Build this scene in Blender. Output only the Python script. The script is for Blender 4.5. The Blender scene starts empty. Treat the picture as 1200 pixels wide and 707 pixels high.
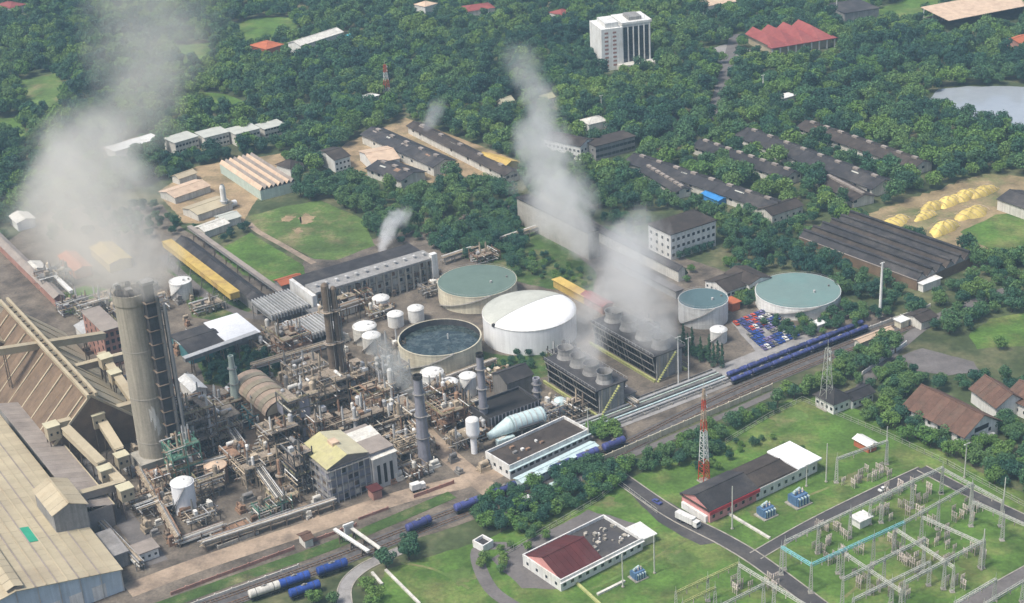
import bpy, math, random
from mathutils import Vector, Matrix
random.seed(11)
S = bpy.context.scene
COL = S.collection
rad = math.radians

# ------------------------------------------------------------------ camera
CAM_H, FPX, PITCH, ROLL = 330.0, 1865.0, rad(25), rad(3.4)
FW = Vector((0, math.cos(PITCH), -math.sin(PITCH)))
_r0, _u0 = Vector((1, 0, 0)), Vector((0, math.sin(PITCH), math.cos(PITCH)))
RT = _r0 * math.cos(ROLL) - _u0 * math.sin(ROLL)
UP = _u0 * math.cos(ROLL) + _r0 * math.sin(ROLL)
CPOS = Vector((0, 0, CAM_H))
cd = bpy.data.cameras.new('camera')
cd.sensor_width = 36.0
cd.lens = FPX * 36 / 1200
cd.clip_start, cd.clip_end = 1.0, 20000
cam = bpy.data.objects.new('camera', cd)
COL.objects.link(cam)
cam.matrix_world = Matrix(((RT.x, UP.x, -FW.x, CPOS.x), (RT.y, UP.y, -FW.y, CPOS.y), (RT.z, UP.z, -FW.z, CPOS.z), (0, 0, 0, 1)))
S.camera = cam

# ------------------------------------------------------------------ sky, sun, exposure
SUN_DIR = Vector((-0.50, -0.28, 0.95)).normalized()      # towards the sun
w = bpy.data.worlds.new('World'); S.world = w; w.use_nodes = True
nt = w.node_tree
bg = nt.nodes['Background']; bg.inputs[1].default_value = 0.068
sky = nt.nodes.new('ShaderNodeTexSky'); sky.sky_type = 'NISHITA'; sky.sun_disc = False
sky.sun_elevation = math.asin(SUN_DIR.z); sky.sun_rotation = math.atan2(SUN_DIR.x, SUN_DIR.y)
sky.air_density, sky.dust_density, sky.ozone_density = 1.0, 4.5, 0.8
nt.links.new(sky.outputs[0], bg.inputs[0])
sl = bpy.data.lights.new('sun', 'SUN'); sl.energy = 1.5; sl.angle = rad(10); sl.color = (1, .955, .88)
so = bpy.data.objects.new('sun', sl); COL.objects.link(so)
so.rotation_euler = SUN_DIR.to_track_quat('Z', 'Y').to_euler()
vs = S.view_settings
vs.view_transform = 'Standard'; vs.look = 'None'; vs.gamma = 1.0; vs.use_curve_mapping = False
vs.exposure = 1.36
S.cycles.volume_bounces = 4
S.cycles.max_bounces = 6
S.cycles.transparent_max_bounces = 8
S.cycles.volume_step_rate = 0.4
S.cycles.volume_max_steps = 256

# ------------------------------------------------------------------ ground points and frames
def G(x, y, z=0.0):
    d = FW * FPX + RT * (x - 600) - UP * (y - 353.5)
    return CPOS + d * ((z - CAM_H) / d.z)
def PX(p):
    d = Vector(p) - CPOS; k = FPX / d.dot(FW)
    return 600 + d.dot(RT) * k, 353.5 - d.dot(UP) * k
def mpp(p): return (Vector(p) - CPOS).dot(FW) / FPX
A0 = rad(32)
FOOT = []                                                 # footprints kept clear of trees
def foot(pts, m=2.5):
    c = sum((Vector((p[0], p[1])) for p in pts), Vector((0, 0))) / len(pts)
    Q = [Vector((p[0], p[1])) + (Vector((p[0], p[1])) - c).normalized() * m for p in pts]
    FOOT.append(Q)
    if c.y > 720:                                        # open ground on the street side of the farther buildings
        for s_ in (5, 10, 15) if c.y > 880 else (5, 9): FOOT.append([q - Vector((0, s_)) for q in Q])
def inpoly(x, y, P):
    r = False; n = len(P); j = n - 1
    for i in range(n):
        xi, yi, xj, yj = P[i][0], P[i][1], P[j][0], P[j][1]
        if (yi > y) != (yj > y) and x < (xj - xi) * (y - yi) / (yj - yi) + xi: r = not r
        j = i
    return r
def fit(near, right, left, z=0.0, ang=A0):
    """ground frame of a rectangular thing from three of its corners; ang None: taken from near-right"""
    n, r, l = G(*near, z), G(*right, z), G(*left, z)
    if ang is None: ang = math.atan2(r.y - n.y, r.x - n.x)
    u = Vector((math.cos(ang), math.sin(ang), 0)); v = Vector((-u.y, u.x, 0))
    lu, lv = (r - n).dot(u), (l - n).dot(v)
    loc = Vector((n.x, n.y, 0))
    foot([loc, loc + u * lu, loc + u * lu + v * lv, loc + v * lv])
    return loc, ang, lu, lv

# ------------------------------------------------------------------ meshes
class MB:
    def __init__(s): s.v = []; s.f = []; s.sm = []
    def quad(s, *p, smooth=False):
        b = len(s.v); s.v += [tuple(q) for q in p]; s.f.append(tuple(range(b, b + len(p)))); s.sm.append(smooth)
        return s
    def box(s, x0, y0, z0, x1, y1, z1):
        b = len(s.v)
        s.v += [(x0, y0, z0), (x1, y0, z0), (x1, y1, z0), (x0, y1, z0), (x0, y0, z1), (x1, y0, z1), (x1, y1, z1), (x0, y1, z1)]
        s.f += [(b, b+3, b+2, b+1), (b+4, b+5, b+6, b+7), (b, b+1, b+5, b+4), (b+1, b+2, b+6, b+5), (b+2, b+3, b+7, b+6), (b+3, b, b+4, b+7)]
        s.sm += [False] * 6
        return s
    def bar(s, p, q, w, h=None, up=(0, 0, 1)):
        """square bar from p to q"""
        p, q = Vector(p), Vector(q); h = h or w
        d = (q - p)
        if d.length < 1e-6: return s
        d.normalize(); up = Vector(up)
        if abs(d.dot(up)) > .98: up = Vector((1, 0, 0))
        a = d.cross(up).normalized(); c = a.cross(d).normalized()
        b = len(s.v)
        for e in (p, q):
            for i, j in ((-1, -1), (1, -1), (1, 1), (-1, 1)): s.v.append(tuple(e + a * (i * w / 2) + c * (j * h / 2)))
        s.f += [(b, b+1, b+2, b+3), (b+7, b+6, b+5, b+4)] + [(b+i, b+4+i, b+4+(i+1) % 4, b+(i+1) % 4) for i in range(4)]
        s.sm += [False] * 6
        return s
    def tube(s, p, q, r, r2=None, n=10, caps=True):
        p, q = Vector(p), Vector(q); d = q - p
        if d.length < 1e-6: return s
        d.normalize(); up = Vector((0, 0, 1)) if abs(d.z) < .95 else Vector((1, 0, 0))
        a = d.cross(up).normalized(); c = d.cross(a).normalized()
        r2 = r if r2 is None else r2; b = len(s.v)
        for e, rr in ((p, r), (q, r2)):
            for i in range(n):
                t = 2 * math.pi * i / n
                s.v.append(tuple(e + a * (rr * math.cos(t)) + c * (rr * math.sin(t))))
        for i in range(n):
            j = (i + 1) % n
            s.f.append((b + i, b + j, b + n + j, b + n + i)); s.sm.append(True)
        if caps:
            b2 = len(s.v); s.v += s.v[b:b + 2 * n]
            s.f += [tuple(range(b2 + n - 1, b2 - 1, -1)), tuple(range(b2 + n, b2 + 2 * n))]; s.sm += [False, False]
        return s
    def lathe(s, prof, n=32, cx=0, cy=0, smooth=True, split=True):
        """prof: list of (r, z) going up the outside; each band has its own vertices when split"""
        for (r0, z0), (r1, z1) in zip(prof, prof[1:]):
            b = len(s.v)
            for r, z in ((r0, z0), (r1, z1)):
                for i in range(n):
                    t = 2 * math.pi * i / n; s.v.append((cx + r * math.cos(t), cy + r * math.sin(t), z))
            for i in range(n):
                j = (i + 1) % n; s.f.append((b + i, b + j, b + n + j, b + n + i)); s.sm.append(smooth)
        return s
    def disc(s, r, z, n=32, cx=0, cy=0):
        return s.quad(*[(cx + r * math.cos(2 * math.pi * i / n), cy + r * math.sin(2 * math.pi * i / n), z) for i in range(n)])
    def dome(s, r, z, h, n=32, m=6, cx=0, cy=0, a0=0, a1=2 * math.pi):
        b = len(s.v)
        full = abs(a1 - a0 - 2 * math.pi) < 1e-6
        cols = n if full else n + 1
        for k in range(m + 1):
            t = k / m * math.pi / 2
            rr, zz = r * math.cos(t), z + h * math.sin(t)
            for i in range(cols):
                a = a0 + (a1 - a0) * i / n; s.v.append((cx + rr * math.cos(a), cy + rr * math.sin(a), zz))
        for k in range(m):
            for i in range(n):
                j = (i + 1) % cols
                s.f.append((b + k * cols + i, b + k * cols + j, b + (k + 1) * cols + j, b + (k + 1) * cols + i)); s.sm.append(True)
        return s
    def data(s, name):
        me = bpy.data.meshes.new(name); me.from_pydata(s.v, [], s.f)
        me.polygons.foreach_set('use_smooth', s.sm); me.update()
        return me
    def build(s, name, m=None, parent=None, loc=None, rz=0, data=None):
        me = data or s.data(name)
        if m and not me.materials: me.materials.append(M(m))
        return mobj(name, me, parent, loc, rz)
def mobj(name, me, parent=None, loc=None, rz=0):
    o = bpy.data.objects.new(name, me); COL.objects.link(o)
    if parent: o.parent = parent
    if loc is not None: o.location = loc
    if rz: o.rotation_euler = (0, 0, rz)
    return o
def tag(o, label, cat, group=None, kind=None):
    if label: o['label'] = label
    if cat: o['category'] = cat
    if group: o['group'] = group
    if kind: o['kind'] = kind
    return o
def thing(name, label, cat, loc, rz=0, group=None):
    o = bpy.data.objects.new(name, None); COL.objects.link(o)
    o.empty_display_size = .5; o.location = loc; o.rotation_euler = (0, 0, rz)
    return tag(o, label, cat, group)
KIDS = {}
def copy_tree(root, loc, rz=0, label=None, scale=None):
    if root.name not in KIDS:
        KIDS[root.name] = [(c, list(c.children)) for c in root.children]
    r = root.copy(); COL.objects.link(r); r.location = loc; r.rotation_euler = (0, 0, rz)
    if scale: r.scale = scale
    if label: r['label'] = label
    for c, gs in KIDS[root.name]:
        cc = c.copy(); COL.objects.link(cc); cc.parent = r
        for g in gs:
            gg = g.copy(); COL.objects.link(gg); gg.parent = cc
    return r

# ------------------------------------------------------------------ materials
MATS = {}
def mk(name, rgb, rough=.85, var=.22, scale=.25, streak=0., rnd=0., metal=0., spec=.3, dirt=None, dirt_amt=0., dscale=.08, bump=0., wave=None):
    """plain colour broken up by two noises, optional vertical streaks, dirt patches and a per-object shift"""
    m = bpy.data.materials.new(name); m.use_nodes = True; t = m.node_tree; N, L = t.nodes, t.links
    p = N['Principled BSDF']; p.inputs['Roughness'].default_value = rough; p.inputs['Metallic'].default_value = metal
    p.inputs['Specular IOR Level'].default_value = spec
    tc = N.new('ShaderNodeTexCoord')
    def noise(sc, det=4, vec=None, rg=.6):
        n = N.new('ShaderNodeTexNoise'); n.inputs['Scale'].default_value = sc; n.inputs['Detail'].default_value = det
        n.inputs['Roughness'].default_value = rg
        L.new(vec or tc.outputs['Object'], n.inputs['Vector']); return n.outputs['Fac']
    def rng(fac, a, b, lo, hi):
        r = N.new('ShaderNodeMapRange'); r.inputs[1].default_value = a; r.inputs[2].default_value = b
        r.inputs[3].default_value = lo; r.inputs[4].default_value = hi; L.new(fac, r.inputs[0]); return r.outputs[0]
    def mul(a, b):
        q = N.new('ShaderNodeMath'); q.operation = 'MULTIPLY'; L.new(a, q.inputs[0]); L.new(b, q.inputs[1]); return q.outputs[0]
    f = mul(rng(noise(scale), .3, .7, 1 - var, 1 + var), rng(noise(scale * 9, 3), .3, .7, 1 - var * .6, 1 + var * .6))
    if streak:
        mp = N.new('ShaderNodeMapping'); mp.inputs['Scale'].default_value = (1, 1, .06); L.new(tc.outputs['Object'], mp.inputs[0])
        f = mul(f, rng(noise(.9, 4, mp.outputs[0]), .35, .7, 1, 1 - streak))
    if rnd:
        oi = N.new('ShaderNodeObjectInfo'); f = mul(f, rng(oi.outputs['Random'], 0, 1, 1 - rnd, 1 + rnd))
    col = N.new('ShaderNodeRGB'); col.outputs[0].default_value = (*rgb, 1); cout = col.outputs[0]
    if dirt:
        mx = N.new('ShaderNodeMix'); mx.data_type = 'RGBA'
        L.new(rng(noise(dscale, 6, None, .7), .48, .66, 0, dirt_amt), mx.inputs[0])
        mx.inputs[6].default_value = (*rgb, 1); mx.inputs[7].default_value = (*dirt, 1); cout = mx.outputs[2]
    vm = N.new('ShaderNodeVectorMath'); vm.operation = 'SCALE'; L.new(cout, vm.inputs[0]); L.new(f, vm.inputs['Scale'])
    L.new(vm.outputs[0], p.inputs['Base Color'])
    if bump:
        bp = N.new('ShaderNodeBump'); bp.inputs['Strength'].default_value = bump; bp.inputs['Distance'].default_value = .4
        L.new(noise(scale * 6, 5), bp.inputs['Height']); L.new(bp.outputs[0], p.inputs['Normal'])
    MATS[name] = m
    return m
def M(n): return MATS[n]
mk('ground', (.055, .075, .03), var=.4, scale=.04, dirt=(.16, .13, .08), dirt_amt=.6, dscale=.02, bump=.3)
mk('yard', (.140, .118, .093), var=.42, scale=.11, dirt=(.062, .052, .045), dirt_amt=.95, dscale=.045, bump=.3)
mk('lawn', (.070, .135, .024), var=.4, scale=.07, dirt=(.15, .165, .055), dirt_amt=.9, dscale=.04, bump=.5)
mk('lawn_dry', (.085, .14, .034), var=.35, scale=.06, dirt=(.26, .19, .11), dirt_amt=.7, dscale=.045, bump=.3)
mk('soil', (.30, .22, .13), var=.3, scale=.08, dirt=(.12, .11, .055), dirt_amt=.8, dscale=.05, bump=.3)
mk('asphalt', (.058, .055, .056), var=.2, scale=.1, dirt=(.11, .1, .09), dirt_amt=.6)
mk('asphalt_pale', (.135, .125, .12), var=.2, scale=.1, dirt=(.11, .1, .095), dirt_amt=.7)
mk('tan_road', (.31, .24, .175), var=.25, scale=.1, dirt=(.17, .135, .105), dirt_amt=.9)
mk('ballast', (.095, .09, .088), var=.35, scale=.5, bump=.4)
mk('paving', (.26, .25, .24), var=.2, scale=.2, dirt=(.15, .14, .13), dirt_amt=.7)
mk('kerb', (.30, .28, .24), var=.3)
mk('scrub', (.045, .085, .02), var=.4, scale=.15, dirt=(.17, .15, .08), dirt_amt=.7, dscale=.1, bump=.5)
mk('water', (.30, .33, .36), rough=.15, var=.06, scale=.02, spec=.5)
mk('murky_water', (.03, .045, .045), rough=.12, var=.5, scale=.35, spec=.6, dirt=(.11, .13, .12), dirt_amt=.6, dscale=.3)
mk('white', (.72, .72, .69), rough=.55, var=.1, streak=.26, rnd=.06, dirt=(.50, .46, .39), dirt_amt=.4, dscale=.15)
mk('white_dirty', (.60, .58, .52), rough=.7, var=.15, streak=.3, rnd=.08)
mk('fresh_white', (.78, .79, .80), rough=.45, var=.05, streak=.14)
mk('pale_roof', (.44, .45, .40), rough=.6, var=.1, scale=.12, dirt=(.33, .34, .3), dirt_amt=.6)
mk('cream', (.60, .56, .43), rough=.65, var=.12, streak=.3, dirt=(.40, .32, .22), dirt_amt=.35, dscale=.12)
mk('green_roof', (.115, .165, .138), rough=.6, var=.08, scale=.1, dirt=(.085, .125, .108), dirt_amt=.6)
mk('aqua_roof', (.15, .22, .205), rough=.6, var=.08, scale=.1, dirt=(.12, .215, .2), dirt_amt=.6)
mk('blue_green_roof', (.085, .14, .148), rough=.6, var=.08, scale=.1)
mk('concrete', (.34, .32, .275), var=.16, streak=.3, rnd=.06)
mk('tower_concrete', (.355, .325, .26), var=.14, scale=.12, streak=.34, dirt=(.26, .235, .19), dirt_amt=.7, dscale=.06)
mk('grey_concrete', (.27, .265, .255), var=.2, streak=.3, rnd=.08)
mk('dark', (.022, .02, .019), rough=.8, var=.3)
mk('dark_steel', (.062, .06, .062), rough=.6, var=.3, streak=.3)
mk('glass', (.03, .038, .045), rough=.12, var=.2, spec=.7)
mk('steel', (.25, .24, .225), rough=.5, var=.2, streak=.25, rnd=.18, metal=.2)
mk('pale_steel', (.46, .46, .45), rough=.5, var=.15, streak=.2, rnd=.14, metal=.1)
mk('lilac_steel', (.27, .27, .31), rough=.6, var=.15, streak=.3, rnd=.1)
mk('rust', (.24, .15, .098), rough=.9, var=.35, scale=.5, streak=.3, rnd=.25)
mk('brown_steel', (.165, .128, .096), rough=.85, var=.3, scale=.4, streak=.3, rnd=.25)
mk('tan_steel', (.40, .33, .24), rough=.85, var=.25, scale=.4, streak=.3, rnd=.2)
mk('green_steel', (.10, .22, .16), rough=.6, var=.2, rnd=.15)
mk('teal', (.07, .2, .22), rough=.6, var=.25, rnd=.15)
mk('grating', (.26, .215, .165), rough=.9, var=.4, scale=1.2, rnd=.2)
mk('tan_panel', (.40, .345, .24), rough=.75, var=.12, scale=.2, streak=0, rnd=.07, dirt=(.27, .215, .14), dirt_amt=.8, dscale=.1)
mk('beige_panel', (.42, .365, .25), rough=.75, var=.1, scale=.2, rnd=.07, dirt=(.30, .25, .175), dirt_amt=.8, dscale=.05)
mk('grey_panel', (.27, .235, .205), rough=.8, var=.14, scale=.2, rnd=.07, dirt=(.19, .16, .14), dirt_amt=.6)
mk('brown_panel', (.155, .108, .07), rough=.85, var=.22, scale=.2, rnd=.12, dirt=(.12, .085, .06), dirt_amt=.7)
mk('pink_panel', (.50, .38, .275), rough=.8, var=.12, rnd=.1, dirt=(.35, .24, .17), dirt_amt=.6, dscale=.2)
mk('yellow_panel', (.40, .375, .19), rough=.7, var=.12, dirt=(.30, .27, .18), dirt_amt=.8, dscale=.2)
mk('straw_panel', (.46, .43, .30), rough=.7, var=.12, dirt=(.46, .4, .26), dirt_amt=.5, dscale=.2)
mk('blue_panel', (.46, .55, .62), rough=.6, var=.1, streak=.2)
mk('green_patch', (.03, .30, .18), rough=.5, var=.1)
mk('slate', (.036, .034, .036), rough=.85, var=.3, rnd=.2, dirt=(.075, .068, .062), dirt_amt=.7, dscale=.07)
mk('slate_brown', (.046, .037, .032), rough=.85, var=.3, rnd=.15, dirt=(.08, .064, .052), dirt_amt=.6, dscale=.07)
mk('roof_tile_brown', (.125, .072, .052), rough=.9, var=.2, scale=.4, rnd=.1, dirt=(.11, .08, .06), dirt_amt=.7, dscale=.12, bump=.5)
mk('roof_tile_red', (.23, .06, .055), rough=.85, var=.15, rnd=.08, dirt=(.25, .08, .065), dirt_amt=.6)
mk('dark_red_roof', (.085, .02, .02), rough=.75, var=.2, rnd=.1, dirt=(.07, .03, .03), dirt_amt=.6, dscale=.12)
mk('orange_roof', (.40, .12, .055), rough=.85, var=.15)
mk('pink_wall', (.58, .27, .25), rough=.8, var=.12, streak=.2)
mk('red_trim', (.45, .045, .06), rough=.6, var=.12)
mk('red_paint', (.5, .075, .035), rough=.5, var=.12)
mk('brick', (.36, .2, .16), rough=.9, var=.2, streak=.2)
mk('lime_steel', (.40, .42, .17), rough=.7, var=.2, streak=.3)
mk('blue_paint', (.032, .075, .30), rough=.45, var=.25, rnd=.2, streak=.35)
mk('train_blue', (.05, .065, .2), rough=.55, var=.3, rnd=.3, streak=.4, dirt=(.09, .085, .12), dirt_amt=.7, dscale=.2)
mk('navy_paint', (.06, .07, .2), rough=.5, var=.2, rnd=.2)
mk('violet_paint', (.17, .14, .28), rough=.5, var=.2, rnd=.25)
mk('aqua_paint', (.50, .62, .62), rough=.5, var=.1, streak=.25)
mk('pale_green', (.46, .54, .47), rough=.6, var=.1, streak=.2)
mk('bright_blue', (.04, .2, .46), rough=.4, var=.15)
mk('pool_blue', (.12, .5, .6), rough=.1, var=.1)
mk('yellow', (.50, .36, .10), rough=.7, var=.18, rnd=.1, dirt=(.34, .22, .09), dirt_amt=.9, dscale=.12)
mk('yellow_tarp', (.60, .47, .15), rough=.75, var=.2, rnd=.15, dirt=(.42, .31, .12), dirt_amt=.6, dscale=.2, bump=.4)
mk('cyan_beam', (.20, .47, .50), rough=.6, var=.15)
mk('galvanised', (.42, .43, .38), rough=.6, var=.15, rnd=.12)
mk('porcelain', (.40, .35, .31), rough=.4, var=.3, rnd=.4)
mk('tyre', (.02, .02, .02), rough=.9)
mk('bark', (.10, .075, .05), rough=.95, var=.3, scale=1)
mk('rubble', (.36, .33, .28), rough=.95, var=.5, scale=.6, rnd=.3)

def leaf_mat(name, a, b, c):
    """leaves: three greens mixed by tree and by clump, a little light through them"""
    m = bpy.data.materials.new(name); m.use_nodes = True; t = m.node_tree; N, L = t.nodes, t.links
    p = N['Principled BSDF']; p.inputs['Roughness'].default_value = .7; p.inputs['Specular IOR Level'].default_value = .2
    oi = N.new('ShaderNodeObjectInfo'); g = N.new('ShaderNodeNewGeometry'); tc = N.new('ShaderNodeTexCoord')
    n = N.new('ShaderNodeTexNoise'); n.inputs['Scale'].default_value = .45; n.inputs['Detail'].default_value = 2
    L.new(tc.outputs['Object'], n.inputs['Vector'])
    m1 = N.new('ShaderNodeMix'); m1.data_type = 'RGBA'; L.new(oi.outputs['Random'], m1.inputs[0])
    m1.inputs[6].default_value = (*a, 1); m1.inputs[7].default_value = (*b, 1)
    r = N.new('ShaderNodeMapRange'); r.inputs[1].default_value = .4; r.inputs[2].default_value = .72; L.new(n.outputs[0], r.inputs[0])
    r.inputs[4].default_value = .8
    m2 = N.new('ShaderNodeMix'); m2.data_type = 'RGBA'; L.new(r.outputs[0], m2.inputs[0]); L.new(m1.outputs[2], m2.inputs[6])
    m2.inputs[7].default_value = (*c, 1)
    big = N.new('ShaderNodeTexNoise'); big.inputs['Scale'].default_value = .012; big.inputs['Detail'].default_value = 3
    L.new(oi.outputs['Location'], big.inputs['Vector'])
    rb = N.new('ShaderNodeMapRange'); rb.inputs[1].default_value = .42; rb.inputs[2].default_value = .6; L.new(big.outputs[0], rb.inputs[0]); rb.inputs[4].default_value = .75
    m3 = N.new('ShaderNodeMix'); m3.data_type = 'RGBA'; L.new(rb.outputs[0], m3.inputs[0]); L.new(m2.outputs[2], m3.inputs[6]); m3.inputs[7].default_value = (a[0] * .7, a[1] * .82, a[2] * 1.1, 1)
    m2 = m3
    r2 = N.new('ShaderNodeMapRange'); r2.inputs[3].default_value = .6; r2.inputs[4].default_value = 1.4; L.new(g.outputs['Random Per Island'], r2.inputs[0])
    vm = N.new('ShaderNodeVectorMath'); vm.operation = 'SCALE'; L.new(m2.outputs[2], vm.inputs[0]); L.new(r2.outputs[0], vm.inputs['Scale'])
    L.new(vm.outputs[0], p.inputs['Base Color'])
    MATS[name] = m
leaf_mat('leaves', (.036, .105, .050), (.115, .195, .052), (.14, .215, .062))
leaf_mat('leaves_bright', (.085, .175, .034), (.135, .215, .05), (.17, .24, .07))
leaf_mat('leaves_dark', (.022, .070, .042), (.046, .105, .055), (.062, .13, .05))

# ------------------------------------------------------------------ the setting: ground, lawns, roads
def struct(name, mb, m, z=0.0):
    o = mb.build(name, m, None, (0, 0, z)); o['kind'] = 'structure'; return o
CLEAR = []                                               # world polygons without wild trees
def sheet(name, pts, z, m, step=4., jit=.5, clear=True):
    W = [G(*p) for p in pts]; out = []
    rr = random.Random(len(pts) * 7 + int(pts[0][0]))
    for a, b in zip(W, W[1:] + W[:1]):
        k = max(1, int((b - a).length / step))
        for i in range(k):
            q = a.lerp(b, i / k); out.append((q.x + rr.uniform(-jit, jit), q.y + rr.uniform(-jit, jit), 0))
    if clear: CLEAR.append([(p.x, p.y) for p in W])
    mb = MB(); mb.quad(*out)
    if sum(p[0] * q[1] - q[0] * p[1] for p, q in zip(out, out[1:] + out[:1])) < 0: mb.f = [tuple(reversed(mb.f[0]))]
    return struct(name, mb, m, z)
def smooth_path(W, k=6):
    P = [W[0]] + W + [W[-1]]; out = []
    for i in range(1, len(P) - 2):
        for j in range(k):
            t = j / k; a, b, c, d = P[i-1], P[i], P[i+1], P[i+2]
            out.append(.5 * ((2*b) + (c-a)*t + (2*a-5*b+4*c-d)*t*t + (3*b-a-3*c+d)*t**3))
    return out + [W[-1]]
def ribbon(mb, W, wd, z=0, h=0):
    L_, R_ = [], []
    for i, p in enumerate(W):
        d = (W[min(i+1, len(W)-1)] - W[max(i-1, 0)]); d.z = 0; d.normalize(); n = Vector((-d.y, d.x, 0)) * wd / 2
        L_.append(p + n + Vector((0, 0, z))); R_.append(p - n + Vector((0, 0, z)))
    up = Vector((0, 0, h))
    for i in range(len(W) - 1):
        mb.quad(R_[i] + up, R_[i+1] + up, L_[i+1] + up, L_[i] + up)
        if h:
            mb.quad(R_[i], R_[i+1], R_[i+1] + up, R_[i] + up); mb.quad(L_[i+1], L_[i], L_[i] + up, L_[i+1] + up)
    return L_, R_
def road(name, pts, wd, z, m, kerb=0, smooth=True):
    W = [G(*p) for p in pts]
    if smooth and len(W) > 2: W = smooth_path(W)
    mb = MB(); L_, R_ = ribbon(mb, W, wd)
    CLEAR.append([(p.x, p.y) for p in L_] + [(p.x, p.y) for p in reversed(R_)])
    o = struct(name, mb, m, z)
    if kerb:
        for e, sgn in ((L_, 1), (R_, -1)):
            k = MB(); ribbon(k, [Vector((q.x, q.y, 0)) for q in e], .45, 0, .14 + z)
            ko = k.build('kerb', 'kerb', o, (0, 0, -z + .001))
    return o

b = MB(); b.quad((-6000, -2000, 0), (6000, -2000, 0), (6000, 12000, 0), (-6000, 12000, 0)); struct('ground', b, 'ground')
sheet('plant_yard', [(-160, 330), (0, 290), (60, 245), (190, 240), (215, 270), (345, 325), (360, 300), (500, 265), (600, 232), (640, 236), (780, 295), (870, 325), (960, 356), (1040, 368), (1075, 383), (1010, 405), (850, 470), (720, 525), (570, 605), (430, 650), (300, 690), (150, 780), (-160, 790)], .05, 'yard')
sheet('lawn', [(430, 760), (450, 668), (560, 636), (730, 566), (850, 502), (940, 462), (1000, 478), (1100, 528), (1290, 625), (1290, 790)], .05, 'lawn')
sheet('meadow', [(291, 254), (330, 243), (375, 235), (426, 257), (439, 288), (395, 305), (369, 304), (330, 284), (301, 270)], .10, 'lawn_dry')
sheet('field', [(252, 295), (294, 273), (355, 311), (357, 322), (318, 333), (285, 322)], .10, 'lawn')
road('field_path', [(292, 262), (303, 272), (330, 287), (368, 309)], 3.5, .14, 'tan_road')
sheet('grass_patch', [(70, 345), (100, 335), (132, 340), (134, 360), (100, 372), (75, 366)], .10, 'lawn')
sheet('grass_verge', [(195, 318), (215, 300), (285, 352), (300, 362), (270, 365)], .10, 'scrub')
sheet('planting_bed', [(232, 425), (300, 398), (330, 420), (330, 440), (270, 455), (240, 450)], .10, 'scrub')
sheet('sports_field', [(1134, 394), (1160, 374), (1260, 355), (1260, 402), (1145, 409)], .06, 'lawn')
sheet('gravel_lot', [(1048, 420), (1080, 408), (1112, 416), (1140, 424), (1150, 436), (1110, 440), (1070, 434)], .06, 'asphalt_pale')
mk('weedy_soil', (.24, .185, .105), var=.3, scale=.08, dirt=(.085, .12, .04), dirt_amt=.95, dscale=.035, bump=.3)
sheet('storage_yard', [(1010, 255), (1080, 228), (1150, 204), (1270, 210), (1270, 300), (1150, 303), (1100, 282)], .06, 'weedy_soil', 4, 2)
sheet('storage_lawn', [(1125, 272), (1168, 252), (1260, 243), (1260, 298), (1165, 296)], .10, 'lawn')
sheet('lake', [(1086, 118), (1102, 104), (1150, 101), (1290, 104), (1290, 172), (1190, 154), (1130, 142)], .06, 'water', 8, 1.5)
sheet('far_field', [(272, 28), (300, 21), (350, 20), (345, 48), (285, 54)], .06, 'lawn')
sheet('distant_field', [(202, 54), (248, 50), (252, 80), (206, 84)], .06, 'lawn')
sheet('clearing', [(22, 94), (64, 86), (80, 104), (76, 132), (34, 136)], .06, 'lawn_dry')
sheet('paddock', [(-60, 142), (22, 138), (34, 162), (-60, 172)], .06, 'lawn')
sheet('orchard_glade', [(228, 108), (262, 110), (300, 124), (290, 134), (245, 130)], .06, 'lawn')
sheet('stadium_pitch', [(1020, 14), (1060, 0), (1115, 0), (1100, 22), (1040, 26)], .06, 'lawn')
sheet('warehouse_court', [(380, 190), (405, 168), (475, 138), (560, 170), (610, 190), (600, 205), (500, 215), (420, 205)], .06, 'soil')
sheet('workshop_court', [(185, 225), (230, 195), (330, 180), (345, 205), (300, 235), (285, 262), (215, 262)], .06, 'soil')
sheet('assembly_court', [(820, 62), (850, 52), (885, 60), (880, 70), (845, 74)], .06, 'paving')
sheet('bare_patch', [(330, 257), (338, 253), (346, 254), (343, 259), (334, 261)], .14, 'soil', 1.0, 1.3)
sheet('scuffed_patch', [(350, 255), (360, 250), (369, 253), (366, 261), (354, 264)], .14, 'soil', 1.0, 1.4)
sheet('dusty_patch', [(344, 270), (350, 267), (356, 271), (349, 275)], .14, 'soil', 1.0, 1.2)
road('footpath', [(690, 692), (740, 668), (792, 640), (815, 628)], 1.3, .075, 'lawn_dry')
road('worn_track', [(905, 600), (940, 584), (985, 566), (1030, 548)], 1.2, .075, 'lawn_dry')
road('trodden_path', [(470, 660), (510, 668), (550, 690)], 1.2, .075, 'lawn_dry')
road('yard_track', [(990, 700), (1040, 660), (1090, 640), (1130, 600)], 1.2, .075, 'lawn_dry')
sheet('tank_verge', [(556, 430), (566, 412), (600, 418), (664, 402), (655, 440), (600, 448), (568, 444)], .09, 'scrub')
sheet('scrub_ground', [(510, 290), (560, 262), (612, 240), (700, 320), (694, 346), (640, 338), (606, 330), (560, 308)], .09, 'scrub')
sheet('tower_scrub', [(215, 345), (260, 352), (300, 362), (262, 378), (225, 372)], .09, 'scrub')
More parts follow.
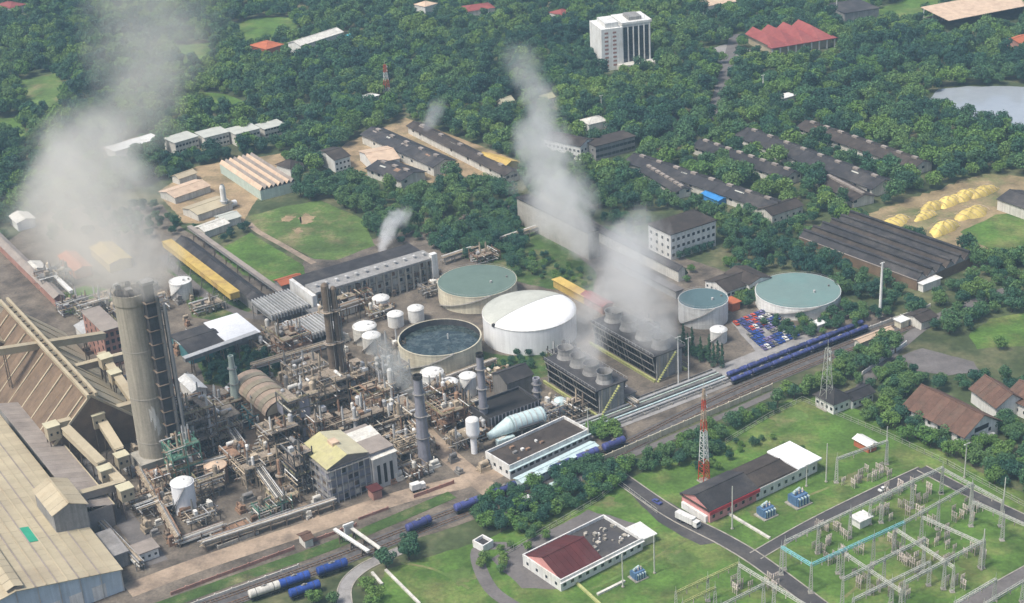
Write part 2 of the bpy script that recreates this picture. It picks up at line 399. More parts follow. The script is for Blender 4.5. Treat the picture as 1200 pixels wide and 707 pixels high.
for k_, pts_ in enumerate(([(870, 598), (900, 588), (915, 596), (890, 608)], [(1010, 640), (1040, 628), (1052, 640), (1020, 652)], [(1080, 660), (1110, 650), (1130, 668), (1100, 680)], [(900, 490), (930, 478), (950, 490), (915, 502)], [(520, 672), (545, 664), (560, 676), (535, 688)], [(780, 650), (800, 642), (822, 655), (795, 668)], [(980, 560), (1010, 552), (1020, 562), (992, 572)], [(690, 590), (715, 582), (735, 594), (712, 600)])):
    sheet(('worn_grass', 'dry_grass', 'trampled_grass', 'faded_grass', 'thin_grass', 'bare_grass', 'pale_grass', 'rough_grass')[k_], pts_, .065, 'lawn_dry', 1.5, 1.0, clear=False)
# plant roads
road('service_road', [(150, 693), (235, 661), (365, 618), (470, 583), (575, 556), (640, 520)], 9.5, .10, 'tan_road')
road('cross_road', [(292, 505), (322, 560), (378, 622)], 6.5, .105, 'tan_road')
road('branch_road', [(470, 475), (512, 522), (590, 588)], 8.5, .11, 'tan_road')
road('mill_lane', [(60, 480), (110, 560), (185, 660)], 8, .10, 'asphalt_pale')
road('back_lane', [(190, 300), (240, 345), (300, 372), (345, 362)], 5, .12, 'asphalt_pale')
road('trackside_verge', [(140, 728), (280, 678), (380, 643), (455, 612), (530, 580)], 6.0, .12, 'scrub')
road('railway_bed', [(40, 795), (190, 731), (280, 699), (405, 653), (480, 623), (562, 592), (690, 545), (850, 466), (1000, 404), (1090, 372)], 9.2, .16, 'ballast')
road('paved_apron', [(640, 520), (720, 490), (850, 440), (960, 395)], 17, .20, 'paving')
road('trackside_road', [(560, 612), (640, 580), (730, 538), (860, 482), (930, 450)], 3.6, .14, 'asphalt_pale')
# substation roads
road('substation_road', [(700, 540), (735, 566), (790, 603), (850, 634), (895, 662), (975, 722)], 7.0, .10, 'asphalt', kerb=1)
road('gantry_road', [(885, 652), (950, 615), (1020, 580), (1082, 551)], 5.2, .106, 'asphalt', kerb=1)
road('boundary_road', [(1080, 549), (1140, 580), (1230, 622)], 5.2, .112, 'asphalt', kerb=1)
road('corner_road', [(1130, 712), (1180, 684), (1250, 645)], 6, .10, 'asphalt_pale', kerb=1)
sheet('forecourt', [(720, 560), (750, 570), (815, 605), (855, 632), (820, 640), (770, 612)], .085, 'asphalt', clear=False)
road('entrance_path', [(408, 725), (404, 690), (425, 666), (470, 645)], 5, .10, 'paving', kerb=1)
road('villa_lane', [(600, 640), (560, 645), (575, 690), (620, 720)], 5, .10, 'asphalt_pale')
sheet('house_court', [(575, 655), (690, 598), (760, 618), (745, 640), (660, 690), (610, 690)], .08, 'asphalt_pale')
road('avenue', [(862, 40), (852, 78), (843, 110), (836, 140)], 8, .08, 'asphalt_pale')
road('estate_road', [(1180, 340), (1100, 372), (1060, 400), (1030, 430), (1010, 455)], 6, .08, 'asphalt_pale')
road('far_lane', [(-30, 215), (60, 200), (130, 172), (200, 155), (320, 143)], 7, .08, 'tan_road')

# ------------------------------------------------------------------ buildings
def slab(mb, a, b, c, d, th):
    a, b, c, d = map(Vector, (a, b, c, d)); n = (b - a).cross(d - a).normalized() * th
    lo = [a, b, c, d]; hi = [q + n for q in lo]
    mb.quad(*hi); mb.quad(*reversed(lo))
    for i in range(4):
        j = (i + 1) % 4; mb.quad(lo[i], lo[j], hi[j], hi[i])
    return mb
WIN = {}
def window(parent, face, x, z, w_, h_, lu, lv, m='glass'):
    """a window on face f (y=0), l (x=0), r (x=lu) or b (y=lv)"""
    key = (face in 'fb', round(w_, 2), round(h_, 2), m)
    if key not in WIN:
        b = MB()
        if face in 'fb': b.box(-w_/2, -.06, 0, w_/2, .06, h_)
        else: b.box(-.06, -w_/2, 0, .06, w_/2, h_)
        me = b.data('window'); me.materials.append(M(m)); WIN[key] = me
    loc = {'f': (x, 0, z), 'b': (x, lv, z), 'l': (0, x, z), 'r': (lu, x, z)}[face]
    return mobj('window', WIN[key], parent, loc)
def roof_parts(t, kind, lu, lv, h, rise, ov, m, panels=0, name='roof', th=.25, x0=0., y0=0., m2=None):
    X0, X1, Y0, Y1 = x0 - ov, x0 + lu + ov, y0 - ov, y0 + lv + ov
    if kind == 'flat':
        return MB().box(X0, Y0, h, X1, Y1, h + .4).build(name, m, t)
    if kind == 'parapet':
        r = MB().box(x0 + .4, y0 + .4, h - 1.6, x0 + lu - .4, y0 + lv - .4, h - 1.2).build(name, m, t); return r
    if kind == 'hip':
        d = min(lu, lv) / 2 + ov
        if lu >= lv: r0, r1 = (X0 + d, (Y0 + Y1) / 2, h + rise), (X1 - d, (Y0 + Y1) / 2, h + rise)
        else: r0, r1 = ((X0 + X1) / 2, Y0 + d, h + rise), ((X0 + X1) / 2, Y1 - d, h + rise)
        a, b_, c, d_ = (X0, Y0, h), (X1, Y0, h), (X1, Y1, h), (X0, Y1, h)
        mb = MB()
        if lu >= lv:
            mb.quad(a, b_, r1, r0); mb.quad(b_, c, r1); mb.quad(c, d_, r0, r1); mb.quad(d_, a, r0)
        else:
            mb.quad(a, b_, r0); mb.quad(b_, c, r1, r0); mb.quad(c, d_, r1); mb.quad(d_, a, r0, r1)
        mb.quad(d_, c, b_, a)
        o = mb.build(name, m, t)
        e = MB().bar(r0, r1, .4, .35)
        for q, r_ in ((a, r0), (d_, r0), (b_, r1), (c, r1)) if lu >= lv else ((a, r0), (b_, r0), (c, r1), (d_, r1)): e.bar(q, r_, .3, .3)
        e.build('ridge', m2 or m, o)
        return o
    n = panels or 1
    for side in (0, 1):
        for i in range(n):
            mb = MB(); g = .04 if n > 1 else 0
            dz = random.uniform(0, .05) if n > 1 else 0
            if kind == 'gable_u':
                ym = (Y0 + Y1) / 2; xa, xb = X0 + (X1 - X0) * i / n + g, X0 + (X1 - X0) * (i + 1) / n - g
                if side == 0: slab(mb, (xa, Y0, h + dz), (xb, Y0, h + dz), (xb, ym, h + rise + dz), (xa, ym, h + rise + dz), th)
                else: slab(mb, (xa, ym, h + rise + dz), (xb, ym, h + rise + dz), (xb, Y1, h + dz), (xa, Y1, h + dz), th)
            else:
                xm = (X0 + X1) / 2; ya, yb = Y0 + (Y1 - Y0) * i / n + g, Y0 + (Y1 - Y0) * (i + 1) / n - g
                if side == 0: slab(mb, (X0, yb, h + dz), (X0, ya, h + dz), (xm, ya, h + rise + dz), (xm, yb, h + rise + dz), th)
                else: slab(mb, (xm, yb, h + rise + dz), (xm, ya, h + rise + dz), (X1, ya, h + dz), (X1, yb, h + dz), th)
            mb.build('roof_panel' if n > 1 else name, (m2 if side and m2 else m), t)
    if kind == 'gable_u': p, q = (X0, (Y0 + Y1) / 2, h + rise + th), (X1, (Y0 + Y1) / 2, h + rise + th)
    else: p, q = ((X0 + X1) / 2, Y0, h + rise + th), ((X0 + X1) / 2, Y1, h + rise + th)
    return MB().bar(p, q, .7, .3).build('ridge', m, t)
def walls(t, kind, lu, lv, h, rise, m, x0=0., y0=0., z0=0.):
    mb = MB(); a, b_, c, d = (x0, y0), (x0 + lu, y0), (x0 + lu, y0 + lv), (x0, y0 + lv)
    for p, q in ((a, b_), (b_, c), (c, d), (d, a)): mb.quad((*p, z0), (*q, z0), (*q, h), (*p, h))
    if kind == 'gable_u':
        for x in (x0, x0 + lu): mb.quad((x, y0, h), (x, y0 + lv, h), (x, y0 + lv / 2, h + rise))
    if kind == 'gable_v':
        for y in (y0, y0 + lv): mb.quad((x0, y, h), (x0 + lu, y, h), (x0 + lu / 2, y, h + rise))
    if kind == 'parapet':
        k = .4
        for bx in ((x0, y0, x0 + lu, y0 + k), (x0, y0 + lv - k, x0 + lu, y0 + lv), (x0, y0 + k, x0 + k, y0 + lv - k), (x0 + lu - k, y0 + k, x0 + lu, y0 + lv - k)):
            mb.box(bx[0] - .05, bx[1] - .05, h - 1.2, bx[2] + .05, bx[3] + .05, h + .05)
    return mb.build('wall', m, t)
def building(name, label, cat, near, right, left, h, kind='flat', wall='white', roof='slate', wins=(), z=None, ang=A0, group=None, rise=3., over=.6, panels=0, m2=None, doors=()):
    loc, a, lu, lv = fit(near, right, left, h if z is None else z, ang)
    t = thing(name, label, cat, loc, a, group)
    walls(t, kind, lu, lv, h, rise, wall)
    roof_parts(t, kind, lu, lv, h, rise, over, roof, panels, m2=m2)
    for face, n, rows, w_, h_, z0, dz in wins:
        L_ = lu if face in 'fb' else lv
        for r in range(rows):
            for i in range(n):
                if name == 'warehouse' and random.random() < .35: continue
                window(t, face, L_ * (i + .5 + (random.uniform(-.2, .2) if name == 'warehouse' else 0)) / n, z0 + r * dz, w_, h_, lu, lv)
    for face, x in doors: 
        o = window(t, face, x, 0, 1.6, 2.3, lu, lv, 'dark'); o.name = 'door'
    t['lu'], t['lv'] = lu, lv
    del t['lu'], t['lv']
    return t, lu, lv

# ------------------------------------------------------------------ tanks
def tank(name, label, top, wpx, h, wall, roof, style='flat', group=None, stair=True, n=48, rise=1.2, cat='tank'):
    c = G(*top, h); r = wpx / 2 * mpp(c)
    foot([(c.x + r * 1.1 * math.cos(k), c.y + r * 1.1 * math.sin(k)) for k in (0, 1, 2, 3, 4, 5, 6)])
    t = thing(name, label, cat, (c.x, c.y, 0), 0, group)
    sh = MB().lathe([(r, 0), (r, h)], n)
    if style == 'open': sh.lathe([(r, h), (r - .45, h)], n).lathe([(r - .45, h), (r - .45, h * .55)], n)
    so_ = sh.build('shell', wall, t)
    if r > 5:
        for k in range(1, 4): MB().lathe([(r + .02, h * k / 4 - .07), (r + .09, h * k / 4), (r + .02, h * k / 4 + .07)], n).build('weld_band', wall, so_)
    rim = MB().lathe([(r, h - .35), (r + .16, h - .3), (r + .16, h + .05), (r - .1, h + .08)], n).build('rim', wall, t)
    if style == 'flat':
        MB().lathe([(r - .1, h + .02), (r * .5, h + .25), (.01, h + .4)], n).build('roof', roof, t)
    elif style == 'cone':
        MB().lathe([(r - .1, h + .02), (.01, h + rise)], n).build('roof', roof, t)
    elif style == 'dome':
        MB().dome(r - .05, h + .02, rise, n).build('roof', roof, t)
    elif style == 'open':
        MB().disc(r - .45, h * .74, n).build('water', roof, t)
        MB().lathe([(r - .46, h * .5), (r - .46, h + .01)], n).build('lining', 'dark_steel', t)
    if stair:
        a0, a1 = rad(200), rad(290); k = max(8, int(h * 2.2)); st = MB(); hr = MB()
        for i in range(k):
            a = a0 + (a1 - a0) * i / k; z = h * (i + .5) / k
            ca, sa = math.cos(a), math.sin(a)
            a2 = a0 + (a1 - a0) * (i + 1) / k; z2 = h * (i + 1.5) / k; cb, sb = math.cos(a2), math.sin(a2)
            base_ = len(st.v) if i == 0 else base_ + 2
            if i == 0: st.v += [((r + .05) * ca, (r + .05) * sa, z), ((r + 1.1) * ca, (r + 1.1) * sa, z)]
            st.v += [((r + .05) * cb, (r + .05) * sb, z2), ((r + 1.1) * cb, (r + 1.1) * sb, z2)]
            st.f.append((base_, base_ + 1, base_ + 3, base_ + 2)); st.sm.append(False)
        pts = [((r + 1.1) * math.cos(a0 + (a1 - a0) * i / k), (r + 1.1) * math.sin(a0 + (a1 - a0) * i / k), h * i / k + .9) for i in range(k + 1)]
        for p, q in zip(pts, pts[1:]): hr.tube(p, q, .06, n=5)
        s_ = st.build('stair', 'steel', t); hr.build('handrail', 'pale_steel', s_)
    if r > 5 and style != 'open':
        g = MB()
        for i in range(n):
            a, b_ = 2 * math.pi * i / n, 2 * math.pi * (i + 1) / n
            p, q = ((r - .3) * math.cos(a), (r - .3) * math.sin(a)), ((r - .3) * math.cos(b_), (r - .3) * math.sin(b_))
            g.bar((*p, h + 1), (*q, h + 1), .06); 
            if i % 2 == 0: g.bar((*p, h), (*p, h + 1), .06)
        g.build('railing', 'pale_steel', t)
        MB().lathe([(.6, h), (.6, h + 1.3), (.01, h + 1.5)], 12, r * .35, -r * .2).build('roof_vent', 'pale_steel', t)
        MB().lathe([(.5, 0), (.5, .9), (.01, 1.0)], 12, r * .75, r * .1).build('hatch', 'steel', t).location.z = h
    else:
        MB().lathe([(.35, h * .9), (.35, h + rise * .6 + .7), (.01, h + rise * .6 + .8)], 8, r * .2, 0).build('roof_vent', 'pale_steel', t)
    MB().tube((r * .2, -r - .02, 1), (r * .2, -r - 2.2, 1), .25, n=8).build('nozzle', 'steel', t)
    return t, r

tank('storage_tank', 'cream storage tank with flat grey green roof, behind the white tank', (559, 329), 93, 9, 'cream', 'green_roof')
tank('storage_tank', 'cream open topped tank holding dark murky water', (515, 395), 98, 11.5, 'cream', 'murky_water', 'open')
tank('storage_tank', 'broad pale aqua roofed white tank ringed by trees', (935, 340), 99, 6.5, 'white', 'aqua_roof')
tank('storage_tank', 'mid sized white tank with dark blue green roof beside the cypress row', (824, 350), 58, 10.5, 'white', 'blue_green_roof')
# the two-tone dome tank
c = G(620, 364, 12.5); r = 55 * mpp(c); foot([(c.x + r * math.cos(k), c.y + r * math.sin(k)) for k in range(7)])
t = thing('storage_tank', 'large white dome tank with roof half grey and half white', 'tank', (c.x, c.y, 0), rad(40))
MB().lathe([(r, 0), (r, 12.5)], 64).build('shell', 'fresh_white', t)
MB().dome(r, 12.5, 3.2, 32, 8, a0=0, a1=math.pi).build('roof_half', 'pale_roof', t)['label'] = 'grey rear half of the dome'  # rear half of the dome coloured greyer than the front half
MB().dome(r, 12.5, 3.5, 32, 8, a0=math.pi, a1=2 * math.pi).build('roof_half', 'fresh_white', t)['label'] = 'white front half of the dome'
MB().lathe([(r, 12.1), (r + .2, 12.2), (r + .2, 12.6), (r, 12.7)], 64).build('rim', 'white', t)
g = MB()
for i in range(18):
    a = math.pi * i / 18; b_ = math.pi * (i + 1) / 18
    g.bar((r * math.cos(a), 0, 12.55 + 3.5 * math.sin(a)), (r * math.cos(b_), 0, 12.55 + 3.5 * math.sin(b_)), .45, .25)
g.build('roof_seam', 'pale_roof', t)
MB().box(-r - .6, -.7, 12.0, -r + 1.8, .7, 13.4).build('stair_head', 'dark_steel', t)
for k, (x, y, wp, h, rise) in enumerate(((506, 436, 27, 10.5, 1.2), (526, 447, 21, 8.5, 1), (548, 440, 20, 9, 1))):
    tank('settling_tank', ['widest of three small white tanks before the open topped tank', 'middle one of three small white tanks before the open topped tank', 'rightmost of three small white tanks before the open topped tank'][k], (x, y), wp, h, 'white', 'white', 'dome', 'small white tanks below the open tank', rise=rise)
for k, (x, y, wp, h) in enumerate(((446, 349, 20, 6), (463, 368, 19, 6), (487, 361, 19, 6.5), (427, 382, 28, 8), (435, 393, 22, 8))):
    tank('drum_tank', ['small white tank nearest the long grey roofed process hall', 'small white tank left of its twin behind open topped tank', 'small white tank right of its twin behind open topped tank', 'pale squat tank beside the brown twin columns', 'pale tank half hidden in steam beside the squat tank'][k], (x, y), wp, h, 'white_dirty' if k > 2 else 'white', 'white', 'dome', 'small white tanks behind the open tank', stair=k > 2)
tank('day_tank', 'small white tank at the foot of the cypress row', (842, 386), 20, 6, 'white', 'white', 'dome')
tank('water_tank', 'white tank standing right of the tall concrete tower top', (211, 329), 26, 9, 'white', 'white', 'cone', rise=.8)
tank('silo_tank', 'tall white tank on the bare yard below the concrete tower', (213, 565), 27, 13, 'fresh_white', 'white', 'dome')
tank('rusty_tank', 'squat rust brown tank with pale lid amid pipework', (252, 545), 27, 8, 'rust', 'pink_panel', 'cone')
tank('dome_tank', 'pale aqua dome tank beside the cooling tower foot', (656, 471), 17, 4.5, 'aqua_paint', 'aqua_paint', 'dome', rise=2, stair=False)

# ------------------------------------------------------------------ concrete prilling tower
base = G(187, 545); foot([(base.x + 9 * math.cos(k), base.y + 9 * math.sin(k)) for k in range(7)])
t = thing('concrete_tower', 'tall round concrete tower pouring brown smoke from its top', 'tower', base, A0)
R_ = 7.0; HT = 79
mb = MB().lathe([(R_ + .5, 0), (R_ + .2, 14), (R_, 34), (R_ - .2, 55), (R_ - .3, HT - 5), (R_ + .1, HT - 4), (R_ + .1, HT)], 56)
mb.lathe([(R_ + .1, HT), (R_ - .6, HT)], 56).lathe([(R_ - .6, HT), (R_ - .6, HT - 3)], 56)
mb.build('shaft', 'tower_concrete', t)
MB().disc(R_ - .6, HT - 1.4, 48).build('top_deck', 'dark', t)
for k in range(6):
    a = k * math.pi / 3 + .3
    MB().lathe([(1.1, HT - 1.4), (1.1, HT + 1.6), (.9, HT + 1.9)], 14, 4.6 * math.cos(a), 4.6 * math.sin(a)).build('vent_stack', 'dark_steel', t)
MB().box(-2, -1.5, HT - 1.4, .8, 1.2, HT + 1.2).build('fan_house', 'steel', t)
for k_, (a_, z0_, z1_) in enumerate(((rad(-98), 20, 31), (rad(-90), 16, 27), (rad(-106), 24, 30), (rad(-84), 18, 22))):
    dp = MB()
    for i_ in range(4):
        b0_, b1_ = a_ + (i_ - 2) * .05, a_ + (i_ - 1) * .05; rr_ = R_ + .16
        dp.quad((rr_ * math.cos(b0_), rr_ * math.sin(b0_), z0_ + i_ * 1.2), (rr_ * math.cos(b1_), rr_ * math.sin(b1_), z0_ + i_ * .6), (rr_ * math.cos(b1_), rr_ * math.sin(b1_), z1_ - i_), (rr_ * math.cos(b0_), rr_ * math.sin(b0_), z1_))
    dp.build('dust_streak', 'white_dirty', t)
g = MB()
for i in range(40):
    a, b_ = 2 * math.pi * i / 40, 2 * math.pi * (i + 1) / 40
    p, q = ((R_ + .4) * math.cos(a), (R_ + .4) * math.sin(a)), ((R_ + .4) * math.cos(b_), (R_ + .4) * math.sin(b_))
    g.bar((*p, HT + 1.1), (*q, HT + 1.1), .08); g.bar((*p, HT), (*p, HT + 1.1), .08); g.bar((*p, HT + .6), (*q, HT + .6), .05)
g.build('railing', 'dark_steel', t)
# lift shaft and risers on the right flank
th_ = rad(-38) - A0 + rad(0)
def flank(d, ang): return (d * math.cos(ang), d * math.sin(ang))
fx, fy = flank(R_ + 2.2, rad(-62))
MB().box(fx - 1.9, fy - 1.9, 0, fx + 1.9, fy + 1.9, HT + 5).build('lift_shaft', 'dark_steel', t)
MB().box(fx - 2.4, fy - 2.4, HT + 5, fx + 2.4, fy + 2.4, HT + 6).build('lift_cap', 'grey_concrete', t)
for k, (dd, an, rr, m_) in enumerate(((R_ + 5.2, -55, .8, 'steel'), (R_ + 6.9, -48, .75, 'grey_concrete'), (R_ + 5.4, -40, .55, 'dark_steel'))):
    x, y = flank(dd, rad(an))
    rp = MB().tube((x, y, 0), (x, y, HT - 1 - 4 * k), rr, n=12).build('riser_pipe', m_, t)
    for z in range(8, 76, 8): MB().bar((x, y, z), (fx, fy, z), .3).build('bracket', 'dark_steel', rp)
for z in range(10, 78, 6):
    MB().box(fx - 2.6, fy - 2.6, z, fx + 2.6, fy + 2.6, z + .25).build('landing', 'brown_steel', t)
for z in (14, 34, 55): MB().lathe([(R_ + .45 - z * .009, z - .12), (R_ + .55 - z * .009, z), (R_ + .45 - z * .009, z + .12)], 56).build('pour_band', 'concrete', t)
MB().box(-R_ - 3, -R_ - 1, 0, R_ + 2, R_ - 2, 7).build('base_house', 'concrete', t)

# ------------------------------------------------------------------ stacks, columns, masts
def stack(name, label, foot_px, top_y, wpx, m='lilac_steel', taper=.72, cap='dark', cat='chimney', guys=False, lattice=False):
    b0 = G(*foot_px); lo, hi = 0, 150
    for _ in range(40):
        z = (lo + hi) / 2
        if PX((b0.x, b0.y, z))[1] > top_y: lo = z
        else: hi = z
    h = lo; r0 = wpx / 2 * mpp(b0) / taper ** .5; r1 = r0 * taper
    foot([(b0.x + 2, b0.y), (b0.x, b0.y + 2), (b0.x - 2, b0.y), (b0.x, b0.y - 2)])
    t = thing(name, label, cat, b0, A0)
    MB().lathe([(r0 * 1.25, 0), (r0 * 1.05, h * .12), (r0, h * .3), (r1, h - 1.5)], 20).build('flue', m, t)
    cp = MB().lathe([(r1, h - 1.5), (r1 * 1.12, h - 1.4), (r1 * 1.12, h), (r1 * .8, h), (r1 * .8, h - 1)], 20).build('cap', cap, t)
    MB().disc(r1 * .8, h - 1, 16).build('mouth', 'dark', cp)
    for k in (.3, .55, .8):
        rr = r0 + (r1 - r0) * k
        MB().lathe([(rr, h * k - .15), (rr + .8, h * k - .1), (rr + .8, h * k + .05), (rr, h * k + .1)], 16).build('platform', 'steel', t)
    ld = MB(); 
    for s_ in (-.25, .25): ld.bar((s_, -r0 * 1.25, 0), (s_, -r1 - .15, h), .07)
    for i in range(int(h / .9)): 
        f_ = i * .9 / h; y = -(r0 * 1.25 + (r1 + .15 - r0 * 1.25) * f_); ld.bar((-.25, y, i * .9), (.25, y, i * .9), .06)
    ld.build('ladder', 'steel', t)
    return t
stack('chimney', 'blue grey chimney with dark tip left of the branch road', (498, 541), 440, 12)
stack('chimney', 'slim grey chimney standing right of the small white tanks', (568, 503), 414, 9, 'lilac_steel', .85)
stack('chimney', 'short grey chimney behind the pale aqua duct', (630, 476), 443, 8, 'lilac_steel', .9, 'lilac_steel')
stack('distillation_column', 'pale green capped column beside the pink barrel roof', (280, 487), 417, 9, 'pale_green', .45, 'pale_green', 'column')

def lattice_mast(name, label, foot_px, top_y, w0, w1, bands, cat='mast', th=.26):
    b0 = G(*foot_px); lo, hi = 0, 150
    for _ in range(40):
        z = (lo + hi) / 2
        if PX((b0.x, b0.y, z))[1] > top_y: lo = z
        else: hi = z
    h = lo; t = thing(name, label, cat, b0, A0); n = len(bands)
    foot([(b0.x + 3, b0.y), (b0.x, b0.y + 3), (b0.x - 3, b0.y), (b0.x, b0.y - 3)])
    for k, m in enumerate(bands):
        z0, z1 = h * k / n, h * (k + 1) / n; mb = MB(); sub = max(1, int((z1 - z0) / max(1.6, w0 * 1.3)))
        for s_ in range(sub):
            za, zb = z0 + (z1 - z0) * s_ / sub, z0 + (z1 - z0) * (s_ + 1) / sub
            wa, wb = (w0 + (w1 - w0) * z / h for z in (za, zb))
            ca = [(-wa, -wa, za), (wa, -wa, za), (wa, wa, za), (-wa, wa, za)]; cb = [(-wb, -wb, zb), (wb, -wb, zb), (wb, wb, zb), (-wb, wb, zb)]
            for i in range(4):
                j = (i + 1) % 4
                mb.bar(ca[i], cb[i], th); mb.bar(ca[i], cb[j], th * .45); mb.bar(cb[i], cb[j], th * .45)
        mb.build('lattice_section', m, t)
    MB().tube((0, 0, h), (0, 0, h + 4), .1, n=6).build('antenna', 'galvanised', t)
    for z in (h * .8, h * .92): MB().tube((w1 + .4, 0, z), (w1 + .9, 0, z), .7, n=14).build('dish', 'white', t)
    MB().box(-w0 * 1.3, -w0 * 1.3, 0, w0 * 1.3, w0 * 1.3, .4).build('footing', 'concrete', t)
    return t
lattice_mast('radio_mast', 'red and white lattice mast beside the pink substation building', (825, 564), 456, 1.6, .3, ['red_paint', 'red_paint', 'white', 'white', 'white', 'red_paint', 'pink_panel', 'red_paint', 'pink_panel'], th=.24)
lattice_mast('radio_mast', 'distant red and white mast rising from the forest', (454, 112), 76, 1.8, .7, ['white', 'red_paint', 'white', 'red_paint'])
lattice_mast('transmission_tower', 'grey lattice pylon standing behind the grey roofed white cottage', (968, 478), 408, 2.2, .7, ['galvanised'] * 6, 'pylon', th=.2)
def pole(name, label, px, top_y, r=.25, m='galvanised', group=None, cat='pole', head=True):
    b0 = G(*px); lo, hi = 0, 80
    for _ in range(30):
        z = (lo + hi) / 2
        if PX((b0.x, b0.y, z))[1] > top_y: lo = z
        else: hi = z
    t = thing(name, label, cat, b0, A0, group)
    MB().tube((0, 0, 0), (0, 0, lo), r, r * .6, 8).build('shaft', m, t)
    MB().lathe([(r * 2, 0), (r * 2, .4), (r, .5)], 8).build('footing', 'concrete', t)
    if head:
        hd = MB().bar((-1.2, 0, lo), (1.2, 0, lo), .15).build('crossarm', m, t)
        for s_ in (-1.1, 1.1): MB().box(s_ - .3, -.2, lo - .25, s_ + .3, .2, lo - .05).build('lamp', 'white', hd)
    return t
pole('light_mast', 'tall white mast right of the broad aqua roofed tank', (1031, 371), 308, .8, 'white', cat='mast')
pole('light_pole', 'white pole at the end of the cooling tower, nearer the tanks', (795, 452), 395, .28, 'white', 'cooling tower poles')
pole('light_pole', 'white pole at the end of the cooling tower, nearer the apron', (807, 447), 396, .28, 'white', 'cooling tower poles')
pole('light_pole', 'slim pole rising from the wood near the far avenue', (894, 112), 88, .4, 'white')
pole('flag_pole', 'slim pole on the lawn near the office blocks', (705, 135), 112, .3, 'white')

# ------------------------------------------------------------------ sheds and conveyors on the left
# long beige store: ridge runs away along v
loc, a, lu, lv = fit((92, 735), (150, 700), (-100, 420), 9)
RU = 74.0                                               # span
cu, su = math.cos(A0), math.sin(A0)
e0 = G(141, 668, 9)                                     # right eave at the near gable
o = Vector((e0.x - cu * RU, e0.y - su * RU, 0))
foot([o, o + Vector((cu * RU, su * RU, 0)), o + Vector((cu * RU - su * 150, su * RU + cu * 150, 0)), o + Vector((-su * 150, cu * 150, 0))])
t = thing('storage_shed', 'huge beige roofed storage shed at the lower left corner', 'shed', o, A0)
LV = 150
walls(t, 'gable_v', RU, LV, 9, 7, 'blue_panel')
roof_parts(t, 'gable_v', RU, LV, 9, 7, .8, 'beige_panel', 36)
for i in range(30):                                     # raised ridge ventilator
    y0, y1 = i * LV / 30 + .1, (i + 1) * LV / 30 - .1
    rv = MB()
    slab(rv, (RU / 2 - 3, y1, 16.9), (RU / 2 - 3, y0, 16.9), (RU / 2, y0, 17.9), (RU / 2, y1, 17.9), .2)
    slab(rv, (RU / 2, y1, 17.9), (RU / 2, y0, 17.9), (RU / 2 + 3, y0, 16.9), (RU / 2 + 3, y1, 16.9), .2)
    rv.build('ridge_cap', 'beige_panel', t)
MB().box(RU / 2 - 2.5, .5, 15.5, RU / 2 + 2.5, LV - .5, 17.0).build('ridge_vent', 'grey_panel', t)
for k_ in range(1, 9):
    x_ = RU / 2 + 3 + (RU / 2 - 3) * k_ / 9; MB().bar((x_, -.6, 9.45 + 7 * (RU - x_) / (RU / 2)), (x_, LV + .6, 9.45 + 7 * (RU - x_) / (RU / 2)), .5, .3).build('roof_batten', ('tan_panel', 'grey_panel')[k_ % 2], t)
gp = G(34, 626, 13.5) - o; gx, gy = gp.x * cu + gp.y * su, -gp.x * su + gp.y * cu
def rz_(x): return 9.42 + 7 * (1 - abs(x - RU / 2) / (RU / 2))
slab(MB(), (gx - 1.7, gy + 6, rz_(gx - 1.7)), (gx - 1.7, gy - 6, rz_(gx - 1.7)), (gx + 1.7, gy - 6, rz_(gx + 1.7)), (gx + 1.7, gy + 6, rz_(gx + 1.7)), .12).build('roof_patch', 'green_patch', t)['label'] = 'bright green patch on the beige roof'
for i in range(8): MB().box(4 + i * 8.4, -.08, .1, 9 + i * 8.4, .05, 6).build('door', 'white', t)
for i in range(11): MB().bar((i * RU / 10, -.2, 0), (i * RU / 10, -.2, 9 + 7 * (1 - abs(i / 5 - 1))), .35).build('cladding_post', 'pale_steel', t)
# grey-brown lean-to roof along its right flank
t = thing('lean_to', 'long grey brown lean to roof along the beige storage shed', 'shed', o + Vector((cu * (RU + 1) - su * 44, su * (RU + 1) + cu * 44, 0)), A0)
for i in range(24):
    slab(MB(), (0, i * 4.4 + 4.3, 12.5), (0, i * 4.4, 12.5), (13, i * 4.4, 9.0), (13, i * 4.4 + 4.3, 9.0), .2).build('roof_panel', 'grey_panel', t)
MB().box(12.4, 0, 0, 12.8, 105, 9.0).build('wall', 'brown_panel', t)
MB().box(.2, -.2, 0, 12.4, .2, 9.6).build('gable_wall', 'grey_panel', t)
MB().bar((13.3, 0, 9.0), (13.3, 105, 9.0), .5).build('gutter', 'tan_panel', t)
# head house
building('head_house', 'tan ribbed roof head house rising beside the beige shed', 'building', (66, 622), (101, 604), (50, 590), 19, 'gable_v', 'grey_concrete', 'tan_panel', z=12.5, rise=3, panels=6)
building('flat_annex', 'pale grey flat roofed annex against the beige shed', 'building', (125, 655), (147, 644), (104, 630), 6, 'flat', 'grey_concrete', 'paving', ())
building('gate_hut', 'small white walled hut on the bare yard near the annex', 'hut', (163, 650), (182, 638), (156, 640), 4, 'flat', 'white', 'grey_panel', (('f', 3, 1, 1, 1, 1.4, 0),))

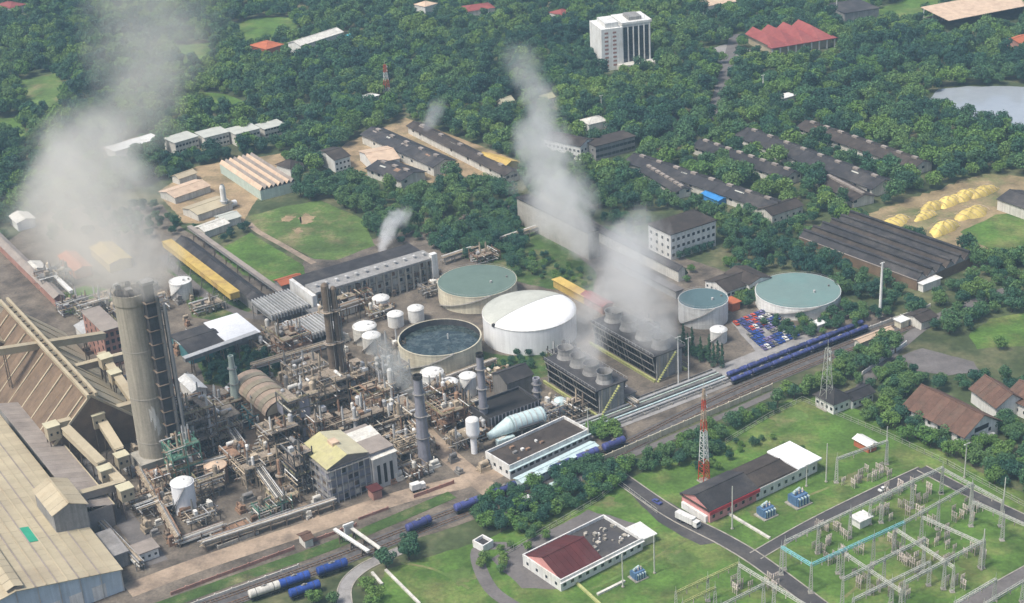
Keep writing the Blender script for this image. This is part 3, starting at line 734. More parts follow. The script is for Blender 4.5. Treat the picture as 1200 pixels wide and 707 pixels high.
# steep brown store with white rib frames
def big_tent(label, apex_front, apex_back, zr, half, zl, m, ribm, name='ribbed_store', m2=None, npan=26, ribs=9):
    p, q = G(*apex_front, zr), G(*apex_back, zr); d = (q - p); L_ = d.length; an = math.atan2(d.y, d.x) - math.pi / 2
    t = thing(name, label, 'shed', (p.x, p.y, 0), an)
    foot([(p + Vector((math.cos(an) * s_, math.sin(an) * s_, 0)) + d * e) for s_, e in ((-half, 0), (half, 0), (half, 1), (-half, 1))])
    for sx, mm in ((-1, m), (1, m2 or m)):
        for i in range(npan):
            y0, y1 = L_ * i / npan + .04, L_ * (i + 1) / npan - .04
            mb = MB()
            if sx < 0: slab(mb, (-half, y1, zl), (-half, y0, zl), (0, y0, zr), (0, y1, zr), .25)
            else: slab(mb, (0, y1, zr), (0, y0, zr), (half, y0, zl), (half, y1, zl), .25)
            mb.build('roof_panel', mm, t)
        for i in range(ribs):
            y = L_ * (i + .3) / ribs
            MB().bar((sx * half * .95, y, zl + .9), (sx * 2.2, y, zr - (zr - zl) * 2.2 / half + .9), .8, .8).build('rib', ribm, t)
    MB().quad((-half, 0, 0), (half, 0, 0), (half, 0, zl), (0, 0, zr), (-half, 0, zl)).build('gable_wall', 'brown_panel', t)
    MB().quad((half, L_, 0), (-half, L_, 0), (-half, L_, zl), (0, L_, zr), (half, L_, zl)).build('gable_wall', 'brown_panel', t)
    for sx in (-1, 1): MB().box(min(sx * half, sx * half - sx * .3), 0, 0, max(sx * half, sx * half - sx * .3), L_, zl).build('side_wall', 'grey_concrete', t)
    for sx in (-1, 1): MB().bar((sx * half, 0, zl), (0, 0, zr + .2), .9, .9).build('barge_board', 'tan_panel', t)
    return t, L_
t, L_ = big_tent('steep brown roofed store with cream ribs and a ridge conveyor', (106, 464), (8, 358), 27, 24, 5, 'brown_panel', 'tan_panel', m2='tan_panel')
for s_ in (-1.7, 1.7):
    MB().box(s_ - .6, -3, 27.6, s_ + .6, L_ + 4, 29.2).build('ridge_beam', 'tan_panel', t)
for i in range(18): MB().box(-1.7, i * L_ / 18, 27.7, 1.7, i * L_ / 18 + .5, 28.4).build('sleeper', 'brown_steel', t)
big_tent('tan roofed store cut off by the left edge behind the brown store', (-22, 392), (-90, 300), 26, 26, 6, 'tan_panel', 'brown_panel', m2='tan_panel', ribs=4)

def gallery(label, a_px, za, b_px, zb, w_=3., h_=3., wall='tan_panel', roof='tan_panel', legs=3, name='conveyor_gallery', ends=(1, 1), legm='brown_steel', cat='conveyor'):
    p, q = G(*a_px, za), G(*b_px, zb); d = q - p; an = math.atan2(d.y, d.x); L_ = math.hypot(d.x, d.y)
    t = thing(name, label, cat, (p.x, p.y, 0), an)
    mb = MB(); z0, z1 = za, zb
    slab(mb, (0, -w_/2, z0), (L_, -w_/2, z1), (L_, w_/2, z1), (0, w_/2, z0), h_).build('gallery', wall, t)
    slab(MB(), (0, -w_/2 - .3, z0 + h_ + .03), (L_, -w_/2 - .3, z1 + h_ + .03), (L_, w_/2 + .3, z1 + h_ + .03), (0, w_/2 + .3, z0 + h_ + .03), .25).build('roof', roof, t)
    for i in range(legs):
        f_ = (i + .5) / legs; z = z0 + (z1 - z0) * f_; x = L_ * f_
        if z > 1.5:
            mb = MB()
            for s_ in (-1, 1): mb.bar((x, s_ * w_ * .75, 0), (x, s_ * w_ * .4, z), .35)
            mb.bar((x, -w_ * .58, z * .5), (x, w_ * .58, z * .5), .25); mb.bar((x, -w_ * .7, z * .1), (x, w_ * .45, z * .85), .18)
            mb.build('trestle', legm, t)
    return t
def tower_house(label, px, z, s_, h, wall='tan_panel', roof='straw_panel', name='transfer_house'):
    p = G(*px, z); t = thing(name, label, 'building', (p.x, p.y, 0), A0)
    MB().box(-s_, -s_, z - h, s_, s_, z).build('wall', wall, t)
    MB().box(-s_ - .3, -s_ - .3, z, s_ + .3, s_ + .3, z + .4).build('roof', roof, t)
    mb = MB()
    for i in (-1, 1):
        for j in (-1, 1): mb.bar((i * s_ * .85, j * s_ * .85, 0), (i * s_ * .85, j * s_ * .85, z - h), .4)
    mb.build('support_frame', 'brown_steel', t)
    for i in (-.5, .5): window(t, 'f', i * s_, z - h * .6, .9, 1.1, 0, 0).location.y = -s_
    return t
gallery('cream conveyor gallery descending from the shed side to the yard', (78, 508), 15, (120, 549), 11, 3.4)
gallery('short cream conveyor gallery leading down into the last transfer house', (124, 552), 11, (144, 573), 9, 3.4)
gallery('cream conveyor gallery pointing at the concrete tower foot', (113, 488), 13, (141, 533), 8, 3.4)
gallery('cream conveyor gallery crossing over the front of the ribbed store', (70, 502), 16, (160, 478), 14, 2.6)
gallery('cream conveyor gallery running between head house and last transfer house', (93, 586), 12, (146, 571), 9, 2.6, wall='grey_panel')
gallery('cream conveyor gallery crossing the ribbed store ridge to the brick frame', (-20, 419), 30, (122, 397), 18, 2.8)
gallery('grey conveyor gallery under the top of the brick frame', (88, 436), 16, (150, 420), 14, 2.4, wall='grey_panel')
gallery('cream conveyor gallery stepping down behind the transfer house trio', (120, 420), 18, (158, 475), 12, 3.2)
for l_, p_, z_, s_, h_ in (('cream transfer house at the ribbed store front corner', (60, 498), 19, 2.6, 6), ('cream transfer house between two conveyors beside the beige shed', (122, 549), 15, 2.2, 5), ('cream transfer house at the conveyor end on the bare yard', (146, 571), 13, 2.6, 5), ('cream transfer house atop conveyor facing the concrete tower', (113, 484), 18, 2.6, 6), ('low cream transfer house at the concrete tower foot', (142, 533), 11, 2.4, 5), ('cream transfer house topmost of the stepped conveyor', (123, 418), 22, 2.6, 5), ('cream transfer house halfway down the stepped conveyor', (134, 436), 19, 2.4, 5)):
    tower_house(l_, p_, z_, s_, h_)
# brick frame building left of the tower
t, lu, lv = building('brick_frame_building', 'pinkish brick frame building with a grid of dark openings', 'building', (128, 432), (146, 424), (113, 405), 19, 'flat', 'brick', 'grey_panel', (('f', 3, 5, 1.6, 2, 1.5, 3.5), ('l', 4, 5, 1.6, 2, 1.5, 3.5)), z=0)

# ------------------------------------------------------------------ yellow gallery, dark roofed sheds and white roof behind the tower
gallery('long bright yellow roofed conveyor gallery right of the smoke', (196, 288), 7, (276, 350), 7, 5.0, 3, 'yellow', 'yellow', 6, legm='steel')
building('long_store', 'long dark roofed store beside the yellow gallery', 'shed', (300, 356), (314, 350), (214, 282), 6, 'gable_v', 'grey_concrete', 'slate', z=6, rise=2.5, panels=18)
gallery('thin grey pipe gallery along the field edge behind the tower', (222, 268), 5, (330, 345), 5, 2.2, 1.6, 'grey_concrete', 'grey_panel', 8)
building('white_roof_hall', 'bright white roofed hall above the dark hedge', 'building', (267, 401), (300, 387), (249, 377), 7, 'flat', 'grey_concrete', 'fresh_white', over=.8)
building('dark_roof_hall', 'dark blue grey roofed hall left of the white roofed hall', 'building', (222, 414), (262, 399), (205, 392), 6, 'gable_u', 'teal', 'slate', rise=1.6)
gallery('long grey pipe bridge in front of the dark hedge', (216, 424), 8, (302, 393), 8, 2.6, 1.8, 'grey_concrete', 'pale_steel', 5, 'pipe_bridge', cat='pipe bridge')
building('white_hut', 'small white hut at the left end of the dark roofed hall', 'hut', (212, 404), (220, 400), (208, 396), 6, 'flat', 'white', 'white', ())
building('white_shed', 'pair roofed white shed under the grey pipe bridge', 'hut', (226, 460), (240, 454), (216, 443), 6, 'gable_v', 'white', 'white', (), rise=1.5)

# ------------------------------------------------------------------ process hall with grey flat roof and columns
loc, a, lu, lv = fit((371, 345), (508, 304), (356, 322), 13, ang=None)
t = thing('process_hall', 'long grey roofed open sided process hall before the meadow', 'building', loc, a)
MB().box(-.6, lv * .45, 12.6, lu + .6, lv + .6, 13.1).build('rear_roof', 'slate', t)
MB().box(-.6, -.6, 13, lu + .6, lv * .45, 14.2).build('roof', 'grey_concrete', t)
MB().box(.5, 2.5, 0, lu - .5, lv - .5, 12.4).build('wall', 'white_dirty', t)
for i in range(17):
    MB().box(lu * i / 16 - .4, -.4, 0, lu * i / 16 + .4, .5, 13).build('column', 'concrete', t)
for k in (4.3, 8.6): MB().box(0, .5, k, lu, 1.4, k + .4).build('floor_beam', 'concrete', t)
for i in range(16):
    for k in (1, 5.2, 9.4):
        if random.random() < .75: MB().box(lu * (i + .5) / 16 - 1.3, 2.38, k, lu * (i + .5) / 16 + 1.3, 2.5, k + random.choice((1.8, 2.6))).build('window', random.choice(('glass', 'glass', 'rust', 'grey_concrete')), t)
MB().box(lu - 1.5, -1, 0, lu + 1.8, 2, 16).build('end_tower', 'white', t)
MB().box(-2.6, -.5, 0, -.3, lv, 12.8).build('end_wall', 'white', t)
for i in range(12):
    x = lu * (i + .5) / 12
    MB().lathe([(.7, 14.2), (.7, 15.4), (1.0, 15.6), (.1, 16.1)], 10, x, lv * .2).build('roof_ventilator', 'pale_steel', t)
building('orange_shed', 'small orange roofed shed at the corner of the field', 'shed', (330, 335), (356, 328), (318, 330), 4, 'gable_u', 'grey_concrete', 'orange_roof', (), rise=1.5)

# ------------------------------------------------------------------ pink barrel roof, finned coolers, main process building
loc, a, lu, lv = fit((313, 490), (346, 475), (288, 450), 11)
t = thing('barrel_roof_hall', 'pink striped barrel roof hall in the middle of the plant', 'building', loc, a)
MB().box(0, 0, 0, lu, lv, 11.8).build('wall', 'brown_panel', t)
nb = 9
for i in range(nb):
    mb = MB(); y0, y1 = lv * i / nb + .08, lv * (i + 1) / nb - .08; k = 10
    zz = (i % 2) * .25
    P = [(lu / 2 - (lu / 2 + .5) * math.cos(math.pi * j / k), 12 + zz + 5 * math.sin(math.pi * j / k)) for j in range(k + 1)]
    for (xa, za), (xb, zb) in zip(P, P[1:]): slab(mb, (xa, y1, za), (xa, y0, za), (xb, y0, zb), (xb, y1, zb), .25)
    mb.build('roof_panel', ('pink_panel', 'tan_panel')[i % 2], t)
MB().quad(*[(lu / 2 - lu / 2 * math.cos(math.pi * j / 12), 0, 11.8 + 4.9 * math.sin(math.pi * j / 12)) for j in range(12, -1, -1)]).build('gable_wall', 'tan_panel', t)

t, lu, lv = building('reactor_building', 'grey process building with yellow and straw twin roofs', 'building', (389, 591), (463, 562), (362, 564), 15.5, 'flat', 'lilac_steel', 'grey_panel', z=0, ang=None)
for k in range(4):
    for i in range(int(lu * .62 / 2.6)):
        if random.random() < .7:
            MB().box(i * 2.6 + .3, -.1, k * 3.8 + .5, i * 2.6 + 2.3, 0, k * 3.8 + 2.9).build('panel', random.choice(('lilac_steel', 'pale_steel', 'glass', 'steel', 'white_dirty', 'dark_steel')), t)
    MB().box(-1.3, -1.4, k * 3.8 + 3.3, lu * .62, -.05, k * 3.8 + 3.5).build('walkway', 'steel', t)
    MB().box(-1.3, -.05, k * 3.8 + 3.3, -.05, lv, k * 3.8 + 3.5).build('walkway', 'steel', t)
for i in range(8): MB().bar((i * lu * .088, -1.3, 0), (i * lu * .088, -1.3, 15.4), .22).build('post', 'pale_steel', t)
for i in range(6): MB().bar((-1.2, i * lv / 5, 0), (-1.2, i * lv / 5, 15.4), .25).build('post', 'pale_steel', t)
for i in range(9): MB().box(-.12, lv * (i % 3 + .2) / 3, (i // 3) * 4.6 + 1, -.02, lv * (i % 3 + .8) / 3, (i // 3) * 4.6 + 4).build('panel', random.choice(('lilac_steel', 'dark_steel', 'brown_steel')), t)
slab(MB(), (-.8, lv + .8, 15.9), (-.8, -.8, 15.9), (lu * .3, -.8, 19.4), (lu * .3, lv + .8, 19.4), .3).build('yellow_roof', 'yellow_panel', t)
slab(MB(), (lu * .3, lv + .8, 19.4), (lu * .3, -.8, 19.4), (lu * .62, -.8, 16.9), (lu * .62, lv + .8, 16.9), .3).build('straw_roof', 'straw_panel', t)
MB().quad((0, 0, 15.4), (lu * .6, 0, 15.4), (lu * .6, 0, 16.8), (lu * .3, 0, 19.3), (0, 0, 15.9)).build('gable_wall', 'grey_panel', t)
MB().box(lu * .25, lv * .4, 19.2, lu * .36, lv * .6, 20.6).build('roof_hatch', 'pink_panel', t)
MB().box(lu * .64, -2.2, 0, lu + .5, lv * .8, 13.5).build('grey_block', 'pale_steel', t)
slab(MB(), (lu * .63, -2.5, 13.7), (lu + .8, -2.5, 13.7), (lu + .8, lv * .85, 16.6), (lu * .63, lv * .85, 16.6), .3).build('block_roof', 'white_dirty', t)
for i in range(3): MB().box(lu * (.70 + .1 * i), -2.34, 2, lu * (.745 + .1 * i), -2.15, 10.5).build('slot_window', 'dark', t)
building('red_hut', 'little dark red hut at the front of the grey process building', 'hut', (437, 577), (447, 573), (432, 571), 4, 'flat', 'brick', 'dark_red_roof')
# fin fan coolers
for k, (n_, r_, l_) in enumerate((((318, 372), (362, 356), (303, 352)), ((352, 398), (398, 382), (338, 380)))):
    loc, a, lu, lv = fit(n_, r_, l_, 9)
    t = thing('fin_fan_cooler', ['grey finned cooler bank left of the process hall', 'grey finned cooler bank behind the tall brown columns'][k], 'cooler', loc, a)
    MB().box(0, 0, 7.6, lu, lv, 9).build('tube_bundle', 'steel', t)
    for i in range(int(lu / 1.6)): MB().box(i * 1.6, -.4, 7.2, i * 1.6 + .5, lv + .4, 10.4).build('fin', 'pale_steel', t)
    mb = MB()
    for i in range(5):
        for y in (0, lv): mb.bar((lu * i / 4, y, 0), (lu * i / 4, y, 7.6), .4)
    mb.build('support_frame', 'steel', t)
    for i in range(4): MB().lathe([(1.5, 5.6), (1.7, 7.0), (1.7, 7.6)], 14, lu * (i + .5) / 4, lv / 2).build('fan_ring', 'dark_steel', t)

# ------------------------------------------------------------------ cooling towers
def cooling_tower(label, near, right, left, h, nfan, rf, post=.5):
    loc, a, lu, lv = fit(near, right, left, 0)
    t = thing('cooling_tower', label, 'cooling tower', loc, a)
    MB().box(.8, .6, 0, lu - .8, lv - .6, h).build('core', 'dark', t)
    MB().box(0, -.2, 0, lu, .6, h + .8).build('end_wall', 'grey_concrete', t)
    MB().box(0, lv - .6, 0, lu, lv + .2, h + .8).build('end_wall', 'grey_concrete', t)
    n = int(lv / 2.2)
    for i in range(n):
        y = (i + .5) * lv / n
        for s_ in (0, 1):
            x0, x1 = (-1.6, .8) if s_ == 0 else (lu + 1.6, lu - .8)
            MB().bar((x0, y, h), (x1, y, .6), .28, .55).build('fin', random.choice(('dark_steel', 'dark_steel', 'steel')), t)
    for s_ in (0, 1):
        x = -1.8 if s_ == 0 else lu + 1.8
        for z in (h * .35, h * .68, h): MB().bar((x + (.8 if s_ == 0 else -.8) * (1 - z / h) * 2, .3, z), (x + (.8 if s_ == 0 else -.8) * (1 - z / h) * 2, lv - .3, z), .3).build('louvre_rail', 'steel', t)
        MB().box(x - .5, -1, 0, x + .5, lv + 1, 1.2).build('basin_wall', 'lime_steel', t)
        g = MB()
        for i in range(int(lv / 3) + 1):
            g.bar((x - 1.5 if s_ == 0 else x + 1.5, i * 3, 1.4), (x - 1.5 if s_ == 0 else x + 1.5, i * 3, 2.6), .12)
        g.bar((x - 1.5 if s_ == 0 else x + 1.5, 0, 2.6), (x - 1.5 if s_ == 0 else x + 1.5, lv, 2.6), .12)
        g.build('basin_railing', 'lime_steel', t)
    MB().box(-2, -.4, h + .8, lu + 2, lv + .4, h + 1.3).build('deck', 'dark_steel', t)
    for i in range(nfan):
        y = (i + .5) * lv / nfan
        f_ = MB().lathe([(rf * 1.1, h + 1.3), (rf * .92, h + 3), (rf * .93, h + 5), (rf * 1.02, h + 6.2)], 28, lu / 2, y)
        f_.lathe([(rf * 1.02, h + 6.2), (rf * .95, h + 6.2), (rf * .86, h + 3)], 28, lu / 2, y)
        fo = f_.build('fan_stack', 'grey_concrete', t)
        bl = MB()
        for k in range(6):
            an = k * math.pi / 3; bl.bar((lu / 2, y, h + 3.2), (lu / 2 + rf * .84 * math.cos(an), y + rf * .84 * math.sin(an), h + 3.2), .7, .12)
        bl.build('fan_blade', 'dark', fo)
    g = MB()
    for x in (-1.9, lu + 1.9):
        g.bar((x, 0, h + 2.4), (x, lv, h + 2.4), .1)
        for i in range(int(lv / 2.5) + 1): g.bar((x, i * 2.5, h + 1.3), (x, i * 2.5, h + 2.4), .1)
    g.build('deck_railing', 'pale_steel', t)
    k = 14; st = MB()
    st.bar((-1, -1.55, 0), (-1 + k * .75, -1.55, h + 1), .3, .3); so3 = st.build('stair', 'lime_steel', t)
    for i in range(k): MB().box(-1 + i * .75, -2.2, i * (h + 1) / k + .2, -.2 + i * .75, -.9, i * (h + 1) / k + .4).build('step', 'lime_steel', so3)
    for i in range(3): MB().box(lu * (i + .2) / 3, -.5, 0, lu * (i + .2) / 3 + .8, -.2, h + .8).build('buttress', 'concrete', t)
    return t
cooling_tower('cooling tower of dark fins before the white dome tank', (703, 487), (728, 474), (646, 447), 11, 4, 3.5)
cooling_tower('longer cooling tower of dark fins with four fan stacks in steam', (770, 446), (797, 434), (700, 402), 11, 4, 4.0)
building('pump_house', 'dark low pump house between the two cooling towers', 'building', (722, 468), (742, 458), (706, 455), 3.5, 'flat', 'grey_concrete', 'asphalt_pale')
for k, x in enumerate((727, 734)):
    tank('dosing_tank', ['left one of two tiny white tanks between the cooling towers', 'right one of two tiny white tanks between the cooling towers'][k], (x, 456 - k * 2), 5, 3.5, 'white', 'white', 'dome', 'dosing tanks', stair=False, rise=.5)

# ------------------------------------------------------------------ boiler area
t, lu, lv = building('boiler_house', 'dark slatted boiler house between the two chimneys', 'building', (573, 491), (628, 466), (560, 470), 9, 'parapet', 'dark_steel', 'dark', z=9)
for i in range(14): MB().bar((lu * (i + .5) / 14, -.3, 0), (lu * (i + .5) / 14, -.3, 9), .3).build('pilaster', 'lilac_steel', t)
building('gabled_boiler_shed', 'dark gabled shed behind the slatted boiler house', 'shed', (594, 450), (622, 438), (584, 436), 9, 'gable_u', 'steel', 'slate', z=9, rise=3)
p, q = G(572, 507, 6), G(634, 480, 9)
d = q - p; L_ = d.length; an = math.atan2(d.y, d.x)
t = thing('flue_duct', 'pale aqua tapering flue duct lying before the boiler house', 'duct', (p.x, p.y, 0), an)
MB().tube((0, 0, 4), (L_ * .42, 0, 6.5), 1.4, 3.6, 20).build('taper', 'aqua_paint', t)
MB().tube((L_ * .42, 0, 6.5), (L_, 0, 6.5), 3.6, 3.6, 20).build('drum', 'aqua_paint', t)
MB().dome(3.6, 0, 1.4, 20, 5).build('end_cap', 'aqua_paint', t, (L_, 0, 6.5)).rotation_euler = (0, math.pi / 2, 0)
for i in range(6): MB().tube((L_ * (.45 + .1 * i), 0, 6.5), (L_ * (.45 + .1 * i) + .35, 0, 6.5), 3.75, n=20).build('hoop', 'pale_steel', t)
for i in range(5): MB().box(L_ * (.2 + .18 * i), -2, 0, L_ * (.2 + .18 * i) + .8, 2, 3.6).build('saddle', 'concrete', t)
MB().box(L_ * .5, -4.6, 5.4, L_ * .95, -3.6, 6).build('walkway', 'dark_steel', t)
MB().box(L_ * .08, -4.4, 0, L_ * .4, -2.2, 3.2).build('side_duct', 'aqua_paint', t)
# white vessel on a stem
p = G(556, 531)
t = thing('water_tower', 'white drum water tower on a slim stem beside the branch road', 'tower', p, 0)
MB().lathe([(2.6, 8.8), (2.8, 9.5), (2.8, 15.5)], 28).build('drum', 'fresh_white', t)
MB().dome(2.8, 15.5, 1.0, 28).build('cap', 'white', t)
MB().lathe([(1.3, 0), (1.3, 7), (2.6, 8.8)], 20).build('stem', 'fresh_white', t)
# control building with recessed brown roof
t, lu, lv = building('control_building', 'white parapet control building with recessed dark brown roof', 'building', (597, 546), (690, 503), (571, 528), 6.5, 'parapet', 'white', 'slate_brown', (('f', 13, 1, 2.0, 1.6, 2.2, 0), ('l', 4, 1, 1.4, 1.4, 2.2, 0)), z=6.5, ang=None)
for k in (4.4,): MB().box(-.7, -1.2, k, lu + .3, -.05, k + .3).build('sun_shade', 'aqua_paint', t)
for i in range(7):
    x_ = random.uniform(.05, .93) * lu; y_ = random.uniform(1, lv - 2.5); MB().box(x_, y_, 5.3, x_ + random.uniform(.8, 2), y_ + 1.2, 6.1).build('air_unit', random.choice(('white', 'steel', 'rust')), t)
building('canopy', 'long low aqua canopy in front of the control building', 'shed', (612, 566), (700, 523), (606, 560), 4, 'gable_u', 'aqua_paint', 'aqua_paint', (), rise=.6, z=4, ang=None)

# ------------------------------------------------------------------ buildings in the tree belt behind the tanks
building('process_block', 'pale windowless slab block half hidden in steam', 'building', (690, 305), (697, 298), (607, 262), 15, 'flat', 'concrete', 'slate', z=0)
t, lu, lv = building('office_block', 'white three storey office block with brown flat roof', 'building', (786, 276), (839, 259), (765, 262), 14, 'parapet', 'white', 'slate_brown', (('f', 9, 3, 1.7, 1.6, 1.8, 4.1), ('l', 4, 3, 1.5, 1.6, 1.8, 4.1)), z=14)
MB().box(-.5, -.5, 14.1, lu + .5, lv + .5, 14.6).build('roof_slab', 'slate_brown', t)
building('twin_roof_office', 'white low office with brown roof left of broad aqua tank', 'building', (852, 342), (884, 331), (828, 329), 6, 'gable_u', 'white', 'slate_brown', (('f', 7, 2, 1.2, 1.1, .8, 2.8), ('l', 5, 2, 1.2, 1.1, .8, 2.8)), rise=2.5)
building('stepped_office', 'white stepped office wing behind the twin roofed office', 'building', (878, 334), (902, 325), (858, 318), 7, 'gable_v', 'white', 'slate_brown', (('f', 4, 2, 1.2, 1.1, .9, 3.0),), rise=2)
building('long_workshop', 'long grey roofed workshop running up from the steam', 'shed', (795, 318), (800, 314), (700, 262), 6, 'gable_v', 'white_dirty', 'slate', rise=2, z=6)
building('pipe_shed', 'long pale roofed low shed beside the steam behind cooling towers', 'shed', (792, 342), (797, 338), (720, 304), 4, 'flat', 'grey_concrete', 'asphalt_pale', z=4)
building('yellow_shed', 'short yellow roofed gallery behind the white dome tank', 'shed', (684, 348), (688, 343), (655, 326), 4, 'flat', 'yellow', 'yellow', z=4)
building('red_shed', 'faded red roofed shed behind the white dome tank', 'shed', (706, 360), (714, 354), (684, 345), 4, 'gable_v', 'brick', 'roof_tile_red', z=4, rise=1.2)
building('orange_hut', 'small orange hut between the two aqua roofed tanks', 'hut', (858, 357), (866, 353), (853, 350), 4, 'flat', 'orange_roof', 'orange_roof')

# warehouses with dark roofs
def warehouse(label, near, right, left, h=4.5, rise=3, wall='white_dirty', roof='slate', kind='gable_v', wn=14, ang=None, group='dark roofed warehouses', nvent=8):
    n, r, l = G(*near, h), G(*right, h), G(*left, h)
    an = math.atan2(l.y - n.y, l.x - n.x) - math.pi / 2 if ang is None else ang
    t, lu, lv = building('warehouse', label, 'warehouse', near, right, left, h, kind, wall, roof, (('l', wn, 1, 2.2, 1.5, 2.8, 0), ('f', 3, 1, 2, 1.5, 2.8, 0)), ang=an, group=group, rise=rise, over=1)
    for i in range(nvent):
        y = lv * (i + .5) / nvent
        MB().box(lu / 2 - 1, y - 2, h + rise - .1, lu / 2 + 1, y + 2, h + rise + 1).build('roof_vent', 'grey_panel', t)
    for i in range(int(lv / 7)):
        y = random.uniform(2, lv - 8); f0 = random.uniform(.05, .6); f1 = f0 + random.uniform(.12, .35); ln = random.uniform(2, 7); s_ = random.choice((-1, 1, -1))
        xa, xb = lu / 2 + s_ * (lu / 2) * (1 - f0), lu / 2 + s_ * (lu / 2) * (1 - f1); za, zb = h + rise * f0 + .32, h + rise * f1 + .32
        mb = MB()
        if s_ < 0: slab(mb, (xa, y + ln, za), (xa, y, za), (xb, y, zb), (xb, y + ln, zb), .06)
        else: slab(mb, (xb, y + ln, zb), (xb, y, zb), (xa, y, za), (xa, y + ln, za), .06)
        mb.build('roof_patch', random.choice(('slate_brown', 'rust', 'grey_panel', 'slate', 'pale_roof')), t)
    nb_ = int(lv / 9)
    for i in range(nb_):
        y = lv * (i + .5) / nb_
        for s_ in (-1, 1):
            x0 = lu / 2 + s_ * .8; x1 = lu / 2 + s_ * (lu / 2 + .8)
            MB().bar((x0, y, h + rise * (1 - .8 / (lu / 2)) + .3), (x1, y, h + .25), .35, .2).build('roof_rib', roof, t)
    return t, lu, lv
warehouse('dark roofed warehouse with white gable, nearest the office block', (900, 247), (922, 238), (733, 190))
warehouse('narrow dark warehouse in front of the white gabled one', (792, 226), (806, 220), (750, 200), 4, 2)
warehouse('long dark roofed warehouse in the middle row of three', (1022, 222), (1046, 212), (862, 160), 5, 3.5)
warehouse('short dark roofed warehouse left of the long middle one', (920, 210), (938, 203), (812, 172), 4.5, 3)
warehouse('dark warehouse with peeling roof at the row end', (1000, 236), (1020, 228), (958, 214), 4, 2.5, roof='slate_brown')
warehouse('farthest long grey roofed warehouse against the forest', (1070, 198), (1090, 190), (934, 150), 4.5, 3, roof='slate_brown')
building('blue_tarp_shed', 'bright blue covered shed against the dark warehouse wall', 'shed', (842, 236), (850, 232), (824, 227), 3, 'gable_v', 'bright_blue', 'bright_blue', rise=1)
building('gabled_lodge', 'grey gabled lodge with pale walls at the warehouse end', 'house', (905, 253), (938, 240), (895, 243), 5, 'gable_u', 'white_dirty', 'slate_brown', (('f', 5, 1, 1.2, 1.2, 1.5, 0),), rise=2.5)
# saw tooth roofs
n, r, l = G(1090, 325, 5), G(1140, 300, 5), G(945, 272, 5)
an = math.atan2(l.y - n.y, l.x - n.x) - math.pi / 2
loc, a, lu, lv = fit((1075, 330), (1145, 302), (948, 274), 5, an)
t = thing('sawtooth_works', 'broad dark ridged roof works beside the yellow heaps', 'warehouse', loc, a)
for i in range(6):
    x0 = lu * i / 6
    mb = MB(); slab(mb, (x0, lv, 5), (x0, 0, 5), (x0 + lu / 12, 0, 8), (x0 + lu / 12, lv, 8), .25); slab(mb, (x0 + lu / 12, lv, 8), (x0 + lu / 12, 0, 8), (x0 + lu / 6 - .1, 0, 5), (x0 + lu / 6 - .1, lv, 5), .25)
    mb.build('roof_bay', 'slate_brown' if i % 2 else 'slate', t)
    MB().bar((x0 + lu / 12, 0, 8.6), (x0 + lu / 12, lv, 8.6), 1.6, .7).build('ridge_vent', 'slate', t)
    MB().bar((x0 + .2, 0, 5.4), (x0 + .2, lv, 5.4), .9, .3).build('valley_gutter', 'grey_panel', t)
    MB().quad((x0, 0, 4.9), (x0 + lu / 6, 0, 4.9), (x0 + lu / 12, 0, 7.9)).build('gable_wall', 'grey_concrete', t)
MB().box(0, 0.1, 0, lu, lv, 4.9).build('wall', 'brown_panel', t)
building('white_lodge', 'small white hut at the tail of the ridged works', 'hut', (1082, 334), (1102, 326), (1078, 330), 4, 'flat', 'white', 'white')
building('edge_shed', 'dark roofed shed cut by the right edge near yellow heaps', 'shed', (1215, 250), (1245, 240), (1180, 230), 6, 'gable_v', 'white_dirty', 'slate', rise=3)

# yellow heaps under tarpaulins
def heap(label, px, wpx, hm, along=None, m='yellow_tarp'):
    p = G(*px); r = wpx / 2 * mpp(p) * 1.6
    foot([(p.x + r * math.cos(k), p.y + r * math.sin(k)) for k in range(7)], 5)
    mb = MB(); n, mm = 26, 8; rr = random.Random(int(px[0])); ph = [rr.uniform(0, 6.3) for _ in range(6)]
    for k in range(mm + 1):
        tt = k / mm
        for i in range(n):
            a = 2 * math.pi * i / n
            R = r * (1 - tt) ** .38 * (1 + .13 * math.sin(3 * a + ph[0]) + .08 * math.sin(5 * a + ph[1]) + .05 * math.sin(9 * a + ph[2] + k))
            mb.v.append((R * math.cos(a), R * .45 * math.sin(a), hm * tt * (1 + .1 * math.sin(4 * a + ph[3]))))
    for k in range(mm):
        for i in range(n):
            j = (i + 1) % n; mb.f.append((k*n+i, k*n+j, (k+1)*n+j, (k+1)*n+i)); mb.sm.append(True)
    t = thing('covered_heap', label, 'heap', p, rad(38), 'tarpaulin covered heaps')
    mb.build('tarpaulin', m, t)
    for k in range(5):
        rb = MB(); x = -r * .7 + r * .35 * k; pts = [(x, r * .6 * math.sin(b_) * (1 - abs(x / r) ** 2) ** .5, hm * 1.06 * max(0, math.cos(b_)) ** .6 * (1 - abs(x / r)) ** .35 + .12) for b_ in (-1.3, -.8, -.4, 0, .4, .8, 1.3)]
        for a, b_ in zip(pts, pts[1:]): rb.tube(a, b_, .12, n=5)
        rb.build('rope', 'tan_steel', t)
for l_, p_, w_, h_ in (('yellow covered heap nearest the ridged works, left of all', (1049, 261), 30, 3), ('small yellow heap between the two larger ones', (1084, 254), 22, 2.6), ('large yellow heap standing front centre on bare soil', (1106, 270), 30, 5), ('pale yellow heap behind the front centre heap', (1139, 251), 34, 3.5), ('yellow heap at the left end of the long row', (1092, 244), 26, 3.6), ('second yellow heap in the long row', (1112, 238), 28, 3.8), ('third yellow heap in the long row', (1132, 231), 28, 4), ('yellow heap at the far right end of the row', (1152, 226), 28, 3.6)):
    heap(l_, p_, w_, h_)

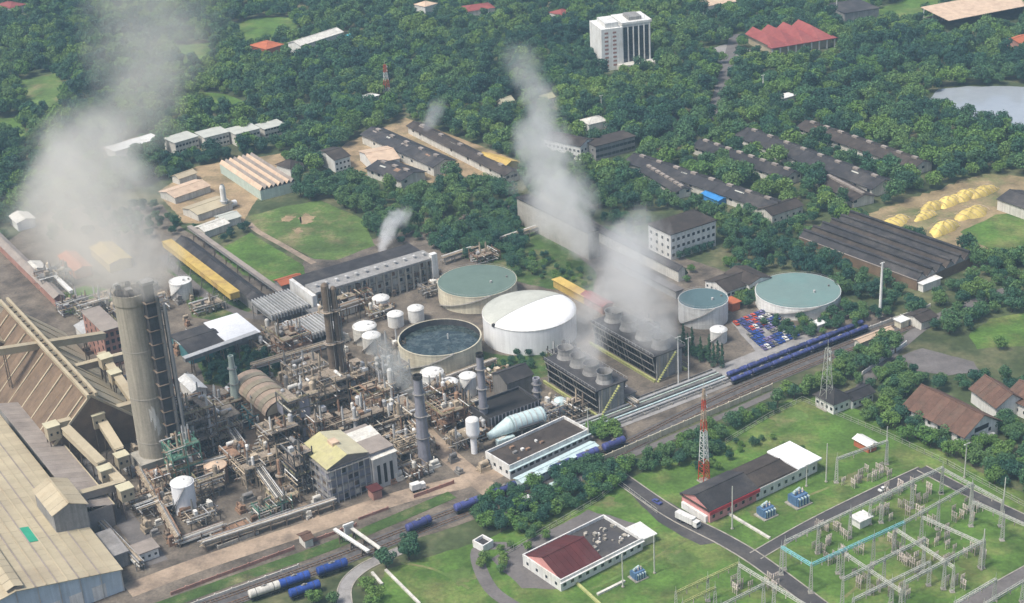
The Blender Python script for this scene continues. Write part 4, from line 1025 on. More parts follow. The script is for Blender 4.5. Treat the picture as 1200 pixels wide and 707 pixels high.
# ------------------------------------------------------------------ far buildings
loc, a, lu, lv = fit((706, 84), (764, 76), (695, 76), 0, ang=rad(14))
H_ = 31.0
t = thing('tower_block', 'white multi storey tower block with dark vertical window bands in forest', 'tower block', loc, a)
MB().box(0, 0, 0, lu * .42, lv + 8, H_ - 1).build('stair_wing', 'white', t)
MB().box(lu * .42, 2, 0, lu, lv + 6, H_).build('main_wing', 'white', t)
for i in range(5):
    x = lu * (.448 + i * .107)
    w_ = MB().box(x, 1.8, 4, x + lu * .082, 2.1, H_ - 2).build('window_band', 'glass', t)
    for k in range(8): MB().box(x, 1.7, 6 + k * 2.9, x + lu * .082, 1.8, 6.3 + k * 2.9).build('spandrel', 'dark_steel', w_)
for i in range(6): MB().box(lu * (.43 + i * .107), 1.1, 3, lu * (.445 + i * .107), 2.05, H_ - 1).build('mullion', 'white', t)
for k in range(9):
    for i in range(2): window(t, 'f', lu * (.1 + .16 * i), 3 + k * 2.9, 2.6, 1.4, lu, lv, 'brick')
MB().box(lu * .42, 1.2, H_, lu + .8, lv + 6.8, H_ + 1.6).build('roof_band', 'white', t)
MB().box(lu * .1, 2, H_ - 1, lu * .36, lv + 2, H_ + 2.5).build('plant_room', 'white', t)
MB().box(lu * .6, 5, H_ + 1.6, lu * .85, lv, H_ + 4).build('lift_room', 'grey_concrete', t)
MB().box(lu * .3, -6, 0, lu + 6, 2, 4).build('podium', 'white_dirty', t)
for i in range(6): MB().tube((lu * (.45 + .09 * i), 4, H_ + 1.6), (lu * (.45 + .09 * i), 4, H_ + 5), .12, n=5).build('antenna', 'galvanised', t)
# red roofed hall with stepped ridges
loc, a, lu, lv = fit((905, 56), (978, 44), (860, 42), 7, ang=None)
t = thing('assembly_hall', 'sprawling hall with four red tiled ridges in the forest', 'hall', loc, a)
MB().box(2, 2, 0, lu - 2, lv - 2, 7).build('wall', 'tan_panel', t)
for i in range(4):
    x0, x1 = lu * i / 4, lu * (i + 1) / 4; xm = x0 + (x1 - x0) * .35
    mb = MB(); hh = 4.6
    mb.quad((x0, 0, 7), (x1, 0, 7), (xm + 2, lv * .55, 7 + hh)); mb.quad((x1, 0, 7), (x1, lv, 7), (xm + 2, lv, 7 + hh), (xm + 2, lv * .55, 7 + hh)); mb.quad((x0, lv, 7), (x0, 0, 7), (xm + 2, lv * .55, 7 + hh), (xm + 2, lv, 7 + hh))
    mb.build('roof_bay', 'roof_tile_red', t)
    MB().quad((x1, lv, 7), (x0, lv, 7), (xm + 2, lv, 7 + hh)).build('gable_wall', 'dark_red_roof', t)
MB().box(-1.5, -1.5, 6.6, lu + 1.5, lv * .12, 7.0).build('eaves', 'roof_tile_red', t)
for i in range(9): MB().box(lu * i / 8 - .4, -.8, 0, lu * i / 8 + .4, 0, 6.6).build('column', 'white', t)
# stadium
loc, a, lu, lv = fit((1112, 25), (1200, 8), (1088, 14), 9, ang=None)
t = thing('grandstand', 'long tan roofed grandstand at the top right', 'stadium', loc, a)
slab(MB(), (0, 0, 9), (lu + 30, 0, 9), (lu + 30, lv + 4, 12), (0, lv + 4, 12), .4).build('roof', 'pink_panel', t)
for i in range(9): MB().bar((lu * i / 8, lv, 0), (lu * i / 8, lv, 11.5), .5).build('post', 'white', t)
for k in range(5): MB().box(0, lv + k * 1.5, 0, lu + 30, lv + 1.5 + k * 1.5, 5 - k).build('terrace', 'concrete', t)
building('stadium_stand', 'dark grey tiered stand beside the pitch at the top', 'stadium', (990, 16), (1030, 10), (976, 4), 7, 'flat', 'grey_concrete', 'slate', ang=None)
pole('floodlight', 'tall floodlight pole at the stadium corner', (980, 18), -14, .5, 'galvanised')
far = [
 ('apartment_house', 'white office with pale roof left of the blue grey office', (680, 172), (696, 164), (648, 158), 9, 'gable_v', 'white', 'slate_brown', (('f', 4, 2, 1.6, 1.4, 1.5, 3.6), ('l', 9, 2, 1.6, 1.4, 1.5, 3.6))),
 ('apartment_house', 'blue grey fronted long office with white end wall', (698, 172), (744, 160), (690, 164), 9, 'flat', 'grey_concrete', 'slate_brown', (('f', 10, 2, 2.6, 1.6, 1.5, 3.8), ('l', 2, 2, 1.2, 1.4, 1.5, 3.8))),
 ('pavilion', 'small white pavilion in trees above the offices', (690, 146), (712, 141), (684, 140), 5, 'hip', 'white', 'white_dirty', ()),
 ('beige_store', 'beige roofed store beside the dark warehouse court', (436, 192), (468, 186), (408, 180), 6, 'gable_u', 'white', 'pink_panel', ()),
 ('terrace_house', 'white two storey house left of the beige roofed store', (392, 188), (410, 183), (378, 176), 8, 'gable_u', 'white', 'slate_brown', (('f', 4, 2, 1.3, 1.2, 1.3, 3.4),)),
 ('yellow_roof_store', 'low store with bright yellow barrel roof right of the court', (590, 197), (608, 190), (568, 183), 5, 'gable_v', 'yellow', 'yellow', ()),
 ('tile_roof_house', 'orange red roofed house far away by the green field', (312, 58), (332, 52), (296, 52), 5, 'hip', 'orange_roof', 'orange_roof', ()),
 ('bath_house', 'long white bath house behind the blue pool', (352, 54), (402, 38), (346, 48), 7, 'gable_u', 'white', 'white_dirty', (('f', 9, 1, 2, 1.4, 2, 0),)),
 ('hillside_house', 'red roofed house at the top edge, left of centre', (545, 14), (580, 9), (538, 8), 6, 'hip', 'white_dirty', 'roof_tile_red', ()),
 ('hillside_house', 'pinkish roofed house at the top edge near the centre', (498, 8), (512, 4), (490, 4), 6, 'hip', 'white', 'pink_panel', ()),
 ('hillside_house', 'red roofed cottage peeping out right of the smoke top', (657, 18), (672, 14), (650, 13), 6, 'hip', 'white', 'roof_tile_red', ()),
 ('hillside_house', 'red roofed house in the hazy top left corner', (12, 10), (30, 5), (2, 4), 6, 'hip', 'white_dirty', 'roof_tile_red', ()),
 ('long_roof_house', 'pale long roof at the top centre right', (826, 8), (862, 2), (818, 3), 6, 'gable_u', 'white', 'pink_panel', ()),
 ('forest_hut', 'white hut beside the distant red and white mast', (432, 116), (444, 112), (428, 112), 4, 'flat', 'white', 'white', ()),
 ('forest_hut', 'white hut near the slim pole in the wood', (918, 116), (932, 112), (914, 112), 4, 'flat', 'white', 'white', ()),
 ('forest_hut', 'cream hut half hidden behind the rising steam', (590, 122), (602, 118), (586, 119), 4, 'gable_u', 'cream', 'straw_panel', ()),
 ('forest_hut', 'low cream hut in trees above the white office', (636, 118), (650, 114), (632, 115), 4, 'gable_u', 'cream', 'yellow_panel', ()),
 ('forest_hut', 'orange hut at the right edge of the wood', (1196, 52), (1212, 46), (1188, 44), 6, 'gable_u', 'brick', 'orange_roof', ()),
]
for name, label, n_, r_, l_, h_, k_, wm, rm, wi in far:
    building(name, label, 'house' if 'house' in name or 'hut' in name or 'pavilion' in name else 'building', n_, r_, l_, h_, k_, wm, rm, wi, ang=None, rise=2.5)
b = MB().quad(*[tuple(G(*p)) for p in ((372, 56), (424, 42), (416, 38), (366, 51))]).build('pool', 'pool_blue', None, (0, 0, .12)); b['kind'] = 'structure'; foot([G(365, 58), G(428, 44), G(420, 36), G(362, 50)])
# row of pale roofs along the far lane
rowlab = ['long white flat roof at the smoke edge on the far lane', 'pale roofed block first right of the smoke on the far lane', 'pale roofed block second right of the smoke on the far lane', 'pale roofed block third right of the smoke on the far lane', 'small pale block at the right end of the far lane row']
for k, (n_, r_, l_, h_) in enumerate((((135, 178), (188, 162), (128, 172), 5), ((205, 168), (232, 160), (200, 160), 8), ((240, 162), (268, 155), (236, 154), 8), ((276, 158), (304, 151), (272, 150), 8), ((310, 152), (334, 146), (306, 145), 6))):
    building('lane_block', rowlab[k], 'building', n_, r_, l_, h_, 'flat', 'white_dirty' if k else 'white', 'pale_roof' if k else 'white', (('f', 7, 2 if k else 1, 1.6, 1.3, 1.4, 3.4),) if k else (), ang=None)
# dark warehouses round the court
warehouse('large dark roofed warehouse at the rear of the soil court', (508, 196), (530, 187), (424, 158), 6, 3, ang=None, wn=8, nvent=5)
warehouse('long narrow dark warehouse along the court right side', (592, 206), (604, 200), (478, 148), 5, 2, roof='slate_brown', ang=None, wn=10, nvent=5)
warehouse('small dark warehouse at the front of the soil court', (470, 212), (498, 202), (430, 198), 5, 2.5, ang=None, wn=4, nvent=3)
# workshop with tan ribbed sawtooth roof
n, r, l = G(305, 222, 6), G(333, 205, 6), G(260, 192, 6)
an = math.atan2(l.y - n.y, l.x - n.x) - math.pi / 2
loc, a, lu, lv = fit((305, 224), (336, 207), (258, 192), 6, an)
t = thing('ribbed_workshop', 'tan and grey ribbed roof workshop behind the meadow', 'building', loc, a)
for i in range(8):
    x0, x1 = lu * i / 8, lu * (i + 1) / 8
    mb = MB(); slab(mb, (x0, lv, 6), (x0, 0, 6), (x0 + (x1 - x0) * .6, 0, 8.2), (x0 + (x1 - x0) * .6, lv, 8.2), .2); slab(mb, (x0 + (x1 - x0) * .6, lv, 8.2), (x0 + (x1 - x0) * .6, 0, 8.2), (x1 - .1, 0, 6), (x1 - .1, lv, 6), .2)
    mb.build('roof_bay', ('pink_panel', 'grey_panel')[i % 2], t)
MB().box(0, 0, 0, lu, lv, 5.95).build('wall', 'pale_green', t)
for n_, r_, l_, rm, lab in (((205, 232), (246, 218), (190, 224), 'pink_panel', 'low pink tan roofed shed left of the ribbed workshop'), ((232, 252), (272, 238), (218, 243), 'beige_panel', 'beige roofed shed in front of the low pink shed'), ((240, 272), (268, 262), (230, 266), 'white_dirty', 'low white roofed shed at the field corner'), ((262, 260), (282, 254), (252, 254), 'pale_roof', 'pale roofed hut at the meadow corner'), ((210, 210), (230, 203), (204, 206), 'tan_panel', 'small tan shed behind the low pink shed')):
    building('work_shed', lab, 'shed', n_, r_, l_, 4, 'gable_u', 'white_dirty', rm, ang=None, rise=1.6)
p = G(264, 247)
t = thing('white_column_plant', 'white column standing on a low white drum behind the field', 'tower', p, rad(30))
MB().tube((-9, 0, 2), (8, 3, 2), 1.9, n=16).build('drum', 'white', t)
MB().lathe([(1.7, 0), (1.6, 14), (1.0, 16)], 18).build('column', 'white', t)
MB().lathe([(2.4, 6.0), (2.4, 6.3), (1.7, 6.4)], 14).build('platform', 'pale_steel', t)
building('green_tip_house', 'white two storey lodge beside the rear trees of the meadow', 'house', (340, 198), (356, 192), (332, 190), 5, 'hip', 'white', 'slate_brown', ang=None)
# left edge background sheds
for n_, r_, l_, wm, rm, lab in (((64, 350), (72, 344), (-10, 276), 'brick', 'grey_panel', 'long grey roofed shed with reddish wall at the left edge'), ((34, 320), (52, 312), (26, 312), 'white', 'white_dirty', 'white roofed hut beside the left edge trees'), ((98, 392), (118, 382), (88, 382), 'white', 'pale_steel', 'low pale roofed hut left of the brick frame'), ((20, 262), (38, 254), (8, 254), 'white', 'white_dirty', 'white hut at the left edge under smoke'), ((88, 318), (104, 310), (70, 300), 'orange_roof', 'orange_roof', 'orange roofed shed inside the drifting smoke'), ((128, 310), (150, 300), (108, 290), 'yellow', 'yellow', 'yellow roofed shed veiled by smoke behind tower')):
    building('side_shed', lab, 'shed', n_, r_, l_, 5, 'gable_v', wm, rm, rise=1.5)
gallery('pale pipe gallery crossing beside the left grass patch', (56, 318), 5, (84, 344), 5, 1.6, 1.4, 'white', 'white', 3)

# ------------------------------------------------------------------ houses on the right
t, lu, lv = building('villa', 'large white house with steep brown tiled roof at right', 'house', (1130, 512), (1170, 494), (1058, 478), 6, 'gable_v', 'white', 'roof_tile_brown', (('l', 6, 1, 1.5, 1.5, 3.6, 0), ('f', 2, 1, 1.4, 1.5, 3.6, 0)), rise=6.5, ang=None, over=1.2, panels=8)
MB().box(1, -2.2, 0, lu * .8, -.1, 3).build('porch', 'white', t)
MB().box(lu * .3, -.15, 5.6, lu * .7, -.02, 7.6).build('gable_vent', 'dark', t)
for i in range(3): MB().bar((1.2 + i * lu * .33, -2.5, 0), (1.2 + i * lu * .33, -2.5, 3), .4).build('porch_post', 'white', t)
building('villa', 'white gabled house with dark brown roof cut by the right edge', 'house', (1168, 478), (1200, 470), (1142, 456), 6, 'gable_v', 'white', 'roof_tile_brown', (('f', 3, 1, 1.3, 1.4, 2, 0),), rise=5, ang=None, over=1, panels=6)
building('villa', 'second brown roofed house at the right edge behind trees', 'house', (1206, 478), (1240, 462), (1186, 462), 6, 'gable_v', 'white', 'roof_tile_brown', (('l', 3, 1, 1.3, 1.4, 2, 0),), rise=4.5, ang=None, over=1, panels=6)
t, lu, lv = building('cottage', 'white cottage with grey slate hip roof before the pylon', 'house', (977, 474), (996, 466), (955, 463), 5, 'hip', 'white', 'slate', (('f', 3, 1, 1.3, 1.3, 1.6, 0), ('l', 4, 1, 1.3, 1.3, 1.6, 0)), rise=4.5, over=.9)
building('cottage_wing', 'low white side wing right of the grey roofed cottage', 'house', (999, 470), (1022, 459), (988, 462), 4, 'gable_u', 'white', 'slate', (('f', 4, 1, 1.2, 1.2, 1.4, 0),), rise=2, over=.8)
building('garden_hut', 'small white hut with orange end on the upper lawn', 'hut', (1018, 524), (1026, 519), (1002, 514), 3, 'gable_v', 'orange_roof', 'white', (), rise=1)
building('long_lodge', 'long narrow white roofed lodge beyond the blue wagons', 'shed', (1008, 402), (1046, 387), (1004, 398), 4, 'gable_u', 'white_dirty', 'pink_panel', (), rise=1)
building('long_lodge', 'pale walled lodge beyond the tall white mast', 'shed', (1080, 378), (1096, 370), (1066, 368), 4, 'gable_u', 'white_dirty', 'slate_brown', (), rise=1.5)
building('gate_lodge', 'small cream hut beside the tall white mast', 'hut', (1056, 378), (1064, 374), (1050, 374), 3.5, 'flat', 'cream', 'white')
building('gate_lodge', 'small white box hut by the tank tree ring', 'hut', (958, 382), (966, 378), (952, 378), 3, 'flat', 'white', 'white')

# pink substation building with three roofs
t, lu, lv = building('substation_building', 'long low pink walled substation building with black, brown and white roofs', 'building', (832, 600), (958, 540), (803, 578), 5, 'flat', 'white', 'slate_brown', (('f', 15, 1, 1.3, 1.4, 1.6, 0), ('l', 3, 1, 1.3, 1.2, 1.6, 0)), ang=None)
roof_parts(t, 'gable_u', lu * .42, lv, 5.5, 3.2, .6, 'slate', 0, 'black_roof', x0=0)
roof_parts(t, 'gable_u', lu * .33, lv - 1, 5.5, 1.6, .3, 'slate_brown', 0, 'brown_roof', x0=lu * .44, y0=.5)
MB().box(lu * .80, -1.2, 5.6, lu + 1.2, lv + .6, 6.3).build('white_roof', 'fresh_white', t)
for x in (0, lu * .42): MB().quad((x, 0, 5.4), (x, lv, 5.4), (x, lv / 2, 8.6)).build('gable_wall', 'pink_wall', t)
MB().box(.05, -.04, .05, lu * .42, .02, 4.6).build('front_wall', 'pink_wall', t)
MB().box(-.04, .05, .05, .02, lv - .05, 4.6).build('end_wall', 'pink_wall', t)
MB().box(-.7, -.9, 4.0, lu * .44, -.6, 5.5).build('fascia', 'red_trim', t)
MB().box(lu * .44, -.75, 4.7, lu * .8, -.6, 5.5).build('fascia', 'white', t)
MB().box(-1.2, 1, 0, -.1, lv - 1, 2.8).build('porch', 'white', t)
# red roofed house
t, lu, lv = building('service_house', 'white walled house with dark red sunken roof on the lower lawn', 'house', (657, 680), (753, 631), (620, 646), 5, 'parapet', 'white', 'asphalt', (('f', 11, 1, 1.4, 1.3, 1.7, 0), ('l', 4, 1, 1.2, 1.2, 1.7, 0)), ang=None)
roof_parts(t, 'gable_u', lu * .50, lv - 1.2, 4.4, 4.2, .1, 'dark_red_roof', 8, x0=.6, y0=.6)
MB().quad((.5, .5, 4.4), (.5, lv - .6, 4.4), (.5, lv / 2, 8.6)).build('gable_wall', 'pink_wall', t)
MB().quad((lu * .5 + .8, .5, 4.4), (lu * .5 + .8, lv - .6, 4.4), (lu * .5 + .8, lv / 2, 8.6)).build('gable_wall', 'white_dirty', t)
MB().box(-.5, -.8, 3.7, lu + .4, -.1, 4.0).build('canopy', 'white', t)
for i in range(26):
    x, y = lu * random.uniform(.55, .95), lv * random.uniform(.15, .85); s_ = random.uniform(.3, 1.5)
    MB().box(x, y, 3.8, x + s_, y + s_ * random.uniform(.4, 1.6), 3.9 + random.uniform(.2, 1.2)).build('roof_unit', random.choice(('white', 'rubble', 'concrete')), t)
building('kiosk', 'small white kiosk hut at the lawn corner near the tracks', 'hut', (566, 640), (578, 633), (556, 632), 3, 'parapet', 'white', 'slate', (), ang=None)
building('bus_shelter', 'white flat roofed shelter right of the red roofed house', 'hut', (752, 633), (766, 625), (742, 617), 3.2, 'flat', 'cream', 'white', ())
building('bay_shelter', 'small white cube hut in the middle of the switchyard', 'hut', (1008, 612), (1020, 605), (1002, 604), 3.2, 'flat', 'white', 'white', ())

# ------------------------------------------------------------------ rail wagons, trucks, cars
def wagon_proto(name, m, label, group, L_=11., r=1.55):
    t = thing(name, label, 'wagon', (0, 0, 0), 0, group)
    MB().tube((-L_/2, 0, 2.9), (L_/2, 0, 2.9), r, n=18).build('tank', m, t)
    tk = t.children[0]
    for s_ in (-1, 1): MB().dome(r, 0, .5, 18, 4).build('end_cap', m, tk, (s_ * L_/2, 0, 2.9)).rotation_euler = (0, s_ * math.pi / 2, 0)
    MB().box(-L_/2 - .4, -1.1, 1.0, L_/2 + .4, 1.1, 1.35).build('chassis', 'dark_steel', t)
    for s_ in (-1, 1):
        bg_ = MB().box(s_ * L_ * .33 - 1.3, -.9, .5, s_ * L_ * .33 + 1.3, .9, .95).build('bogie', 'dark', t)
        for dx in (-.8, .8):
            for dy in (-.75, .75): MB().tube((s_ * L_ * .33 + dx, dy - .08, .45), (s_ * L_ * .33 + dx, dy + .08, .45), .45, n=10).build('wheel', 'tyre', bg_)
    MB().lathe([(.5, 2.9 + r - .1), (.5, 2.9 + r + .4), (.05, 2.9 + r + .5)], 10).build('hatch', 'steel', t)
    MB().box(-1.2, -.35, 2.9 + r + .02, 1.2, .35, 2.9 + r + .1).build('catwalk', 'steel', t)
    for k in (-.3, .3): MB().tube((k * L_ - .1, 0, 2.9), (k * L_ + .1, 0, 2.9), r + .05, n=18).build('strap', 'dark_steel', tk)
    return t
def put(root, px, an, first=[None]):
    p = G(*px); return p
RZ = math.atan2(*(lambda d: (d.y, d.x))(G(390, 668) - G(346, 683)))
blue = wagon_proto('tank_wagon', 'blue_paint', 'blue tank wagon standing alone nearest the curved path', None)
blue.location = (*G(390, 672).xy, .2); blue.rotation_euler = (0, 0, RZ)
copy_tree(blue, (*G(346, 687).xy, .2), RZ, 'blue tank wagon coupled behind the pale one near bottom edge')
copy_tree(blue, (*G(358, 698).xy, .2), RZ, 'blue tank wagon on the siding closest to the bottom edge')
pale = wagon_proto('tank_wagon', 'white_dirty', 'pale grey tank wagon at the bottom edge left of blue ones', None)
pale.location = (*G(311, 699).xy, .2); pale.rotation_euler = (0, 0, RZ)
# long train of blue wagons by the parking yard
P0, P1 = G(852, 449), G(1012, 386); d = P1 - P0; AN = math.atan2(d.y, d.x)
u_, v_ = d.normalized(), Vector((-d.normalized().y, d.normalized().x, 0))
trn = wagon_proto('freight_wagon', 'train_blue', 'blue tank wagon in the double train by the parking yard', 'blue train wagons', 10.2, 1.2)
trn.scale = (1, 1, .8)
K = max(6, int(d.length / 11.6)); first = True
for row, off in enumerate((-2.6, 2.4)):
    for k in range(K):
        pos = P0 + u_ * (d.length * (k + .5) / K + row * 2) + v_ * off
        if first: trn.location = (pos.x, pos.y, .3); trn.rotation_euler = (0, 0, AN); first = False
        else: copy_tree(trn, (pos.x, pos.y, .3), AN)
# dim wagons on the main track at the middle
ctrack = [G(*q) for q in ((462, 634), (520, 609), (575, 588), (640, 560), (735, 521))]
flat = wagon_proto('dark_wagon', 'navy_paint', 'navy tank wagon on the track before the hedge trees', 'navy wagons', 10)
first = True
for a_, b_ in zip(ctrack, ctrack[1:]):
    n_ = max(1, int((b_ - a_).length / 11.5)); an_ = math.atan2((b_ - a_).y, (b_ - a_).x)
    for k in range(n_):
        pos = a_.lerp(b_, (k + .5) / n_)
        if random.random() < .25: continue
        if first: flat.location = (pos.x, pos.y, .25); flat.rotation_euler = (0, 0, an_); first = False
        else: copy_tree(flat, (pos.x, pos.y, .25), an_)
# rails
W = smooth_path([G(*q) for q in ((40, 795), (190, 731), (280, 699), (405, 653), (480, 623), (562, 592), (690, 545), (850, 466), (1000, 404), (1090, 372))], 5)
for off in (-2.9, 2.2):
    t = thing('railway_track', 'railway track on the side nearer the plant' if off > 0 else 'railway track on the side nearer the lawns', 'track', (0, 0, .17))
    for g_ in (-.72, .72):
        L2 = []
        for i, p in enumerate(W):
            dd = (W[min(i+1, len(W)-1)] - W[max(i-1, 0)]).normalized(); L2.append(p + Vector((-dd.y, dd.x, 0)) * (off + g_))
        mb = MB(); ribbon(mb, L2, .14, 0, .32); mb.build('rail', 'rust', t)
    sl_ = MB()
    for a_, b_ in zip(W, W[1:]):
        n_ = int((b_ - a_).length / 1.4); dd = (b_ - a_).normalized(); nn = Vector((-dd.y, dd.x, 0))
        for k in range(n_):
            c_ = a_.lerp(b_, k / n_) + nn * off; sl_.bar(c_ - nn * 1.3 + Vector((0, 0, .06)), c_ + nn * 1.3 + Vector((0, 0, .06)), .3, .14)
    so2 = sl_.build('sleeper', 'brown_steel', t); so2['kind'] = 'stuff'
# low walls and pipe ledges along the service road
for k, (a_, b_, m_, hh, lab) in enumerate((((200, 698), (345, 644), 'brick', 1.4, 'low brown wall beside the service road near the left corner'), ((365, 636), (418, 617), 'brick', 1.4, 'low brown wall beside the service road left of the white gate'), ((420, 610), (455, 597), 'brick', 1.2, 'low brown wall beside the service road right of the white gate'), ((485, 584), (532, 567), 'brick', 1.6, 'low brown wall beside the service road at the branch junction'), ((150, 736), (350, 664), 'white_dirty', .9, 'pale kerb wall between verge and railway at lower left'), ((690, 548), (905, 456), 'cream', 2.6, 'long cream boundary wall beyond the railway'), ((960, 408), (1090, 360), 'white_dirty', 1.6, 'pale boundary wall past the blue wagons'), ((1010, 440), (1062, 404), 'white', 1.8, 'white garden wall by the grey gravel lot'))):
    p, q = G(*a_), G(*b_); dd = q - p; L_ = dd.length
    t = thing('boundary_wall', lab, 'wall', p, math.atan2(dd.y, dd.x)); n_ = max(2, int(L_ / 6))
    for i in range(n_):
        MB().box(L_ * i / n_ + .05, -.15, 0, L_ * (i + 1) / n_ - .3, .15, hh).build('wall_panel', m_, t)
        MB().box(L_ * (i + 1) / n_ - .34, -.25, 0, L_ * (i + 1) / n_ + .09, .25, hh + .3).build('pier', m_, t)
building('track_hut', 'small brown roofed hut beside the service road wall', 'hut', (357, 634), (366, 630), (350, 627), 3.5, 'gable_u', 'white_dirty', 'roof_tile_brown', rise=1)
# white gate portal over the ditch
p = G(410, 632); t = thing('ditch_gate', 'white slanted gate frame over the trackside ditch', 'gate', p, A0)
for s_ in (-1.6, 1.6): MB().bar((s_, 0, 0), (s_, 0, 6), .6).build('post', 'white', t)
MB().box(-2.2, -.4, 6, 2.2, .4, 7).build('beam', 'white', t)
MB().box(-1.3, -.15, 2.2, 1.3, .15, 6).build('panel', 'white_dirty', t)
gallery('thin pale pipe bridge from the ditch gate over the tracks', (392, 622), 4, (432, 648), 3, .9, .7, 'white', 'white', 3, 'pipe_bridge', cat='pipe bridge')
gallery('second thin pale pipe bridge over the tracks beside the gate', (408, 618), 4, (446, 645), 3, .8, .6, 'white_dirty', 'white_dirty', 3, 'pipe_bridge', cat='pipe bridge')

def truck(label, px, an, L_=8., body='white', cab='white'):
    p = G(*px); t = thing('truck', label, 'truck', (p.x, p.y, .12), an)
    MB().box(-L_/2, -1.25, 1.1, L_/2 - 2.2, 1.25, 3.6).build('box_body', body, t)
    cb = MB().box(L_/2 - 2.0, -1.2, .7, L_/2, 1.2, 2.9).build('cab', cab, t)
    MB().box(L_/2 - .05, -1, 1.8, L_/2 + .03, 1, 2.6).build('windscreen', 'glass', cb)
    MB().box(-L_/2, -.9, .7, L_/2 - 1, .9, 1.08).build('chassis', 'dark', t)
    for x in (-L_ * .36, -L_ * .2, L_ * .34):
        for y in (-1.05, 1.05): MB().tube((x, y - .15, .5), (x, y + .15, .5), .5, n=12).build('wheel', 'tyre', t)
RB = rad(-52)
truck('long white truck parked on the dark substation forecourt', (806, 614), rad(-48), 10.5)
truck('blue truck parked on the apron near the cooling tower', (640, 536), AN, 9, 'bright_blue')
truck('white truck on the trackside road under the hedge', (618, 592), AN, 8)
truck('aqua truck on the trackside road behind the white truck', (655, 574), AN, 8, 'aqua_paint')
truck('pale truck on the paved apron before the parking yard', (700, 505), AN, 9, 'pale_steel')
truck('white box truck on the service road by the reactor building', (490, 575), rad(25), 6)
def car_mesh():
    me = {}
    for m in ('blue_paint', 'red_paint', 'white', 'violet_paint', 'steel', 'navy_paint'):
        b = MB().box(-2.1, -.85, .35, 2.1, .85, .95); b.v += []
        k = len(b.v); b.v += [(-1.3, -.75, .95), (1.0, -.75, .95), (1.0, .75, .95), (-1.3, .75, .95), (-.9, -.62, 1.45), (.45, -.62, 1.45), (.45, .62, 1.45), (-.9, .62, 1.45)]
        b.f += [(k+4, k+5, k+6, k+7), (k, k+1, k+5, k+4), (k+1, k+2, k+6, k+5), (k+2, k+3, k+7, k+6), (k+3, k, k+4, k+7)]; b.sm += [False] * 5
        d_ = b.data('car'); d_.materials.append(M(m)); d_.materials.append(M('glass')); d_.materials.append(M('tyre'))
        for i in range(7, 11): d_.polygons[i].material_index = 1
        me[m] = d_
    wb = MB()
    for x in (-1.3, 1.3):
        for y in (-.8, .8): wb.tube((x, y - .1, .32), (x, y + .1, .32), .32, n=8)
    wd = wb.data('wheels'); wd.materials.append(M('tyre')); return me, wd
CARS, WHEELS = car_mesh()
cname = {'blue_paint': 'blue', 'red_paint': 'red', 'white': 'white', 'violet_paint': 'violet', 'steel': 'grey', 'navy_paint': 'navy'}
n0, r0, l0 = G(896, 413), G(942, 393), G(858, 379)
U, V = (r0 - n0), (l0 - n0); nu, nv = max(3, int(U.length / 2.15)), max(3, int(V.length / 4.7))
for i in range(nu):
    for j in range(nv):
        if random.random() < .08: continue
        near_red = (j > nv * .45 and i < nu * .5)
        m = random.choice(['red_paint', 'white', 'violet_paint', 'navy_paint', 'red_paint'] if near_red else ['blue_paint', 'blue_paint', 'violet_paint', 'navy_paint', 'steel', 'white'])
        pos = n0 + U * ((i + .5) / nu) + V * ((j + .5) / nv)
        o = mobj('parked_car', CARS[m], None, (pos.x, pos.y, .2), math.atan2(V.y, V.x) + random.uniform(-.04, .04))
        tag(o, f'small {cname[m]} car in the crowded parking yard beside the blue train', 'car', f'{cname[m]} cars in the parking yard')
foot([n0, r0, r0 + V, l0], 3)
b = sheet('parking_yard', [(889, 416), (938, 394), (906, 366), (856, 378)], .14, 'paving')
for q, lab in (((770, 590), 'dark car on the substation road by the hedge'), ((1035, 575), 'white car on the gantry road')):
    p = G(*q); o = mobj('parked_car', CARS['white' if 'white' in lab else 'navy_paint'], None, (p.x, p.y, .12), rad(-52) if q[0] < 900 else rad(33)); tag(o, lab, 'car')

